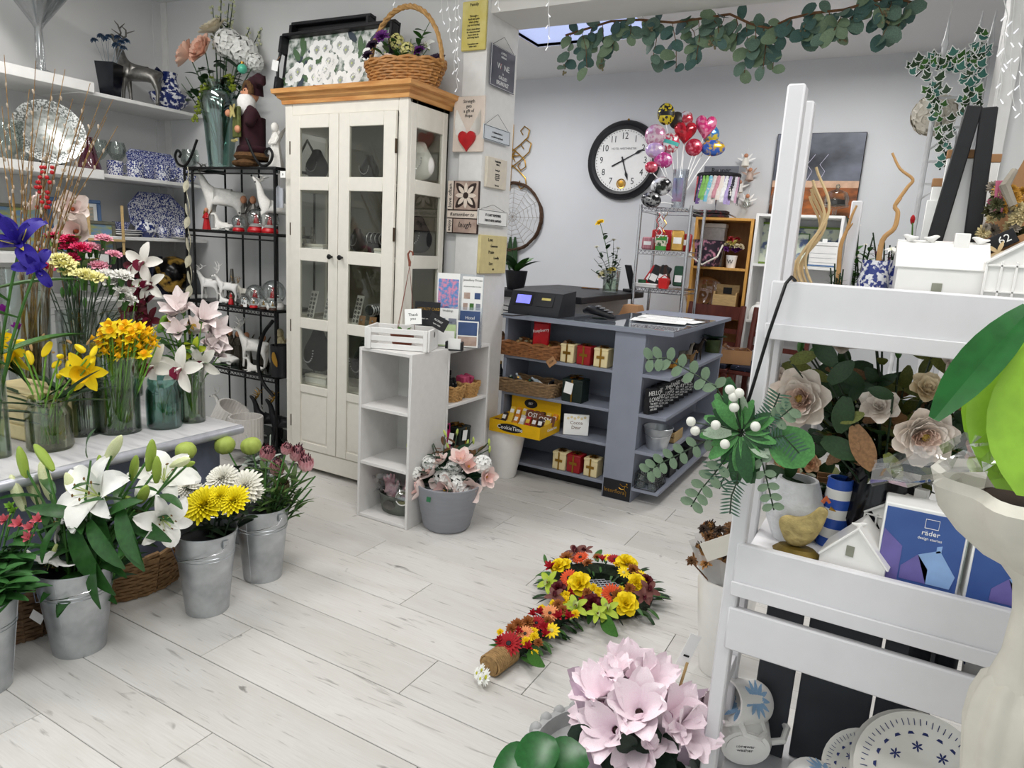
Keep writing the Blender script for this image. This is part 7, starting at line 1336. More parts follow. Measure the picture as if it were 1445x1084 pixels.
wx0,wx1 = bx1+.012,at(1189,330,Y=by0).x; wz = at(1130,303,Y=by0).z; wsh = at(1150,377,Y=by0).z; bookcase('white bookcase beside the yellow pine one',wx0,wx1,by0,by1,wz,[wsh,.95,.45,.06],WHITE,WALLM)
def bk(px,z,Y=5.3):
    Y += .31; return V((at(px,350,Y=Y).x,Y,z+.0006))
FLB = pm('plum_floral','#2c2230',.6,col2='#c98aa0',scale=22,thr=(.55,.66)); p = bk(999,zsh); s = mpp(p); t = thing('floral_bucket_bag','dark floral bucket bag with a cream rope handle','bag',p); MB().lathe([(.001,0),(s*17,0),(s*22,s*36),(s*21,s*36),(.001,s*4)],24).build('body',FLB,t); MB().tube([(-s*21,-s*5,s*30),(-s*19,-s*20,s*14),(0,-s*23,s*2),(s*19,-s*20,s*14),(s*21,-s*5,s*30)],.007,6).build('handle',CREAM,t)
t = thing('embossed_tin','white embossed tin standing behind the bucket bag','tin',bk(1000,zsh,5.43)); MB().bbox((-s*22,-s*8,0),(s*22,s*8,s*54),.006).build('tin',pm('embossed_white','#d3d3d5',.4,var=.12,scale=40,bump=.4),t); MB().bbox((-s*23,-s*9,s*54),(s*23,s*9,s*60),.004).build('lid',PLAG,t)
p = bk(1034,zsh); t = thing('mini_plant','white pot of dried plum and gold flowers on the pine shelf','plant',p); MB().lathe([(.001,0),(s*6,0),(s*8,s*17),(s*7,s*17),(.001,s*14)],16).build('pot',PLAG,t); [ob('bloom',mum([PUR,CH[3],YLP,RDB][k % 4],30,.4),t,(s*12*math.cos(k*2.4)*math.sqrt(k/16),s*8*math.sin(k*2.4)*math.sqrt(k/16),s*(24+9*((k*5) % 4)/2)),toward((math.cos(k),-.6,.8)),s*6) for k in range(18)]; text('W',s*8,INK,t,(0,-s*8.2,s*8))
p = bk(1000,.95,5.36); t = thing('round_board','round wooden serving board wrapped in cellophane','board',p,0,None,(-.2,0,0)); MB().lathe([(.001,-.008),(s*26,-.008),(s*27,0),(s*26,.008),(.001,.008)],40,TR((0,0,s*27),(PI/2,0,0))).build('board',pm('acacia','#a5713f',.5,var=.2,scale=6,stretch=(1,1,8)),t); MB().lathe([(s*28,-.014),(s*20,-.02),(.001,-.016)],20,TR((0,-.012,s*27),(-PI/2,0,0))).build('wrap',thin_glass('cellophane','#f4f4f4',.5),t)
[MB().tube([(-s*14+s*7*k,-.03,s*3),(s*4+s*6*k,-.028,s*16)],.006,6).build('knife',CHROME,t) for k in range(3)]; z_ = .95
p = bk(1032,.95,5.3); t = thing('wooden_caddy','small pale wooden caddy with a cut-out handle','caddy',p); MB().bbox((-s*16,-.04,0),(s*16,-.03,s*30),.003).build('front',WOODL,t); MB().bbox((-s*16,.05,0),(s*16,.06,s*44),.003).build('back',WOODL,t); [MB().bbox((x,-.03,0),(x+.01,.05,s*34),.003).build('side',WOODL,t) for x in (-s*16,s*16-.01)]; MB().bbox((-s*6,.046,s*31),(s*6,.0499,s*40),.002).build('handle_hole',INK,t); MB().bbox((-s*16+.01,-.03,0),(s*16-.01,.05,.01),.002).build('bottom',WOODL,t)
GFR = pm('lime_frame','#6f8a35',.5); LAV = pm('lavender_print','#d3dbc9',.6,col2='#57688f',scale=14,thr=(.48,.6))
p = bk(1086,wsh,5.42); s = mpp(p); picture('garden_print','lime green framed garden print on the white bookcase',p,s*34,s*58,.015,GFR,LAV,0,-.08); p = bk(1150,wsh,5.46); picture('lavender_tray','lavender print tray with a lime frame behind the white drawers',p,s*66,s*54,.015,GFR,LAV,0,-.06); p = bk(1120,wsh,5.36); picture('lavender_card','lavender field card standing in the white bookcase',p,s*36,s*44,.006,MIDG,LAV,0,-.1)
p = bk(1164,wsh,5.31); t = thing('bread_box','white wooden box with blue rims in the white bookcase','box',p); MB().bbox((-s*17,-.06,0),(s*17,.06,s*28),.004).build('box',WHITE,t); MB().bbox((-s*18,-.064,s*28),(s*18,.064,s*33),.003).build('lid',WHITE,t); MB().bbox((-s*17.4,-.063,s*1),(s*17.4,-.0605,s*3),.001).build('blue_rim',BFR,t); [MB().bbox((-s*17,-.0615,s*6*k),(s*17,-.0603,s*6*k+.002),.0005).build('groove',pm('groove_grey','#a9abb0',.7),t) for k in (1,2,3)]; MB().bbox((-s*3,-.066,s*31),(s*3,-.0645,s*37),.001).build('tag',PAPER,t)
p = bk(1080,.95,5.3); t = thing('white_kettle','white enamel kettle with green mark in the white bookcase','kettle',p); MB().lathe([(.001,0),(s*11,0),(s*12,s*8),(s*8,s*18),(s*3,s*21),(s*3,s*24),(.001,s*25)],20).build('body',PLAG,t); MB().tube([(s*10,0,s*12),(s*16,0,s*16),(s*18,0,s*20)],[s*2,s*1.5,s*1],7).build('spout',PLAG,t); text('43',s*8,MIDG,t,(0,-s*12.2,s*7))
def cloche(label,px): 
    p = bk(px,wz,5.36); s = mpp(p); t = thing('cake_stand',label,'jar',p,0,'domed glass stands'); MB().lathe([(.001,0),(s*8,0),(s*3,s*3),(s*3,s*10),(s*17,s*13),(s*18,s*16),(s*16,s*15),(.001,s*13)],22).build('stand',GLASS,t); MB().lathe([(s*16,s*16),(s*17,s*24),(s*14,s*33),(s*4,s*37),(s*2,s*38),(s*3,s*41),(s*2,s*44),(.001,s*45)],22).build('dome',GLASS,t); MB().ball((0,0,s*41),s*3,8,6).build('knob',GLASS,t); MB().lathe([(.001,s*14),(s*13,s*16),(s*11,s*23),(.001,s*25)],14).build('filling',pm('dark_beans','#2b2422',.7,var=.5,scale=60),t)
cloche('domed glass stand of dark sweets before the sunset canvas',1170); cloche('domed glass stand of sweets half hidden by the rack post',1096)
# canvas with stormy sunset
a,b_ = at(1098,189,Y=5.86),at(1207,299,Y=5.86); w_,h_ = b_.x-a.x,a.z-wz; t = thing('storm_canvas','large canvas print of a stormy sky over orange fields','picture',((a.x+b_.x)/2,5.862,wz+.001)); MB().bbox((-w_/2,0,0),(w_/2,.03,h_),.002).build('canvas',INK,t); STK = pm('storm_sky','#23262e',.5,col2='#7d8290',scale=2.2,stretch=(1,1,1.6),thr=(.35,.7)); FLD = pm('orange_field','#b5652a',.5,col2='#4a3020',scale=9,stretch=(1,1,2)); HZN = pm('pale_horizon','#c9a58a',.5,var=.15)
MB().box((-w_/2+.004,-.0012,h_*.44),(w_/2-.004,-.0002,h_-.004)).build('storm_sky',STK,t,False); MB().box((-w_/2+.004,-.0012,h_*.36),(w_/2-.004,-.0002,h_*.44)).build('horizon_glow',HZN,t,False); MB().box((-w_/2+.004,-.0012,.004),(w_/2-.004,-.0002,h_*.36)).build('field',FLD,t,False); WHL = pm('lightning','#d3cfe3',.5)
for k,x in enumerate((-.06,.03)): MB().tube([(x,-.002,h_*.44),(x+.03,-.002,h_*.55),(x-.01,-.002,h_*.63),(x+.04,-.002,h_*.75)],.002,4).build('lightning',WHL,t)
# bandana stand on the pine bookcase
p = bk(1003,zt_,5.36); s = mpp(p); t = thing('bandana_stand','metal ring stand hung with bandanas under a name board','stand',p); MB().tube([(-s*30,0,s*2),(-s*12,0,s*9),(0,0,s*11),(s*12,0,s*9),(s*30,0,s*2)],.006,6).build('foot_bar',CHROME,t); MB().tube([(0,-.09,.005),(0,0,s*11),(0,.09,.005)],.006,6).build('cross_foot',CHROME,t); MB().tube([(0,0,s*10),(0,0,s*66)],.006,6).build('pole',CHROME,t)
MB().tube([(s*28*math.cos(a_),.12*math.sin(a_),s*58) for a_ in [2*PI*k/24 for k in range(25)]],.016,7,caps=False).build('ring',BLACK,t); MB().bbox((-s*24,.05,s*60),(s*24,.06,s*72),.003).build('name_board',pm('slate_board','#6d7078',.5),t); text('Runner',s*9,INK,t,(0,.0485,s*66))
cols = ['#d9575c','#d9575c','#3a3a4a','#7d5fa0','#8fc96a','#8fc96a','#7cc3d9','#d9d3cf','#c98f9a','#e3d9cf','#e6e6e6','#a99ac9','#2c2c34','#d3d3d9','#c9a3b9','#55555f']
for k,c in enumerate(cols):
    a_ = PI+PI*(k+.5)/len(cols); q = p+V((s*28*math.cos(a_),.12*math.sin(a_),s*56)); o = thing('bandana','folded patterned bandana hanging from the ring stand','bandana',q,a_+PI/2,'hanging bandanas'); L_ = s*(30+8*((k*5) % 4)/3); b = MB(); b.grid(lambda u,v: ((u-.5)*s*14*(1-.55*abs(v-.45)),.008*math.sin(6*u+3*v)-.01*v,-L_*v),4,6); b.build('cloth',pm('bandana_%d' % k,c,.8,col2='#e6e2de' if k % 3 == 0 else None,scale=60,thr=(.55,.6) if k % 3 == 0 else None,var=.2),o); MB().tube([(-s*2,0,0),(0,0,s*3),(s*2,0,0)],.002,4).build('clip',BLACK,o)
t = thing('folded_blanket','dark tartan blanket folded under the bandanas','blanket',bk(997,zt_,5.3)); TAR = pm('tartan','#241f22',.9,col2='#5a1f26',scale=30,thr=(.55,.6)); [MB().bbox((-s*22,-.06,s*5*k),(s*24,.06,s*5*k+s*4.6),.008).build('fold',TAR,t) for k in range(2)]
# hanging fairy ornaments on the wall
for k,(x,y,l) in enumerate(((1052,228,'cream feather fairy hanging highest on the rear wall'),(1058,248,'brown feather fairy hanging on the rear wall'),(1043,265,'white feather fairy hanging lower by the bandanas'),(1054,285,'clear bauble fairy hanging lowest on the rear wall'))):
    c = at(x,y,Y=YWL-.06); s = mpp(c); t = thing('fairy_ornament',l,'ornament',c,0,None); MB().lathe([(.001,-s*9),(s*6,-s*6),(s*4,s*2),(s*2,s*5),(.001,s*5)],12).build('body',[CREAM,BRN,PLAS,GLASS][k],t); MB().ball((0,0,s*8),s*3,8,6).build('head',SKIN,t); [ob('feather',leaf(PAPER if k != 1 else BRN,.2,-.3,.1,.6),t,(0,.01,0),lq((math.cos(q),0,math.sin(q)+.3),(0,-1,0)),s*14) for q in (.1,.8,2.3,3.0)]; MB().tube([(0,.03,s*11),(0,.055,s*20)],.001,4).build('thread',PAPER,t)
# chairs
MHG = pm('mahogany','#5a2a22',.4,var=.25,scale=8,stretch=(4,4,1)); SPT = pm('navy_spot_cloth','#161a2c',.8,col2='#8f96b5',scale=75,thr=(.66,.7))
def chair(label,x,y,rz):
    t = thing('dining_chair',label,'chair',(x,y,0),rz,'dark wooden chairs'); w2 = .2; hs,hb = .62,1.05
    for sx in (-1,1): MB().bbox((sx*w2-.02,.16,0),(sx*w2+.02,.2,hs),.004).build('leg',MHG,t); MB().bbox((sx*w2-.02,-.2,0),(sx*w2+.02,-.16,hs-.03),.004).build('leg',MHG,t); MB().tube([(sx*w2,.18,hs),(sx*w2,.2,hs+.2),(sx*w2,.25,hb)],.021,8).build('back_post',MHG,t)
    for z,hh in ((hb-.06,.1),(hb-.2,.035),(hb-.3,.035)): MB().grid(lambda u,v: (-w2+2*w2*u,.19+(z-hs)*.12+.03*math.sin(PI*u),z-hh/2+hh*v),8,1).grid(lambda u,v: (w2-2*w2*u,.212+(z-hs)*.12+.03*math.sin(PI*u),z-hh/2+hh*v),8,1).build('back_rail',MHG,t)
    MB().bbox((-w2-.02,-.2,hs-.03),(w2+.02,.2,hs),.004).build('seat',MHG,t); MB().bbox((-w2-.01,-.2,hs),(w2+.01,.17,hs+.035),.014).build('cushion',SPT,t); [MB().bbox((a_,-.17,.2),(a_+.03,.17,.23),.003).build('stretcher',MHG,t) for a_ in (-w2-.015,w2-.015)]
cx_ = at(997,440,Y=5.42).x+.06; chair('dark mahogany chair nearest the counter end',cx_,5.24,.0); chair('dark mahogany chair next to the white bookcase',cx_+.47,5.22,-.1)
p = V((cx_+.2,5.17,.657)); t = thing('cardboard_box','open cardboard box with cellophane on the chair cushion','box',p,.35); [MB().box(a_,b_).build('wall',KRAFT,t,False) for a_,b_ in (((-.14,-.1,0),(.14,-.096,.1)),((-.14,.096,0),(.14,.1,.1)),((-.14,-.096,0),(-.136,.096,.1)),((.136,-.096,0),(.14,.096,.1)),((-.136,-.096,0),(.136,.096,.004)))]; b = MB(); b.grid(lambda u,v: (-.13+.26*u,-.09+.2*v,.1+.04*math.sin(5*u+3*v)*math.sin(4*v)),8,6); b.build('cellophane',thin_glass('cellophane','#f4f4f4',.5),t)
t = thing('cardboard_box','kraft carton standing behind the counter top','box',at(893,442,X=-1.69),.0); t.location.z = 0; [MB().bbox((-.085,-.1,0),(.085,.1,.96),.003).build('carton',KRAFT,t)]; MB().box((-.075,-.08,.96),(.07,.08,1.03),taper=.02).build('flap',KRAFT,t,False)
# eucalyptus garland under the header
GA = [(798,50),(830,40),(862,30),(905,28),(950,32),(990,26),(1030,20),(1060,34),(1085,40),(1115,26),(1150,18),(1190,14),(1230,2),(1262,-4),(1288,4)]
pts = [at(x,y,Y=YB+.06+.03*math.sin(i)) for i,(x,y) in enumerate(GA)]; o0 = pts[0].copy(); t = thing('eucalyptus_garland','long eucalyptus garland hanging under the opening header','garland',o0); pts = [p-o0 for p in pts]; MB().tube(pts,.006,6).build('branch',TWIG,t)
EU = [pm('eucalyptus_a','#43605a',.6,var=.25,scale=14),pm('eucalyptus_b','#5c7466',.6,var=.25,scale=14),pm('eucalyptus_c','#6f8468',.6,var=.2,scale=14)]; el = [leaf(m,.78,-.35,.08,.12) for m in EU]
twigs = MB(); sp = pm('seed_cluster','#7d7358',.8,var=.3); sd = MB()
for i in range(30):
    f = (i+.5)/30*(len(pts)-1); j = int(f); p = pts[j].lerp(pts[min(j+1,len(pts)-1)],f-j); L_ = U(.07,.2)*(1.15 if i % 7 < 4 else .7); e = p+V((U(-.07,.07),U(-.05,.05),-L_)); twigs.tube([p,p.lerp(e,.5)+V((.01,0,.01)),e],.002,4)
    for k in range(7): q = p.lerp(e,(k+.6)/7); a_ = U(0,6.28); ob('leaf',el[RND.randrange(3)],t,q,lq((math.cos(a_),math.sin(a_)*.6-.2,U(-1.3,.1)),(U(-.4,.4),-1,.2)),U(.045,.092))
    if i % 3 == 0: [sd.ball(e+V((U(-.015,.015),U(-.015,.015),U(-.03,.03))),.006,5,4) for k in range(12)]
twigs.build('twigs',TWIG,t)['kind'] = 'stuff'; sd.build('seed_clusters',sp,t)['kind'] = 'stuff'
for k in range(14): f = (k+.5)/14*(len(pts)-1); j = int(f); q = pts[j].lerp(pts[j+1],f-j); ob('leaf',el[k % 3],t,q,lq((U(-1,1),-.4,U(-.2,.9)),(0,-1,.3)),U(.05,.08))
# fairy lights
BULB = pm('fairy_bulb','#f3f5ff',.3,emit=.7)
def fairy(label,pxs,Y,drops,wm=PAPER):
    P_ = [at(x,y,Y=Y) for x,y in pxs]; o = P_[0].copy(); t = thing('fairy_lights',label,'lights',o,0,'icicle fairy lights'); P_ = [p-o for p in P_]; MB().tube(P_,.002,4).build('wire',wm,t)
    for i,(x,y0,y1) in enumerate(drops):
        a,b_ = at(x,y0,Y=Y)-o,at(x+U(-4,4),y1,Y=Y)-o; n = max(2,int((a-b_).length/.05)); MB().tube([a.lerp(b_,k/n)+V((U(-.008,.008),0,0)) for k in range(n+1)],.0016,4).build('drop_wire',wm,t)
        for k in range(n): q = a.lerp(b_,(k+1)/n); MB().tube([q,q+V((-.012+.024*(k % 2),0,-.016))],[.0015,.0028],5).build('bulb',BULB,t)
fairy('icicle fairy lights draped above the handled basket',[(530,-12),(580,-8),(620,-4),(650,-10),(700,-6),(770,-14)],YW-.05,[(558,-8,14),(622,-5,30),(632,-5,55),(643,-6,100),(648,-8,125),(700,-6,10),(774,-12,66)]); fairy('icicle fairy lights hanging down the right jamb',[(1428,-10),(1425,30),(1412,100),(1404,160)],YW-.03,[(1430,0,60),(1420,0,90),(1414,50,140),(1437,20,160),(1428,60,150)])

# ================================================================== display rack and what is around it
def rt(px,py,z,Y): p = at(px,py,Y=Y); return V((p.x,Y,z+.0006))
Z1,Z2,Z3,Z4 = 1.30,.893,.72,.40
# --- top tray
RAT = pm('pale_rattan','#d3b98c',.6,var=.15); TWB = pm('twisted_wood','#b98f5c',.7,var=.2)
for k in range(6):
    Y = 1.36+.012*(k % 3); b0 = rt(1148-5*k,402,Z1,Y); o = thing('rattan_stick','pale wavy rattan stick standing in the top tray','stick',b0,0,'wavy rattan sticks'); s = mpp(b0); dx = U(-3,3); top_ = (250,275,285,268,280,290)[k]; n = 22; H_ = s*(402-top_)+Z1*0
    MB().tube([(s*(12*math.sin(i/n*9.5+.9)+i/n*(4*k-8)),0,(H_+.07)*i/n) for i in range(n+1)],.0026,6).build('cane',RAT,o)
b0 = rt(1192,405,Z1,1.4); o = thing('white_post','slim square white post standing behind the top tray','post',b0); s = mpp(b0); tp = at(1217,284,Y=1.4)-b0; MB().bbox((-.009,-.009,0),(.009,.009,tp.z),.002).build('shaft',pm('rack_white','#dcdbde',.5),o); MB().bbox((-.012,-.012,0),(.012,.012,.006),.001).build('foot',WHITE,o)
def twig(label,pts,base,r0=.006,m=TWB,group=None):
    P_ = [at(x,y,Y=base.y) for x,y in pts]; P_[0] = base; o = thing('twisted_branch',label,'branch',base,0,group); Q_ = spl([p-base for p in P_]); MB().tube(Q_,[r0*.75*(1-.6*i/(len(Q_)-1)) for i in range(len(Q_))],8).build('stem',m,o); q = P_[len(P_)//2]-base; MB().tube([q,q+V((.008,-.004,.012))],[r0*.5,r0*.2],5).build('side_twig',m,o)
twig('twisted pale branch rising beside the white post',[(1188,396),(1184,372),(1187,345),(1195,325),(1202,305),(1209,290)],rt(1188,398,Z1,1.38))
pvB = rt(1231,405,Z1,1.33); s = mpp(pvB)
def bluepot(label,p,r,h,inner=True): t = thing('blue_pot',label,'pot',p,0,'blue and white pots'); MB().lathe([(.001,0),(r*.55,0),(r*.72,h*.1),(r,h*.42),(r*.95,h*.7),(r*.82,h*.86),(r*.86,h),(r*.8,h),(r*.74,h*.86),(r*.85,h*.5),(.001,h*.2)],28).build('body',BLUW,t); MB().lathe([(r*.76,h*.8),(.001,h*.82)],20).build('soil',pm('soil','#2b1d14',.95,var=.3),t)
hp_ = at(1231,368,Y=1.33).z-Z1; bluepot('rounded blue and white pot holding a twisted branch',pvB,s*21,hp_); twig('tall twisted branch growing out of the blue pot',[(1235,372),(1245,340),(1262,322),(1267,300),(1263,290),(1280,265),(1288,253),(1270,238),(1259,216)],pvB+V((.004,0,hp_*.83)))
p = rt(1266,405,Z1,1.37); bluepot('blue and white pot half hidden by the white house',p,s*21,hp_*1.02)
p = rt(1376,412,Z1,1.33); t = thing('blue_planter','square blue and white planter behind the grid house','pot',p); MB().bbox((-s*20,-.03,0),(s*20,.03,s*48),.006).build('body',BLUW,t); MB().bbox((-s*20.6,-.031,s*46),(s*20.6,.031,s*50),.004).build('rim',BLUD,t)
NST = pm('nest_twigs','#3a2a1c',.9,var=.4,scale=60); p = rt(1193,402,Z1,1.3); t = thing('bird_nest','small dark twig nest with a robin-red bird','ornament',p+V((0,0,.0))); b = MB(); [b.tube([(s*(13+1.5*math.sin(9*a+k))*math.cos(a),s*(11+1.5*math.cos(7*a+k))*math.sin(a)*.7,s*(2+1.6*(k % 5)+.8*math.sin(5*a+k))) for a in [2*PI*i/18+k for i in range(14)]],.0016,4) for k in range(16)]; b.build('nest',NST,t)['kind'] = 'stuff'; ob('bird_body',skinmesh('bird',[(0,0,s*13,s*5),(-s*5,0,s*14,s*4),(s*6,0,s*18,s*3.6),(-s*13,0,s*15,s*1.2),(s*10,0,s*17.5,s*.8)],[(0,1),(0,2),(1,3),(2,4)],pm('robin','#8a4a2c',.8,var=.4),1),t); MB().lathe([(.001,0),(s*12,0),(s*13,s*4),(.001,s*5)],14).build('moss',YLP,t)
# white ceramic houses
def bird(parent,loc,s,m,rz=0): ob('bird',skinmesh('bird',[(0,0,s*5,s*4),(-s*6,0,s*5.5,s*3),(s*5,0,s*9,s*3),(-s*13,0,s*7,s*1.2),(s*9,0,s*9,s*.6),(0,s*1,0,s*1.2)],[(0,1),(0,2),(1,3),(2,4),(0,5)],m,2),parent,loc,(0,0,rz))
WIN = pm('house_opening','#8d8f80',.8)
def house(label,p,w_,d_,h_,roof,rz=0,wins=(),grid=0,birds=(),chim=True,gable=False):
    t = thing('ceramic_house',label,'ornament',p,rz,'white ceramic houses'); m = CERAM
    if gable: b = MB(); b.prism([(-w_/2,0),(w_/2,0),(w_/2,h_),(0,h_+roof),(-w_/2,h_)],-d_/2,d_/2,TR((0,0,0),(PI/2,0,0))); b.build('walls',m,t,False)
    else: b = MB(); b.prism([(-d_/2,0),(d_/2,0),(d_/2,h_),(0,h_+roof),(-d_/2,h_)],-w_/2,w_/2,TR((0,0,0),(PI/2,0,PI/2))); b.build('walls',m,t,False)
    for sg in (-1,1):
        q = math.atan2(roof,(w_ if gable else d_)/2); L = math.hypot(roof,(w_ if gable else d_)/2)*1.06; b = MB()
        if gable: b.bbox((0,-d_/2-.004,0),(L,d_/2+.004,.004),.0015,TR((0,0,h_+roof+.001),(0,q if sg > 0 else PI-q,0)))
        else: b.bbox((-w_/2-.004,0,0),(w_/2+.004,L,.004),.0015,TR((0,0,h_+roof+.001),(-q if sg > 0 else PI+q,0,0)))
        b.build('roof_panel',m,t)
    for x,z,a,c in wins: MB().box((x-a/2,-d_/2-.0012,z-c/2),(x+a/2,-d_/2-.0002,z+c/2)).build('window_opening',WIN,t,False)
    if grid:
        for k in range(grid+1): MB().bbox((-w_/2+w_*k/grid-.0015,-d_/2-.003,0),(-w_/2+w_*k/grid+.0015,-d_/2-.0003,h_),.0005).build('timber',m,t)
        for k in range(4): MB().bbox((-w_/2,-d_/2-.003,h_*k/3.2),(w_/2,-d_/2-.0003,h_*k/3.2+.003),.0005).build('timber',m,t)
    if chim: MB().bbox((w_*.12,-.008,h_+roof*.6),(w_*.12+.02,.008,h_+roof+.016),.001).build('chimney',m,t)
    for x,y,z,r_ in birds: bird(t,(x,y,z),.0011,m,r_)
    return t
p = rt(1318,415,Z1,1.27); s = mpp(p); w_,hh,rf = s*103,at(1318,378,Y=1.27).z-Z1,s*33
house('white ceramic bird house with little birds along its roof',p,w_,.085,hh,rf,.06,[(s*-2,hh*.72,s*12,s*11),(s*26,hh*.4,s*13,s*11)],0,[(-w_*.4,-.0,hh+rf,2.6),(-w_*.12,0,hh+rf,.4),(w_*.4,0,hh+rf,PI)])
p = rt(1442,425,Z1,1.26); house('white ceramic timbered house at the end of the top tray',p,s*96,.07,at(1440,372,Y=1.26).z-Z1,s*34,.0,[(-s*12,s*62*.6,s*16,s*16)],6,(),False,True)
# black easel with boxes
cE = rt(1340,412,Z1,1.41); t = thing('black_easel','black wooden table easel at the back of the top tray','easel',cE); BLW = pm('black_wood','#17171a',.5,var=.2)
a1,a2,a3,a4 = [at(x,y,Y=1.41)-cE for x,y in ((1298,372),(1375,150),(1374,360),(1396,152))]; a1.z = a3.z = 0
for a,b_ in ((a1,a2),(a3,a4)): d = b_-a; MB().bbox((-.012,-.008,0),(.012,.008,d.length),.002).build('leg',BLW,t,True,a,toward(d,0))
MB().tube([a2+V((0,.01,-.01)),V((a2.x,.07,0))],.006,6).build('rear_leg',BLW,t); MB().bbox((a1.x+.005,-.012,.04),(a3.x,.008,.055),.002).build('ledge',BLW,t)
PKF = pm('blush_band','#e2a197',.5,var=.06); 
for x0,x1,y0,y1,Y,l,b2 in ((1322,1372,212,328,1.43,'tall white candle box with a blush band on the easel',1),(1303,1325,252,345,1.455,'white candle box with a kraft lid behind the easel',0),(1360,1388,218,335,1.46,'white candle box half hidden by the easel leg',0)):
    q = at((x0+x1)/2,y1,Y=Y); sq = mpp(q); w_ = sq*(x1-x0); h_ = sq*(y1-y0)+.02; z0 = Z1+.0006 if b2 == 0 else Z1+.0006; h_ = at((x0+x1)/2,y0,Y=Y).z-z0; o = thing('candle_box',l,'box',(q.x,Y,z0),.05,'candle boxes'); MB().bbox((-w_/2,-.006,0),(w_/2,.006,h_-.014),.001).build('box',PAPER,o); MB().bbox((-w_/2-.001,-.007,h_-.014),(w_/2+.001,.007,h_),.001).build('lid',KRAFT,o)
    if b2: MB().box((-w_/2-.0003,-.0068,h_*.38),(w_/2+.0003,-.0061,h_*.5)).build('band',PKF,o,False); MB().box((-w_/2-.0003,-.0068,0),(w_/2+.0003,-.0061,h_*.37)).build('kraft_base',KRAFT,o,False)
# kraft wrapped dried bouquet, right end
cB = rt(1420,412,Z1,1.36); t = thing('dried_bouquet','dried flower bouquet in brown paper with a chalk number tag','bouquet',cB); s = mpp(cB)
ks = MB(); a_,b_,c_,d_ = [at(x,y,Y=1.40)-cB for x,y in ((1375,340),(1445,225),(1475,330),(1400,385))]
ks.grid(lambda u,v: a_.lerp(b_,u).lerp(d_.lerp(c_,u),v)+V((0,.012*math.sin(6*u+4*v)+.02*v,0)),10,6); ks.build('paper_sheet',KRAFT,t); a_,b_,c_,d_ = [at(x,y,Y=1.335)-cB for x,y in ((1368,358),(1450,328),(1460,400),(1378,384))]; kf = MB(); kf.grid(lambda u,v: a_.lerp(b_,u).lerp(d_.lerp(c_,u),v)+V((0,.008*math.sin(5*u)-.004*v,0)),10,6); kf.build('paper_front',KRAFT,t)
MB().tube([at(1385,368,Y=1.325)-cB,at(1410,355,Y=1.322)-cB,at(1450,362,Y=1.325)-cB],.002,5).build('raffia',RAT,t); rb = MB(); [petal(rb,.018,.006,k*1.3,.2,-.4,.1,0,0,2,3,.5,0,TR(at(1408,356,Y=1.318)-cB,(PI/2,0,0))) for k in range(5)]; rb.build('raffia_bow',RAT,t)
DM = [PET('dry_ochre','#b8862c',.25),PET('dry_pink','#b5607c',.25),PET('dry_cream','#c9b98a',.2),PET('dry_moss','#4a4a2c',.35),PET('dry_grey','#8f8578',.25)]
for k in range(44):
    x,y = 1385+U(0,62),258+U(0,75); x += (320-y)*.25; m = DM[0] if (x > 1425 and y < 290) else DM[(k*7) % 5] if y < 300 else DM[2+(k % 3)]; q = at(x,y,Y=1.36+U(-.02,.02))-cB; ob('dried_head',mum(m,36,.35,.03,1.),t,q,toward((U(-.5,.5),-1,U(0,.6))),s*U(6,13))
tb = at(1408,342,Y=1.325)-cB; q = MB().bbox((-s*22,0,-s*10),(s*22,.004,s*10),.001).build('chalk_tag',INK,t,True,tb,(0,-.55,0)); text('62',s*15,PAPER,q,(s*8,-.0005,0),(PI/2,0,0)); MB().tube([at(1430,290,Y=1.33)-cB,at(1418,262,Y=1.33)-cB,at(1432,240,Y=1.34)-cB],[.006,.008,.005],7).build('seed_pod',GRF,t); [MB().tube([at(1405+7*k,300,Y=1.35)-cB,at(1408+5*k,255,Y=1.34)-cB],[.004,.003],6).build('amaranth',DM[1],t) for k in range(2)]
# greenery behind the tray standing on its back edge
def sprig(label,group,x,y,z,xt,yt,Y,m,n,ls,bl=None,br=6,cat='leaf'): b0 = rt(x,400,Z1,Y); h = at(xt,yt,Y=Y); return cut('stem',label,group,b0,h,bl,mpp(h)*br,None,STEMD,.0015,((m,ls,.3,n),),cat=cat)
LVD = PET('dry_lavender','#7d5a68',.3); sml = leaf(MIDG,.5,-.4,.1,.5); lvl = leaf(LVD,.35,-.2,.1,.6)
for k in range(9): sprig('dusky dried heather stem behind the blue pot','dried heather',1245+2*k,0,0,1232+8*k,335+U(-8,14),1.44,lvl,14,.014)
for k in range(6): sprig('small-leaved green stem beside the white post','green stems behind the tray',1205+2*k,0,0,(1195,1212,1200,1222,1232,1210)[k],(305,318,340,345,335,362)[k],1.44,sml,12,.018,daisy(PET('wax_white','#e6e0d9',.05),YLP,5) if k % 2 else None,4)
for k in range(5): sprig('fern frond at the foot of the white post','fern fronds',1180+2*k,0,0,(1172,1178,1186,1181,1190)[k],(378,372,385,392,380)[k],1.3,leaf(DKGREEN,.2,-.3,.1,.7),14,.014)
for k in range(4): sprig('white star flower stem behind the bird house','white star flowers',1266+4*k,0,0,1258+9*k,355+5*(k % 2),1.43,sml,4,.014,lily(LIW,LIG,YLP),8)
h = at(1288,310,Y=1.45); cut('tulip','small red tulip bud beside the candle boxes',None,rt(1286,400,Z1,1.45),h,bud(RED,.45),mpp(h)*7,None,STEMG,.0015,((sml,.02,.4,3),)); q = rt(1298,400,Z1,1.45); t = thing('picture_block','pale block printed with a violet flower','ornament',q); MB().bbox((-.011,-.005,0),(.011,.005,at(1298,283,Y=1.45).z-Z1),.001).build('block',PAPER,t); MB().ball((0,-.0055,.11),(.006,.001,.008),8,5).build('violet_print',PUR,t)
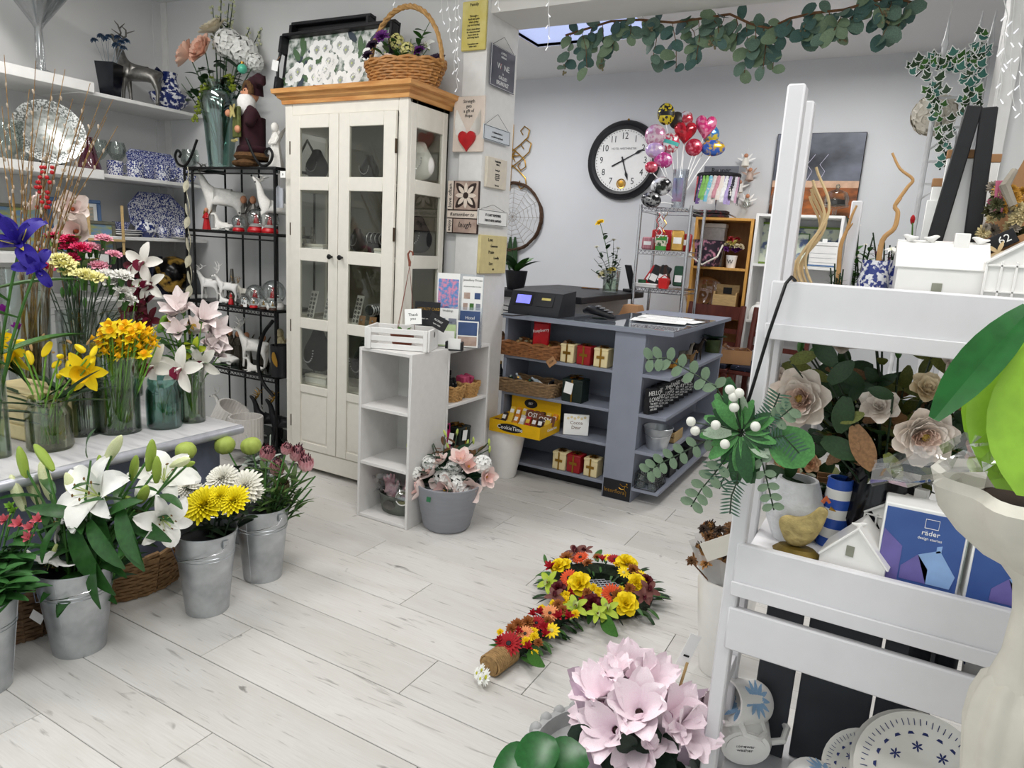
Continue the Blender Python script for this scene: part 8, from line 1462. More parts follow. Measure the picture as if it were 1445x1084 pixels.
# trellis with ivy beyond the opening
cT = V((at(1316,300,Y=3.85).x,3.85,0)); t = thing('white_trellis','white metal trellis with pointed tops beside the jamb','trellis',cT); TRM = pm('trellis_white','#d9dadc',.5); vx = [at(x,180,Y=3.85).x-cT.x for x in (1314,1358)]+[XR-.03-cT.x]; hz_ = [at(1340,y,Y=3.85).z for y in (73,102,138,180,228,260)]
for i,x in enumerate(vx): MB().tube([(x,0,0),(x,0,hz_[0]+.02)],.011,8).build('upright',TRM,t); MB().lathe([(.011,hz_[0]+.02),(.016,hz_[0]+.03),(.009,hz_[0]+.06),(.001,hz_[0]+.16)],8,TR((x,0,0))).build('finial',TRM,t)
for z in hz_+[1.3,.9,.5]: MB().tube([(vx[0],0,z),(vx[2],0,z)],.006,6).build('crossbar',TRM,t)
for k in range(3): MB().tube([(vx[0],.0,hz_[3]-.1-.22*k),(vx[0]+.1,.0,hz_[3]-.02-.22*k),(vx[1],0,hz_[3]-.16-.22*k),(vx[1]-.02,0,hz_[3]-.3-.22*k)],.006,6).build('arch',TRM,t)
iv = [ivyleaf(MIDG,PAPER),ivyleaf(DKGREEN,PAPER),ivyleaf(pm('ivy_teal','#3c7468',.5,var=.2),PAPER)]
def ivy(label,pxs,Y=3.82,n=26):
    P_ = [at(x,y,Y=Y) for x,y in pxs]; o = thing('ivy_trail',label,'plant',P_[0],0,'variegated ivy'); P_ = [p-P_[0] for p in P_]; MB().tube(P_,.004,5).build('vine',STEMD,o)
    for k in range(n): f = (k+.5)/n*(len(P_)-1); j = int(f); q = P_[j].lerp(P_[j+1],f-j)+V((U(-.035,.035),U(-.04,0),U(-.03,.03))); ob('leaf',iv[RND.randrange(3)],o,q,(PI/2+U(-.5,.5),U(-.7,.7),U(-.6,.6)),U(.032,.055))
ivy('variegated ivy trail over the trellis top',[(1292,108),(1305,95),(1330,92),(1352,96),(1372,88),(1390,92)],n=70); ivy('variegated ivy trail down the middle of the trellis',[(1312,118),(1322,130),(1326,160),(1330,190),(1332,215),(1326,240)],n=54); ivy('variegated ivy trail down the right of the trellis',[(1380,60),(1376,85),(1370,110),(1368,140),(1364,168)],n=50)
c = at(1318,162,Y=4.0); s = mpp(c); t = thing('hydrangea_ball','cream hydrangea ball hanging behind the trellis','ornament',c); ob('flower_ball',hydrangea(PET('ball_cream','#e0d9cb',.06),90,2.0),t,None,None,s*34); MB().tube([(0,0,s*30),(0,0,ZR-c.z)],.002,5).build('hanging_string',PAPER,t)
# --- hanging hook with mistletoe spray
hkp = at(1115,396,Y=RY-.02); endp = at(1050,585,Y=RY-.05); t = thing('hanging_spray','mistletoe and eucalyptus spray hanging from the top tray','spray',endp)
rod = [at(x,y,Y=RY-Y_) for x,y,Y_ in ((1121,402,-.008),(1122,396,-.006),(1117,391,.012),(1109,400,.02),(1085,470,.035),(1064,540,.045),(1050,585,.05),(1046,612,.05))]; MB().tube([p-endp for p in rod],.0028,7).build('hook_rod',BLKM,t)
MS = [pm('mistletoe_leaf','#4f8a4a',.45,var=.25,scale=20),pm('mistletoe_dark','#1f4a24',.45,var=.25,scale=20),pm('frosted_leaf','#9fb09a',.7,var=.2)]; ml_ = [leaf(MS[0],.36,-.5,.12,.3),leaf(MS[1],.38,-.6,.12,.35),leaf(MS[2],.5,-.3,.1,.3)]; fi = leaf(pm('fir_green','#3a5a48',.6,var=.2),.16,-.15,.05,.8)
E0 = at(1046,610,Y=RY-.05)-endp; s = mpp(endp)
for x,y,L_,k in [(1020,575,50,0),(1000,590,45,0),(1005,565,45,0),(1010,555,50,0),(1030,540,42,0),(1022,530,60,1),(1045,545,40,2),(1060,690,55,1),(1035,680,60,1),(1070,670,50,1),(1020,650,45,0),(1080,640,40,2),(1000,640,40,1),(1030,610,40,0),(1050,660,60,1),(1060,560,40,0),(990,610,40,2),(1040,590,40,0)]:
    e = at(x,y,Y=RY-.06+U(-.03,.03))-endp; d = e-E0; ob('leaf',ml_[k],t,E0+d*.25,lq(d,(U(-.3,.3),-1,.4)),max(.04,s*L_)); 
for k in range(22): a = k*2.4; d = V((math.cos(a),-.45,math.sin(a)*.9)); ob('leaf',ml_[k % 2],t,E0+d*.008,lq(d,(U(-.3,.3),-1,.3)),s*U(34,56))
def branchlet(pxs,lm,n,ls,m=STEMD,pair=True):
    P_ = [E0]+[at(x,y,Y=RY-.06)-endp for x,y in pxs]; MB().tube(P_,.0013,5).build('twig',m,t)
    for k in range(n): f = .3+(len(P_)-1.31)*(k+.5)/n; j = int(f); q = P_[j].lerp(P_[j+1],f-j); d = (P_[j+1]-P_[j]).normalized(); [ob('leaf',lm,t,q,lq(d*.3+d.cross(V((0,1,0)))*sg+V((0,-.2,0)),(0,-1,.2)),ls) for sg in (-1,1)]
EG = leaf(pm('frost_eucalyptus','#6c8168',.7,var=.2),.7,-.2,.1,.15); 
branchlet([(1010,545),(975,525),(940,505),(912,508)],EG,8,.022); branchlet([(1000,620),(960,640),(930,655),(912,668)],EG,8,.02); branchlet([(1015,660),(990,690),(975,715)],EG,6,.022); branchlet([(1040,680),(1032,700),(1030,725)],fi,14,.018); branchlet([(1075,600),(1090,580),(1100,555)],fi,16,.02); branchlet([(1080,620),(1105,615),(1128,640)],fi,16,.02); branchlet([(1075,650),(1085,690),(1092,720)],EG,6,.018); branchlet([(1100,590),(1118,575)],EG,4,.02); branchlet([(1015,690),(1005,650)],fi,12,.018)
ob('leaf',leaf(MS[0],.95,-.2,.06,.05),t,at(1090,610,Y=RY-.05)-endp,lq(at(1128,640,Y=RY-.05)-at(1090,610,Y=RY-.05),(.2,-1,.2)),s*62)
for x,y in [(975,595),(981,608),(1023,627),(1043,555),(1035,560),(1036,575),(1066,602),(1010,600),(1030,550)]: q = at(x,y,Y=RY-.085)-endp; MB().ball(q,(s*7,s*6,s*7),12,8).build('berry',pm('pearl_berry','#e3e3da',.35,var=.04),t); MB().tube([E0,E0.lerp(q,.6),q],.0011,4).build('twig',STEMD,t)
# --- rose arrangement filling the gap between trays
pvR = V((.02,RY+.19,Z2+.0006)); t = thing('dark_vase','dark glazed vase standing behind the middle tray','vase',pvR); MB().lathe([(.001,0),(.05,0),(.075,.06),(.06,.14),(.045,.17),(.05,.18),(.042,.18),(.001,.1)],22).build('body',pm('black_glaze','#0e0f16',.15,var=.1),t); MB().lathe([(.046,.14),(.051,.146),(.047,.152)],22).build('ring',GREYP,t)
GRP,GRI = PET('rose_cream','#fdf1e7',.03),PET('rose_blush','#fbdfd0',.05); gr = garden_rose(GRP,GRI,PET('rose_stamen','#b89a4a')); gb = rose(GRP,None,.55)
bl_ = [leaf(pm('rose_leaf','#24401f',.4,var=.3,scale=14),.55,-.3,.1,.45,6),leaf(pm('rose_leaf_olive','#6a7030',.5,var=.3,scale=14),.5,-.35,.1,.5,6),leaf(pm('rose_leaf_rust','#8f6a48',.5,var=.3,scale=14),.45,-.3,.1,.5,6)]
def rosestem(x,y,me,r,dv,Y,lb): h = at(x,y,Y=Y); return cut('silk_rose',lb,'cream silk roses',pvR+V((U(-.02,.02),U(-.02,.02),.03)),h,me,mpp(h)*r,V(dv),STEMD,.003,((bl_[0],.06,.45,3),(bl_[1],.045,.6,2)))
for x,y,me,r,dv,Y,lb in [(1134,563,gr,46,(-.25,-1,.15),1.3,'wide open blush rose with ruffled heart nearest the rack post'),(1299,611,gr,46,(.35,-1,-.1),1.28,'wide open ivory rose above the blue house box'),(1240,577,gb,30,(0,-.8,.5),1.3,'half open cream rose between the two big roses'),(1188,488,gb,26,(0,-.7,.7),1.34,'half open cream rose under the top tray'),(1236,482,gb,26,(0,-.5,.8),1.42,'pale pink rose behind the top tray board'),(1305,553,rose(PET('rose_bicolour','#f0dcb9',.06),None,.5),28,(.2,-.7,.6),1.32,'two-tone cream and pink rose near the cellophane'),(1100,540,gb,24,(-.6,-.7,.3),1.36,'cream rose half hidden by the rack post'),(1345,520,gb,26,(.4,-.7,.5),1.4,'cream rose behind the dark green leaf'),(1378,636,rose(PET('rose_pink','#eec3b8',.06),None,.5),26,(.3,-.8,.2),1.3,'pink rose seen through the cellophane')]: rosestem(x,y,me,r,dv,Y,lb)
for x,y in [(1130,488),(1268,496),(1146,500),(1245,460)]: h = at(x,y,Y=1.38); cut('rose_bud','tight green rose bud on a thin stem','green rose buds',pvR+V((U(-.02,.02),0,.03)),h,bud(MIDG,.5),mpp(h)*10,(U(-.2,.2),-.2,1),STEMD,.002,((bl_[1],.035,.6,3),),cat='bud',blname='bud')
for k in range(46):
    x,y = U(1105,1390),U(500,690); Y = U(1.34,1.48); h = at(x,y,Y=Y); c = RND.choice([0,0,0,1,1,2]); q = cut('rose_foliage',['dark green','olive','rust tinted'][c]+' rose leaf sprig among the silk roses',['dark','olive','rust'][c]+' rose sprigs',pvR+V((U(-.03,.03),U(-.02,.03),.03)),h,None,0,None,STEMD,.002,((bl_[c],U(.035,.06),.5,8),),cat='leaf'); [ob('leaf',bl_[c],q,h-q.location,lq((math.cos(a_),-.3,math.sin(a_)),(U(-.3,.3),-1,.3)),U(.035,.055)) for a_ in (k,k+1.5,k+2.9)]
for x,y,qx,qy,c in [(1160,620,1232,655,0),(1205,600,1240,690,2),(1170,540,1215,500,0),(1195,560,1180,630,0),(1115,510,1165,495,1),(1185,595,1230,580,1),(1205,620,1215,640,2),(1260,560,1215,545,0),(1250,640,1280,690,1),(1150,480,1190,530,0)]: a,b_ = at(x,y,Y=1.26),at(qx,qy,Y=1.25); q = cut('rose_foliage','large rose leaf turned toward the aisle','large rose leaves',pvR+V((0,0,.03)),a,None,0,None,STEMD,.002,cat='leaf'); ob('leaf',bl_[c],q,a-q.location,lq(b_-a,(0,-1,.25)),(b_-a).length*.75)
PEA2 = rose(PET('rose_peach','#efbf97',.08),None,.6); pq = V((at(1120,700,Y=1.40).x,1.41,Z2+.0006)); t = thing('striped_pot','little black and white striped pot of peach roses','pot',pq); MB().lathe([(.001,0),(.03,0),(.036,.07),(.032,.07),(.001,.05)],20).build('body',pm('striped_black','#e6e4e0',.5,col2='#1c1c1e',scale=45,stretch=(1,1,0),thr=(.48,.52)),t); MB().lathe([(.035,.066),(.038,.07),(.035,.074)],20).build('rim',CERAM,t)
for x,y,r_ in [(1102,645,15),(1125,642,15),(1113,662,16),(1128,682,16),(1143,655,15),(1138,640,13),(1100,668,12),(1118,692,12)]: h = at(x,y,Y=1.38); cut('peach_rose','small peach silk rose in the striped pot','peach roses',pq+V((U(-.01,.01),0,.03)),h,PEA2,mpp(h)*r_,(U(-.4,.4),-1,.5),STEMD,.0018,((bl_[1],.03,.5,2),))
# --- middle tray
p = rt(1112,778,Z2,1.33); s = mpp(p); t = thing('ceramic_jug','rough white ceramic jug with a wide dark mouth','jug',p); ROU = pm('rough_white','#d5d6d8',.8,var=.12,scale=40,bump=.5); MB().lathe([(.001,0),(s*24,0),(s*36,s*28),(s*37,s*55),(s*30,s*78),(s*26,s*88),(s*22,s*88),(s*26,s*76),(s*32,s*50),(.001,s*12)],30).build('body',ROU,t); MB().lathe([(s*25,s*72),(.001,s*70)],20).build('inside',BLACK,t); MB().tube([(-s*28,0,s*80),(-s*44,0,s*70),(-s*42,0,s*46),(-s*34,0,s*38)],s*4,8).build('handle',ROU,t)
HEN = pm('gilded_hen','#b3a06a',.55,metal=.35,var=.3,scale=60,bump=.6); p = rt(1122,786,Z2,1.255); s = mpp(p); t = thing('hen_ornament','gilded textured hen ornament on the middle tray','ornament',p,0); ob('body',skinmesh('hen',[(0,0,s*34,s*23),(-s*14,0,s*40,s*18),(s*16,0,s*46,s*16),(-s*26,0,s*52,s*8),(s*24,0,s*66,s*9),(s*28,0,s*78,s*8),(0,0,s*12,s*12)],[(0,1),(0,2),(1,3),(2,4),(4,5),(0,6)],HEN,2),t,None,None,(1,.6,1)); MB().lathe([(.001,0),(s*30,0),(s*32,s*5),(s*24,s*12),(.001,s*13)],20,sq=(1,.6)).build('nest_base',pm('dark_gold','#6d5a22',.5,metal=.4,var=.4),t); MB().tube([(s*24,0,s*84),(s*28,0,s*91),(s*33,0,s*85)],[s*3,s*4,s*2],7).build('comb',pm('terracotta','#a5512c',.6),t); MB().tube([(s*34,0,s*78),(s*42,0,s*75)],[s*3,s*.6],6).build('beak',GOLD,t)
STR = pm('blue_stripe_china','#2f57b5',.3); p = rt(1171,775,Z2,1.35); s = mpp(p); t = thing('striped_vase','blue and white banded vase behind the hen','vase',p); hS = at(1171,672,Y=1.35).z-Z2
for k in range(7): z0,z1 = hS*k/7,hS*(k+1)/7; r0,r1 = s*(21-5*k/7),s*(21-5*(k+1)/7); MB().lathe([(r0-.003,z0),(r0,z0),(r1,z1),(r1-.003,z1)],24).build('band',STR if k % 2 == 0 else CERAM,t)
p = rt(1155,770,Z2,1.40); t = thing('paper_bag','brown paper wrap standing behind the banded vase','bag',p,.2); [MB().bbox((-.02,-.004+.006*k,0),(.02,-.001+.006*k,.10+.008*k),.001).build('paper_fold',KRAFT,t) for k in range(3)]; MB().tube([(-.021,-.006,.03),(.021,-.006,.032)],.001,4).build('string',RAT,t)
p = rt(1205,800,Z2,1.262); s = mpp(p); house('white ceramic gabled house with a bird on its roof, hen side',p,s*82,.075,s*22,s*46,-.12,[(-s*4,s*34,s*10,s*15)],0,[(s*2,-.02,s*64,.3)],False,True)
p = rt(1262,800,Z2,1.35); house('tall white timbered ceramic house behind the blue boxes',p,s*80,.085,s*70,s*30,-.3,(),5,(),True,True)
BXB = pm('box_blue','#2c4585',.35,col2='#5f86c9',scale=3,thr=(.35,.8)); VLT = pm('box_violet','#6d64a5',.4,var=.15); SKY = pm('box_pale','#8fb0dd',.4,var=.1)
def hbox(label,x,y,wpx,hpx,Y,rz,brand=True):
    p = rt(x,y,Z2,Y); s = mpp(p); w_,h_ = s*wpx,s*hpx; t = thing('house_gift_box',label,'box',p,rz,'blue house gift boxes'); MB().bbox((-w_/2,0,0),(w_/2,.06,h_),.002).build('carton',PAPER,t); MB().box((-w_/2+.003,-.0012,0),(w_/2-.003,-.0002,h_-.006)).build('printed_front',BXB,t,False)
    def pr(poly,m,nm): MB().prism(poly,0,.0006,TR((0,-.0014,0),(PI/2,0,0))).build(nm,m,t,False)
    pr([(-w_*.2,h_*.1),(w_*.12,h_*.1),(w_*.12,h_*.28),(-w_*.02,h_*.44),(-w_*.2,h_*.26)],VLT,'printed_house'); pr([(w_*.12,h_*.1),(w_*.4,h_*.1),(w_*.44,h_*.26),(w_*.22,h_*.54),(-w_*.02,h_*.44)],SKY,'printed_roof'); pr([(w_*.18,h_*.5),(w_*.24,h_*.52),(w_*.24,h_*.6),(w_*.18,h_*.58)],SKY,'printed_chimney')
    if brand: pr([(-w_*.47,h_*.05),(-w_*.22,h_*.05),(-w_*.22,h_*.5),(-w_*.47,h_*.68)],VLT,'printed_side_house'); text('räder',h_*.085,PAPER,t,(w_*.08,-.0015,h_*.72),ext=.0003); text('design stories',h_*.045,PAPER,t,(w_*.08,-.0015,h_*.65),ext=.0003); MB().tube([(w_*.0,-.0015,h_*.78),(w_*.16,-.0015,h_*.78),(w_*.16,-.0015,h_*.89),(w_*.0,-.0015,h_*.89),(w_*.0,-.0015,h_*.78)],.0005,4).build('logo_frame',PAPER,t)
hbox('blue gift box printed with two houses and a maker name',1290,825,102,118,1.235,.0); hbox('blue gift box printed with one pale house beside the shell urn',1415,870,100,112,1.235,.0,False)
p = rt(1352,850,Z2,1.3); t = thing('glass_dome','narrow clear glass tube between the two blue boxes','glass',p); MB().lathe([(.001,0),(.014,0),(.014,.14),(.012,.14),(.012,.004),(.001,.004)],18).build('tube',GLASS,t); MB().lathe([(.015,.137),(.016,.14),(.015,.143)],18).build('lip',GLASS,t)
# --- low tray and backing slates
SLA = pm('slate','#33363c',.7,var=.2,scale=10); 
for k,(x,w_,h_,Y,l) in enumerate(((-.11,.07,.43,1.38,'narrow dark slate board standing behind the low tray'),(.0,.13,.45,1.40,'wide dark slate board standing behind the low tray'),(.115,.09,.42,1.39,'short dark slate board next to the wide one'))): t = thing('slate_board',l,'board',(x,Y,Z4+.0006),0,None,(-.05,0,0)); MB().bbox((-w_/2,0,0),(w_/2,.01,h_),.002).build('slate',SLA,t); MB().bbox((-w_/2-.002,-.004,h_),(w_/2+.002,.012,h_+.008),.002).build('edge',INK,t)
t = thing('spotted_jug','white jug with navy spots in the low tray','jug',(.2,1.3,Z3+.0006)); MB().lathe([(.001,0),(.02,0),(.022,.05),(.018,.075),(.02,.08),(.016,.08),(.001,.03)],20).build('body',pm('spotted_china','#e6e4e0',.3,col2='#1c2a66',scale=70,thr=(.64,.67)),t); MB().tube([(.02,0,.07),(.034,0,.06),(.03,0,.03),(.02,0,.02)],.0025,6).build('handle',CERAM,t)
for k,x in enumerate((.12,.16,.26,.32)): t = thing('grey_tin',['dark tin nearest the slates in the low tray','dark bottle tin in the low tray','grey tin beside the spotted jug','grey tin at the urn end of the low tray'][k],'tin',(x,1.33,Z3+.0006)); MB().lathe([(.001,0),(.017,0),(.017,.06),(.001,.062)],16).build('tin',SLA if k < 2 else GREYP,t); MB().lathe([(.018,.055),(.018,.064),(.001,.066)],16).build('lid',BLKM,t)
# --- bottom shelf: mugs and plates
FLM = pm('blue_bloom_china','#eef0ee',.2,col2='#5f8fc0',scale=26,thr=(.52,.66),coat=.5); BLP = PET('china_blue_petal','#6f9cc9',.25,'#a9c6e0'); BLC = PET('china_orange','#c98a3a',.25)
def bigmug(label,px,py,Y,r,h,rot,up=0,fl=True):
    p = at(px,py,Y=Y); p.z = max(p.z,Z4+r+.001) if up == 0 else up; t = mug('flower_mug',label,p,r,h,CERAM,0,'blue flower mugs','mug',rot)
    if fl:
        for a in (-1.6,1.2): ob('painted_flower',gerbera(BLP,BLC,12),t,(r*.97*math.cos(a),r*.97*math.sin(a),h*.55),toward((math.cos(a),math.sin(a),0)),(r*.8,r*.8,r*.06))
    b = MB(); b.lathe([(r*.7,0),(r*.7,-.002),(r*.6,-.002),(.001,.001)],20); b.build('foot_ring',CERAM,t); text('stoneware\ndishwasher safe',r*.2,INK,t,(0,0,-.0005),(PI,0,0),ext=.0002); return t
bigmug('flower mug lying with its stamped base toward the aisle',1052,1058,1.30,.054,.1,(-1.35,-.1,.35),Z4+.052); bigmug('flower mug lying on top of the others',1068,1002,1.37,.045,.1,(1.25,.5,-.75),Z4+.115); bigmug('flower mug lying with its open mouth toward the aisle',1148,1062,1.29,.047,.085,(1.45,.0,.25),Z4+.05); bigmug('pale green flower mug behind the stamped one',1022,1050,1.38,.044,.08,(0,0,.5),Z4+.001,False)
PLM = pm('plate_rim_blue','#e8e8e4',.2,col2='#2a3a85',scale=60,thr=(.5,.54),coat=.5); PLC = pm('plate_cream','#e6e3dc',.2,coat=.5,var=.02); NVY = pm('plate_navy','#25316b',.3)
def dplate(label,x,y,Y,r,tilt):
    c = at(x,y,Y=Y); d = V((-.05,-math.sin(tilt),math.cos(tilt))); t = plate('dinner_plate',label,c,r,d,PLC,'plate',group='blue patterned dinner plates')
    for k in range(20): a = 2*PI*k/20; MB().prism([(-r*.05,0),(r*.05,0),(0,r*.1)],0,.0006,TR((r*.66*math.cos(a),r*.66*math.sin(a),r*.092),(.2*0,0,a-PI/2))).build('painted_point',NVY,t,False)
    for k in range(60):
        a = 2*PI*k/60; MB().cbox((0,0,0),(r*.012,r*(.06+.08*(k % 5 != 0)),.0006)).build('painted_line',NVY,t,False,(r*.86*math.cos(a),r*.86*math.sin(a),r*.136),(0,0,a-PI/2))
    for k in range(8): a = 2*PI*k/8+.2; ob('painted_sprig',daisy(NVY,NVY,6),t,(r*.48*math.cos(a),r*.48*math.sin(a),r*.033),(0,0,a),(r*.09,r*.09,r*.006))
dplate('large blue-bordered plate leaning at the front',1300,1100,1.27,.105,.85); dplate('blue-bordered plate behind the large one',1292,1094,1.30,.105,.85); dplate('smaller blue-bordered plate at the mug side',1222,1092,1.31,.075,.8)
# --- tall white vase with dried bouquet behind the rack post
pV = at(1012,945,Z=.0005); s = mpp(pV); hV = at(1000,806,Y=pV.y).z; t = thing('tall_white_vase','tall cream tapered floor vase behind the rack post','vase',pV); MB().lathe([(.001,0),(s*24,0),(s*26,s*4),(s*36,hV*.6),(s*41,hV*.93),(s*40,hV),(s*37,hV),(s*36,hV*.8),(s*22,.01),(.001,.01)],32).build('body',CERAM,t)
t = thing('dried_bouquet','brown dried protea bouquet in white net inside the tall vase','bouquet',pV+V((0,0,hV*.75))); tl = V(t.location); DB_ = [pm('dry_brown','#6b4a2c',.8,var=.3),pm('dry_tan','#b5854f',.8,var=.25),pm('dry_dark','#3a2a20',.8,var=.3)]; wl_ = thin_glass('net_wrap','#e9e9ea',.2)
for k in range(26): x,y = 975+U(0,60),745+U(0,55); h = at(x,y,D=(pV-CAM).dot(FW)-.1+U(-.08,.1))-tl; ob('dried_head',protea(DB_[1],DB_[2]) if k % 5 == 0 else mum(DB_[k % 3],30,.35,.02,1.),t,h,toward((U(-.5,.3),-.4,.8)),s*(20 if k % 5 == 0 else U(8,13))); MB().tube([(0,0,0),h*.5,h],.0025,4).build('stem',TWIG,t)
nb = MB(); q0 = hV*.25; nb.lathe([(s*26,0),(s*34,q0*.8),(s*44,q0*1.5),(s*52,q0*2.0),(s*56,q0*2.2)],26,ripple=(9,.1)); nb.build('net_wrap',pm('white_net','#e3e3e3',.8,var=.05,alpha=.55),t); h = at(1018,772,D=(pV-CAM).dot(FW)-.22)-tl; MB().bbox((-s*24,0,-s*13),(s*24,.0015,s*13),.0004).build('gift_card',CREAM,t,True,h,(0,-.5,.3))
# --- shell urn, foliage plant and cellophane close to the right edge
UX = at(1490,740,D=.84); STN = pm('cast_stone','#d6d2c6',.8,var=.08,scale=14,bump=.35); pU = V((UX.x,UX.y,0)); t = thing('shell_urn','cast stone pedestal urn with scalloped shell lobes','urn',pU); zr = at(1400,680,D=.84).z; zb = at(1445,812,D=.84).z; zf = at(1440,985,D=.84).z
MB().lathe([(.001,zb),(.04,zb),(.07,zb+.015),(.1,zb+.04),(.124,zr-.04),(.134,zr-.012),(.126,zr),(.112,zr-.008),(.1,zr-.04),(.05,zb+.03),(.001,zb+.03)],64,ripple=(9,.07)).build('bowl',STN,t); MB().lathe([(.036,zf-.01),(.026,zf+.03),(.024,zb-.06),(.03,zb-.02),(.055,zb+.01)],28).build('stem',STN,t); MB().lathe([(.001,0),(.1,0),(.1,.05),(.07,.08),(.036,zf-.2),(.045,zf-.12),(.05,zf-.08),(.048,zf-.04),(.04,zf-.01),(.03,zf)],72,ripple=(9,.07)).build('foot',STN,t)
pG = pU+V((0,0,zr-.05)); t = thing('foliage_plant','lime and dark green broad-leaved plant in the shell urn','plant',pG); LIM_ = pm('lime_leaf','#8fbc38',.35,var=.12,scale=8,trans=.0); DKL = pm('glossy_dark_leaf','#1f5a26',.25,var=.2,scale=8)
def bigleaf(x,y,qx,qy,D,m,W,bend=-.3,up=(-.3,-1,.3)): a,b_ = at(x,y,D=D)-pG,at(qx,qy,D=D-.02)-pG; ob('leaf',leaf(m,W,bend,.18,.35,8),t,a,lq(b_-a,up),(b_-a).length); MB().tube([(0,0,0),a*.5+V((.01,0,0)),a],.004,5).build('stalk',MIDG,t)
bigleaf(1455,436,1318,578,.78,DKL,.28); bigleaf(1438,470,1398,660,.84,LIM_,.5); bigleaf(1470,460,1420,690,.8,LIM_,.55); bigleaf(1490,480,1450,700,.76,LIM_,.55)
MB().lathe([(.1,.015),(.001,.02)],20).build('soil',pm('soil','#2b1d14',.95,var=.3),t)
cl = MB(); CELL = thin_glass('crinkled_cellophane','#fafafa',.25,.04); A0,A1,A2,A3 = [at(x,y,D=D)-pG for x,y,D in ((1238,645,.88),(1460,590,.78),(1475,690,.78),(1225,685,.9))]; r9 = random.Random(4)
cl.grid(lambda u,v: A0.lerp(A1,u).lerp(A3.lerp(A2,u),v)+V((r9.uniform(-.006,.006),r9.uniform(-.02,.02)-.02*math.sin(PI*v),r9.uniform(-.006,.006))),9,6); cl.build('cellophane',CELL,t)

# ================================================================== floral mirror tribute on the floor
cR = at(848,838,Z=.0005); t = thing('floral_tribute','hand mirror shaped floral tribute with bright yellow, red and orange flowers','floral tribute',cR); He = at(700,946,Z=.0005)-cR; ax = V((He.x,He.y,0)); axn = ax.normalized(); Rr = .165
FOAM = pm('wet_foam_green','#1c2a18',.9,var=.4,scale=60,bump=.5); MB().lathe([(Rr-.045,.005),(Rr-.048,.035),(Rr,.05),(Rr+.05,.035),(Rr+.045,.005),(Rr-.045,.005)],40).build('foam_ring',FOAM,t)
st = axn*(Rr+.03); en = ax-axn*.075; MB().tube([st+V((0,0,.035)),en+V((0,0,.035))],.035,10).build('foam_handle',FOAM,t)
grd = MB(); [grd.tube([V((math.cos(PI/4)*a*1-math.sin(PI/4)*b_,math.sin(PI/4)*a+math.cos(PI/4)*b_,.012)) for b_ in (-math.sqrt(max(0,.011-a*a)),math.sqrt(max(0,.011-a*a)))],.0022,4) for a in [-.09+.018*k for k in range(11)]]; [grd.tube([V((math.cos(PI/4)*b_-math.sin(PI/4)*a,math.sin(PI/4)*b_+math.cos(PI/4)*a,.015)) for b_ in (-math.sqrt(max(0,.011-a*a)),math.sqrt(max(0,.011-a*a)))],.0022,4) for a in [-.09+.018*k for k in range(11)]]; grd.build('grey_grid',pm('grey_plastic','#b9bcc4',.4),t)['kind'] = 'stuff'; MB().lathe([(.115,.004),(.001,.005)],30).build('grid_backing',INK,t)
HS = pm('hessian','#a58458',.9,var=.25,scale=80,bump=.5); hs0,hs1 = ax-axn*.075,ax+axn*.04; [MB().tube([(hs0.lerp(hs1,(k+.5)/14)+V((0,0,.036))+(axn.cross(V((0,0,1)))*math.cos(a)*.04+V((0,0,1))*math.sin(a)*.034)) for a in [2*PI*i/12 for i in range(13)]],.0036,5,caps=False).build('twine_wrap',HS,t) for k in range(14)]; MB().tube([hs0+V((0,0,.036)),hs1+V((0,0,.036))],.034,12).build('handle_core',HS,t)
C_ = {'yr': rose(PET('rose_yellow_bright','#fbdc14',.1)),'rr': rose(PET('rose_wine','#5c0f1c',.2)),'og': gerbera(PET('gerbera_orange','#e4582a',.12),INK),'rg': gerbera(PET('gerbera_red','#a8121c',.15),INK),'pg': gerbera(PET('gerbera_peach','#f0a06a',.1),DKB),'go': orchid(PET('tribute_lime','#a9be3a',.12),LIG,LIPM),'bo': orchid(PET('tribute_brown','#70403a',.2),ORB,LIPM),'ym': mum(PET('pompon_yellow','#f9d312',.1),40,.4),'bm': mum(PET('pompon_bronze','#9c5a28',.2),40,.35),'ra': cupflower(PET('alstro_red','#b01c2c',.2),MIDG),'yd': daisy(PET('daisy_yellow','#fbd91a',.1),YLP,12),'wd': daisy(PET('daisy_white','#f6f6f2',.03),PET('daisy_heart','#b9b92c',.1))}
def put(x,y,k,r,dv=None,z=.085): q = at(x,y,Z=z); o = q-cR; d = V(dv) if dv else (V((o.x,o.y,0)).normalized()*.35 if o.length < .28 else V((0,0,0)))+V((.1,-.5,.8)); ob('bloom',C_[k],t,o,toward(d,U(0,6)),mpp(q)*r)
for x,y,k,r in [(830,796,'bm',9),(850,792,'ra',9),(906,828,'ym',7),(900,815,'bm',9),(818,825,'yr',18),(863,839,'og',16),(883,853,'yr',18),(836,853,'rr',15),(803,816,'og',14),(788,800,'yr',13),(797,798,'yr',11),(778,802,'ra',12),(775,822,'go',18),(788,832,'rr',12),(783,842,'bo',15),(819,787,'og',13),(812,780,'bo',17),(826,778,'bo',13),(868,790,'rg',12),(858,787,'yd',9),(884,796,'yr',16),(893,806,'bm',11),(880,808,'yd',10),(898,824,'yr',15),(912,820,'rr',10),(915,834,'bo',17),(908,842,'bo',14),(856,862,'go',20),(843,866,'go',16),(812,858,'go',20),(822,850,'ra',10),(800,790,'bm',13),(843,788,'bm',8),(872,842,'bm',12),(829,838,'bm',9),(838,830,'ym',7),(845,835,'ym',7),(843,841,'ym',7),(876,832,'ym',6),(885,842,'ym',7),(870,798,'ym',6),(895,812,'ym',5),(888,832,'bm',10),(806,838,'ra',9),(799,840,'ym',7),(905,812,'yd',9)]: put(x,y,k,r)
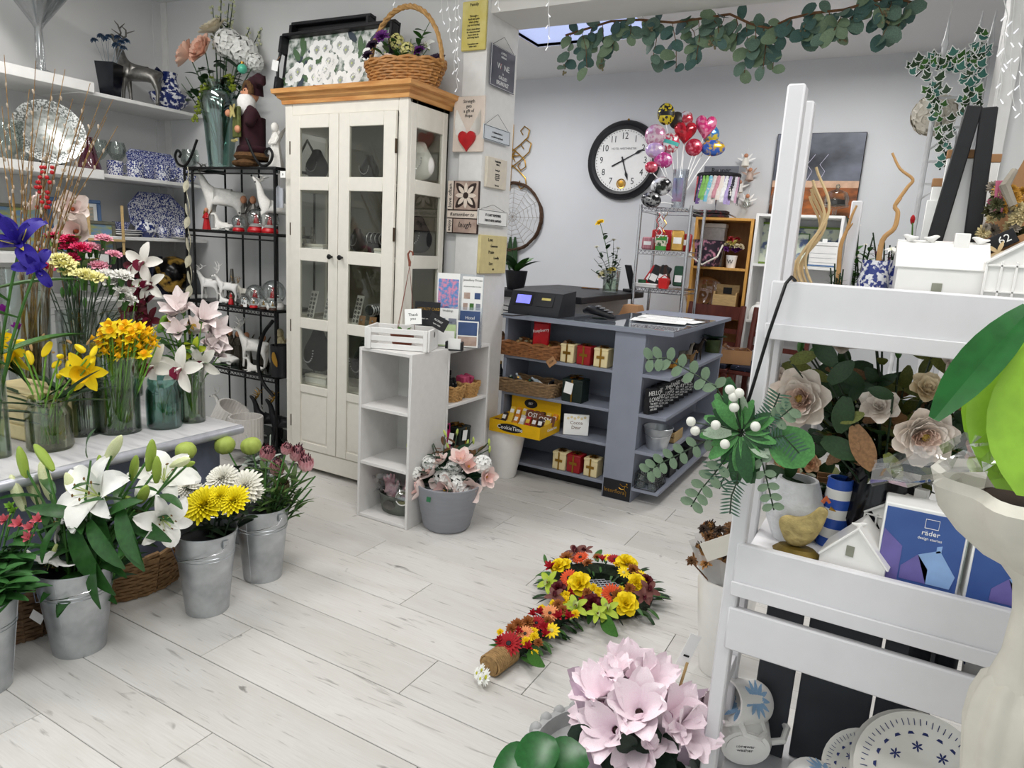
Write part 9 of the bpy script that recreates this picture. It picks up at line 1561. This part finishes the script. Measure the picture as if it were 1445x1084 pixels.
for x,y,k,r in [(718,909,'rg',20),(741,895,'pg',13),(757,880,'rg',13),(776,866,'pg',14),(743,907,'ym',9),(754,900,'ym',8),(753,893,'ym',8),(706,893,'ym',6),(778,890,'yd',13),(768,888,'ra',11),(788,872,'ra',12),(803,872,'ra',11),(770,896,'ra',10),(746,915,'ra',11),(731,884,'bm',12),(745,880,'bm',12),(722,889,'bm',10),(762,866,'ra',10),(752,868,'ra',9),(765,860,'ym',7),(781,853,'ym',7),(797,848,'ym',8),(788,855,'bm',10),(803,861,'go',14),(794,862,'bm',9),(773,878,'bm',9),(755,922,'ym',6),(705,905,'ra',9),(733,893,'ra',9),(812,868,'ym',8),(790,840,'ym',6),(760,908,'bm',8)]: put(x,y,k,r,(.1,-.5,.85),.075)
for x,y,r in [(686,956,13),(680,946,10),(673,950,9),(678,958,9)]: put(x,y,'wd',r,(-.6,-.7,.35),.035)
tl_ = [leaf(DKGREEN,.3,-.5,.1,.7),leaf(MIDG,.34,-.4,.1,.6),leaf(pm('fern_dark','#14231a',.6,var=.3),.14,-.3,.05,.9)]
for k in range(260):
    if k < 190: a = U(0,6.28); rr = Rr+RND.choice((-.045,-.03,.02,.045,.055))+U(-.01,.02); q = V((rr*math.cos(a),rr*math.sin(a),U(.01,.06))); d = V((math.cos(a),math.sin(a),U(-.3,.5)))*(1 if rr > Rr else -1)
    else: f = U(0,1); sd_ = RND.choice((-1,1)); q = st.lerp(en,f)+axn.cross(V((0,0,1)))*sd_*.035+V((0,0,U(.01,.05))); d = axn.cross(V((0,0,1)))*sd_+axn*U(-.5,.5)+V((0,0,U(-.3,.4)))
    ob('leaf',tl_[k % 3],t,q,lq(d),U(.02,.035) if k < 190 and rr < Rr else U(.04,.075))
for x,y,qx,qy in [(842,792,846,770),(772,798,768,786),(735,897,730,878),(850,870,862,892),(745,920,760,938)]: a,b_ = at(x,y,Z=.06)-cR,at(qx,qy,Z=.09)-cR; ob('leaf',tl_[1],t,a,lq(b_-a,(0,-1,.5)),max(.05,(b_-a).length))
# ================================================================== cyclamen and the plants at the bottom edge
pC = at(893,1090,D=1.42); pC = V((pC.x,pC.y,0)); zc = at(893,1075,D=1.42).z; s = mpp(at(893,1040,D=1.42)); CON = pm('concrete','#a5a6a6',.85,var=.15,scale=20,bump=.3)
t = thing('concrete_planter','round concrete planter with a leafy relief rim','planter',pC+V((-.06,.02,0))); MB().lathe([(.001,0),(.1,0),(.13,zc*.4),(.165,zc*.82),(.175,zc*.86),(.175,zc*.93),(.16,zc*.93),(.15,zc*.85),(.001,zc*.8)],40).build('bowl',CON,t); [MB().ball((.174*math.cos(a),.174*math.sin(a),zc*.9),(.016,.016,.02),8,6).build('rim_relief',CON,t) for a in [2*PI*k/26 for k in range(26)]]
pot = pC+V((0,0,zc*.81)); t = thing('cyclamen','pale pink frilled cyclamen wrapped in mauve paper','plant',pot); MB().lathe([(.001,0),(.06,0),(.075,.1),(.07,.1),(.001,.08)],24).build('pot',BLACK,t)
CYP = PET('cyclamen_pink','#f8ecf1',.03,'#f1d9e4'); CYM = PET('cyclamen_magenta','#d98ac0',.15); cy = cyclamen(CYP,CYM,DKB); cyl = leaf(pm('cyclamen_leaf','#16291d',.4,var=.35,scale=16),.9,-.4,.1,.1)
for x,y,r,dv in [(852,985,40,(-.2,-.4,.8)),(888,960,42,(.1,-.3,1)),(918,968,36,(.3,-.3,.9)),(902,1005,44,(.1,-.6,.8)),(868,1030,42,(-.2,-.7,.5)),(945,1010,40,(.5,-.4,.7)),(963,1030,40,(.6,-.5,.5)),(925,1030,34,(.3,-.7,.5)),(845,1008,32,(-.6,-.5,.4)),(873,960,28,(-.2,-.2,1)),(985,1000,28,(.7,-.3,.5)),(900,1045,36,(.1,-.8,.3))]:
    h = at(x,y,D=1.36+U(-.05,.06))-pot; ob('bloom',cy,t,h,toward(dv,U(0,6)),s*r); MB().tube([(0,0,.08),h*.6,h-V(dv).normalized()*s*3],.003,5).build('stem',pm('cyclamen_stem','#8a5a55',.6),t)
for k in range(26): x,y = U(830,985),U(1046,1105); h = at(x,y,D=1.34+U(-.08,.1))-pot; a = U(0,6.28); ob('leaf',cyl,t,h,lq((math.cos(a)*.7,-.4,math.sin(a)*.5+.2),(0,-.7,.7)),U(.045,.075))
MAU = pm('mauve_wrap','#c9aec4',.45,var=.08,alpha=.85)
for xs,D0 in (([(800,945),(832,950),(842,1090),(812,1060)],1.45),([(920,1000),(1010,965),(1008,1100),(940,1090)],1.47),([(803,960),(838,1010),(850,1100),(818,1075)],1.33)):
    A_ = [at(x,y,D=D0)-pot for x,y in xs]; b = MB(); b.grid(lambda u,v: A_[0].lerp(A_[1],u).lerp(A_[3].lerp(A_[2],u),v)+V((0,.02*math.sin(4*u+3*v),.0)),6,8); b.build('paper_wrap',MAU,t)
a,b_ = at(950,1000,D=1.36)-pot,at(970,935,D=1.36)-pot; MB().tube([a,b_],.003,6).build('stick',WOODL,t); c = at(972,918,D=1.355)-pot; MB().bbox((-.012,0,-.035),(.012,.001,.035),.0004).build('price_label',PAPER,t,True,c,(0,.35,.6)); MB().cbox((0,-.0012,-.012),(.012,.0006,.004)).build('label_print',INK,t,False,c,(0,.35,.6))
pM = V((at(748,1120,D=1.25).x,at(748,1120,D=1.25).y,0)); t = thing('monstera_plant','glossy green split-leaf plant at the planter foot','plant',pM); zm = at(748,1100,D=1.25).z; MB().lathe([(.001,0),(.08,0),(.1,zm*.6),(.094,zm*.6),(.001,zm*.5)],24).build('pot',CON,t)
for x,y,qx,qy,W in [(730,1086,765,1060,.7),(765,1082,800,1072,.7),(700,1095,735,1078,.6)]: a,b_ = at(x,y,D=1.25)-pM,at(qx,qy,D=1.25)-pM; ob('leaf',leaf(DKL,.95,-.35,.1,.2,8),t,a,lq(b_-a,(-.1,-.7,.8)),.085); MB().tube([(0,0,zm*.5),a*.5+V((0,0,zm*.3)),a],.004,5).build('stalk',MIDG,t)
bpy.data.scenes.remove(TMP)
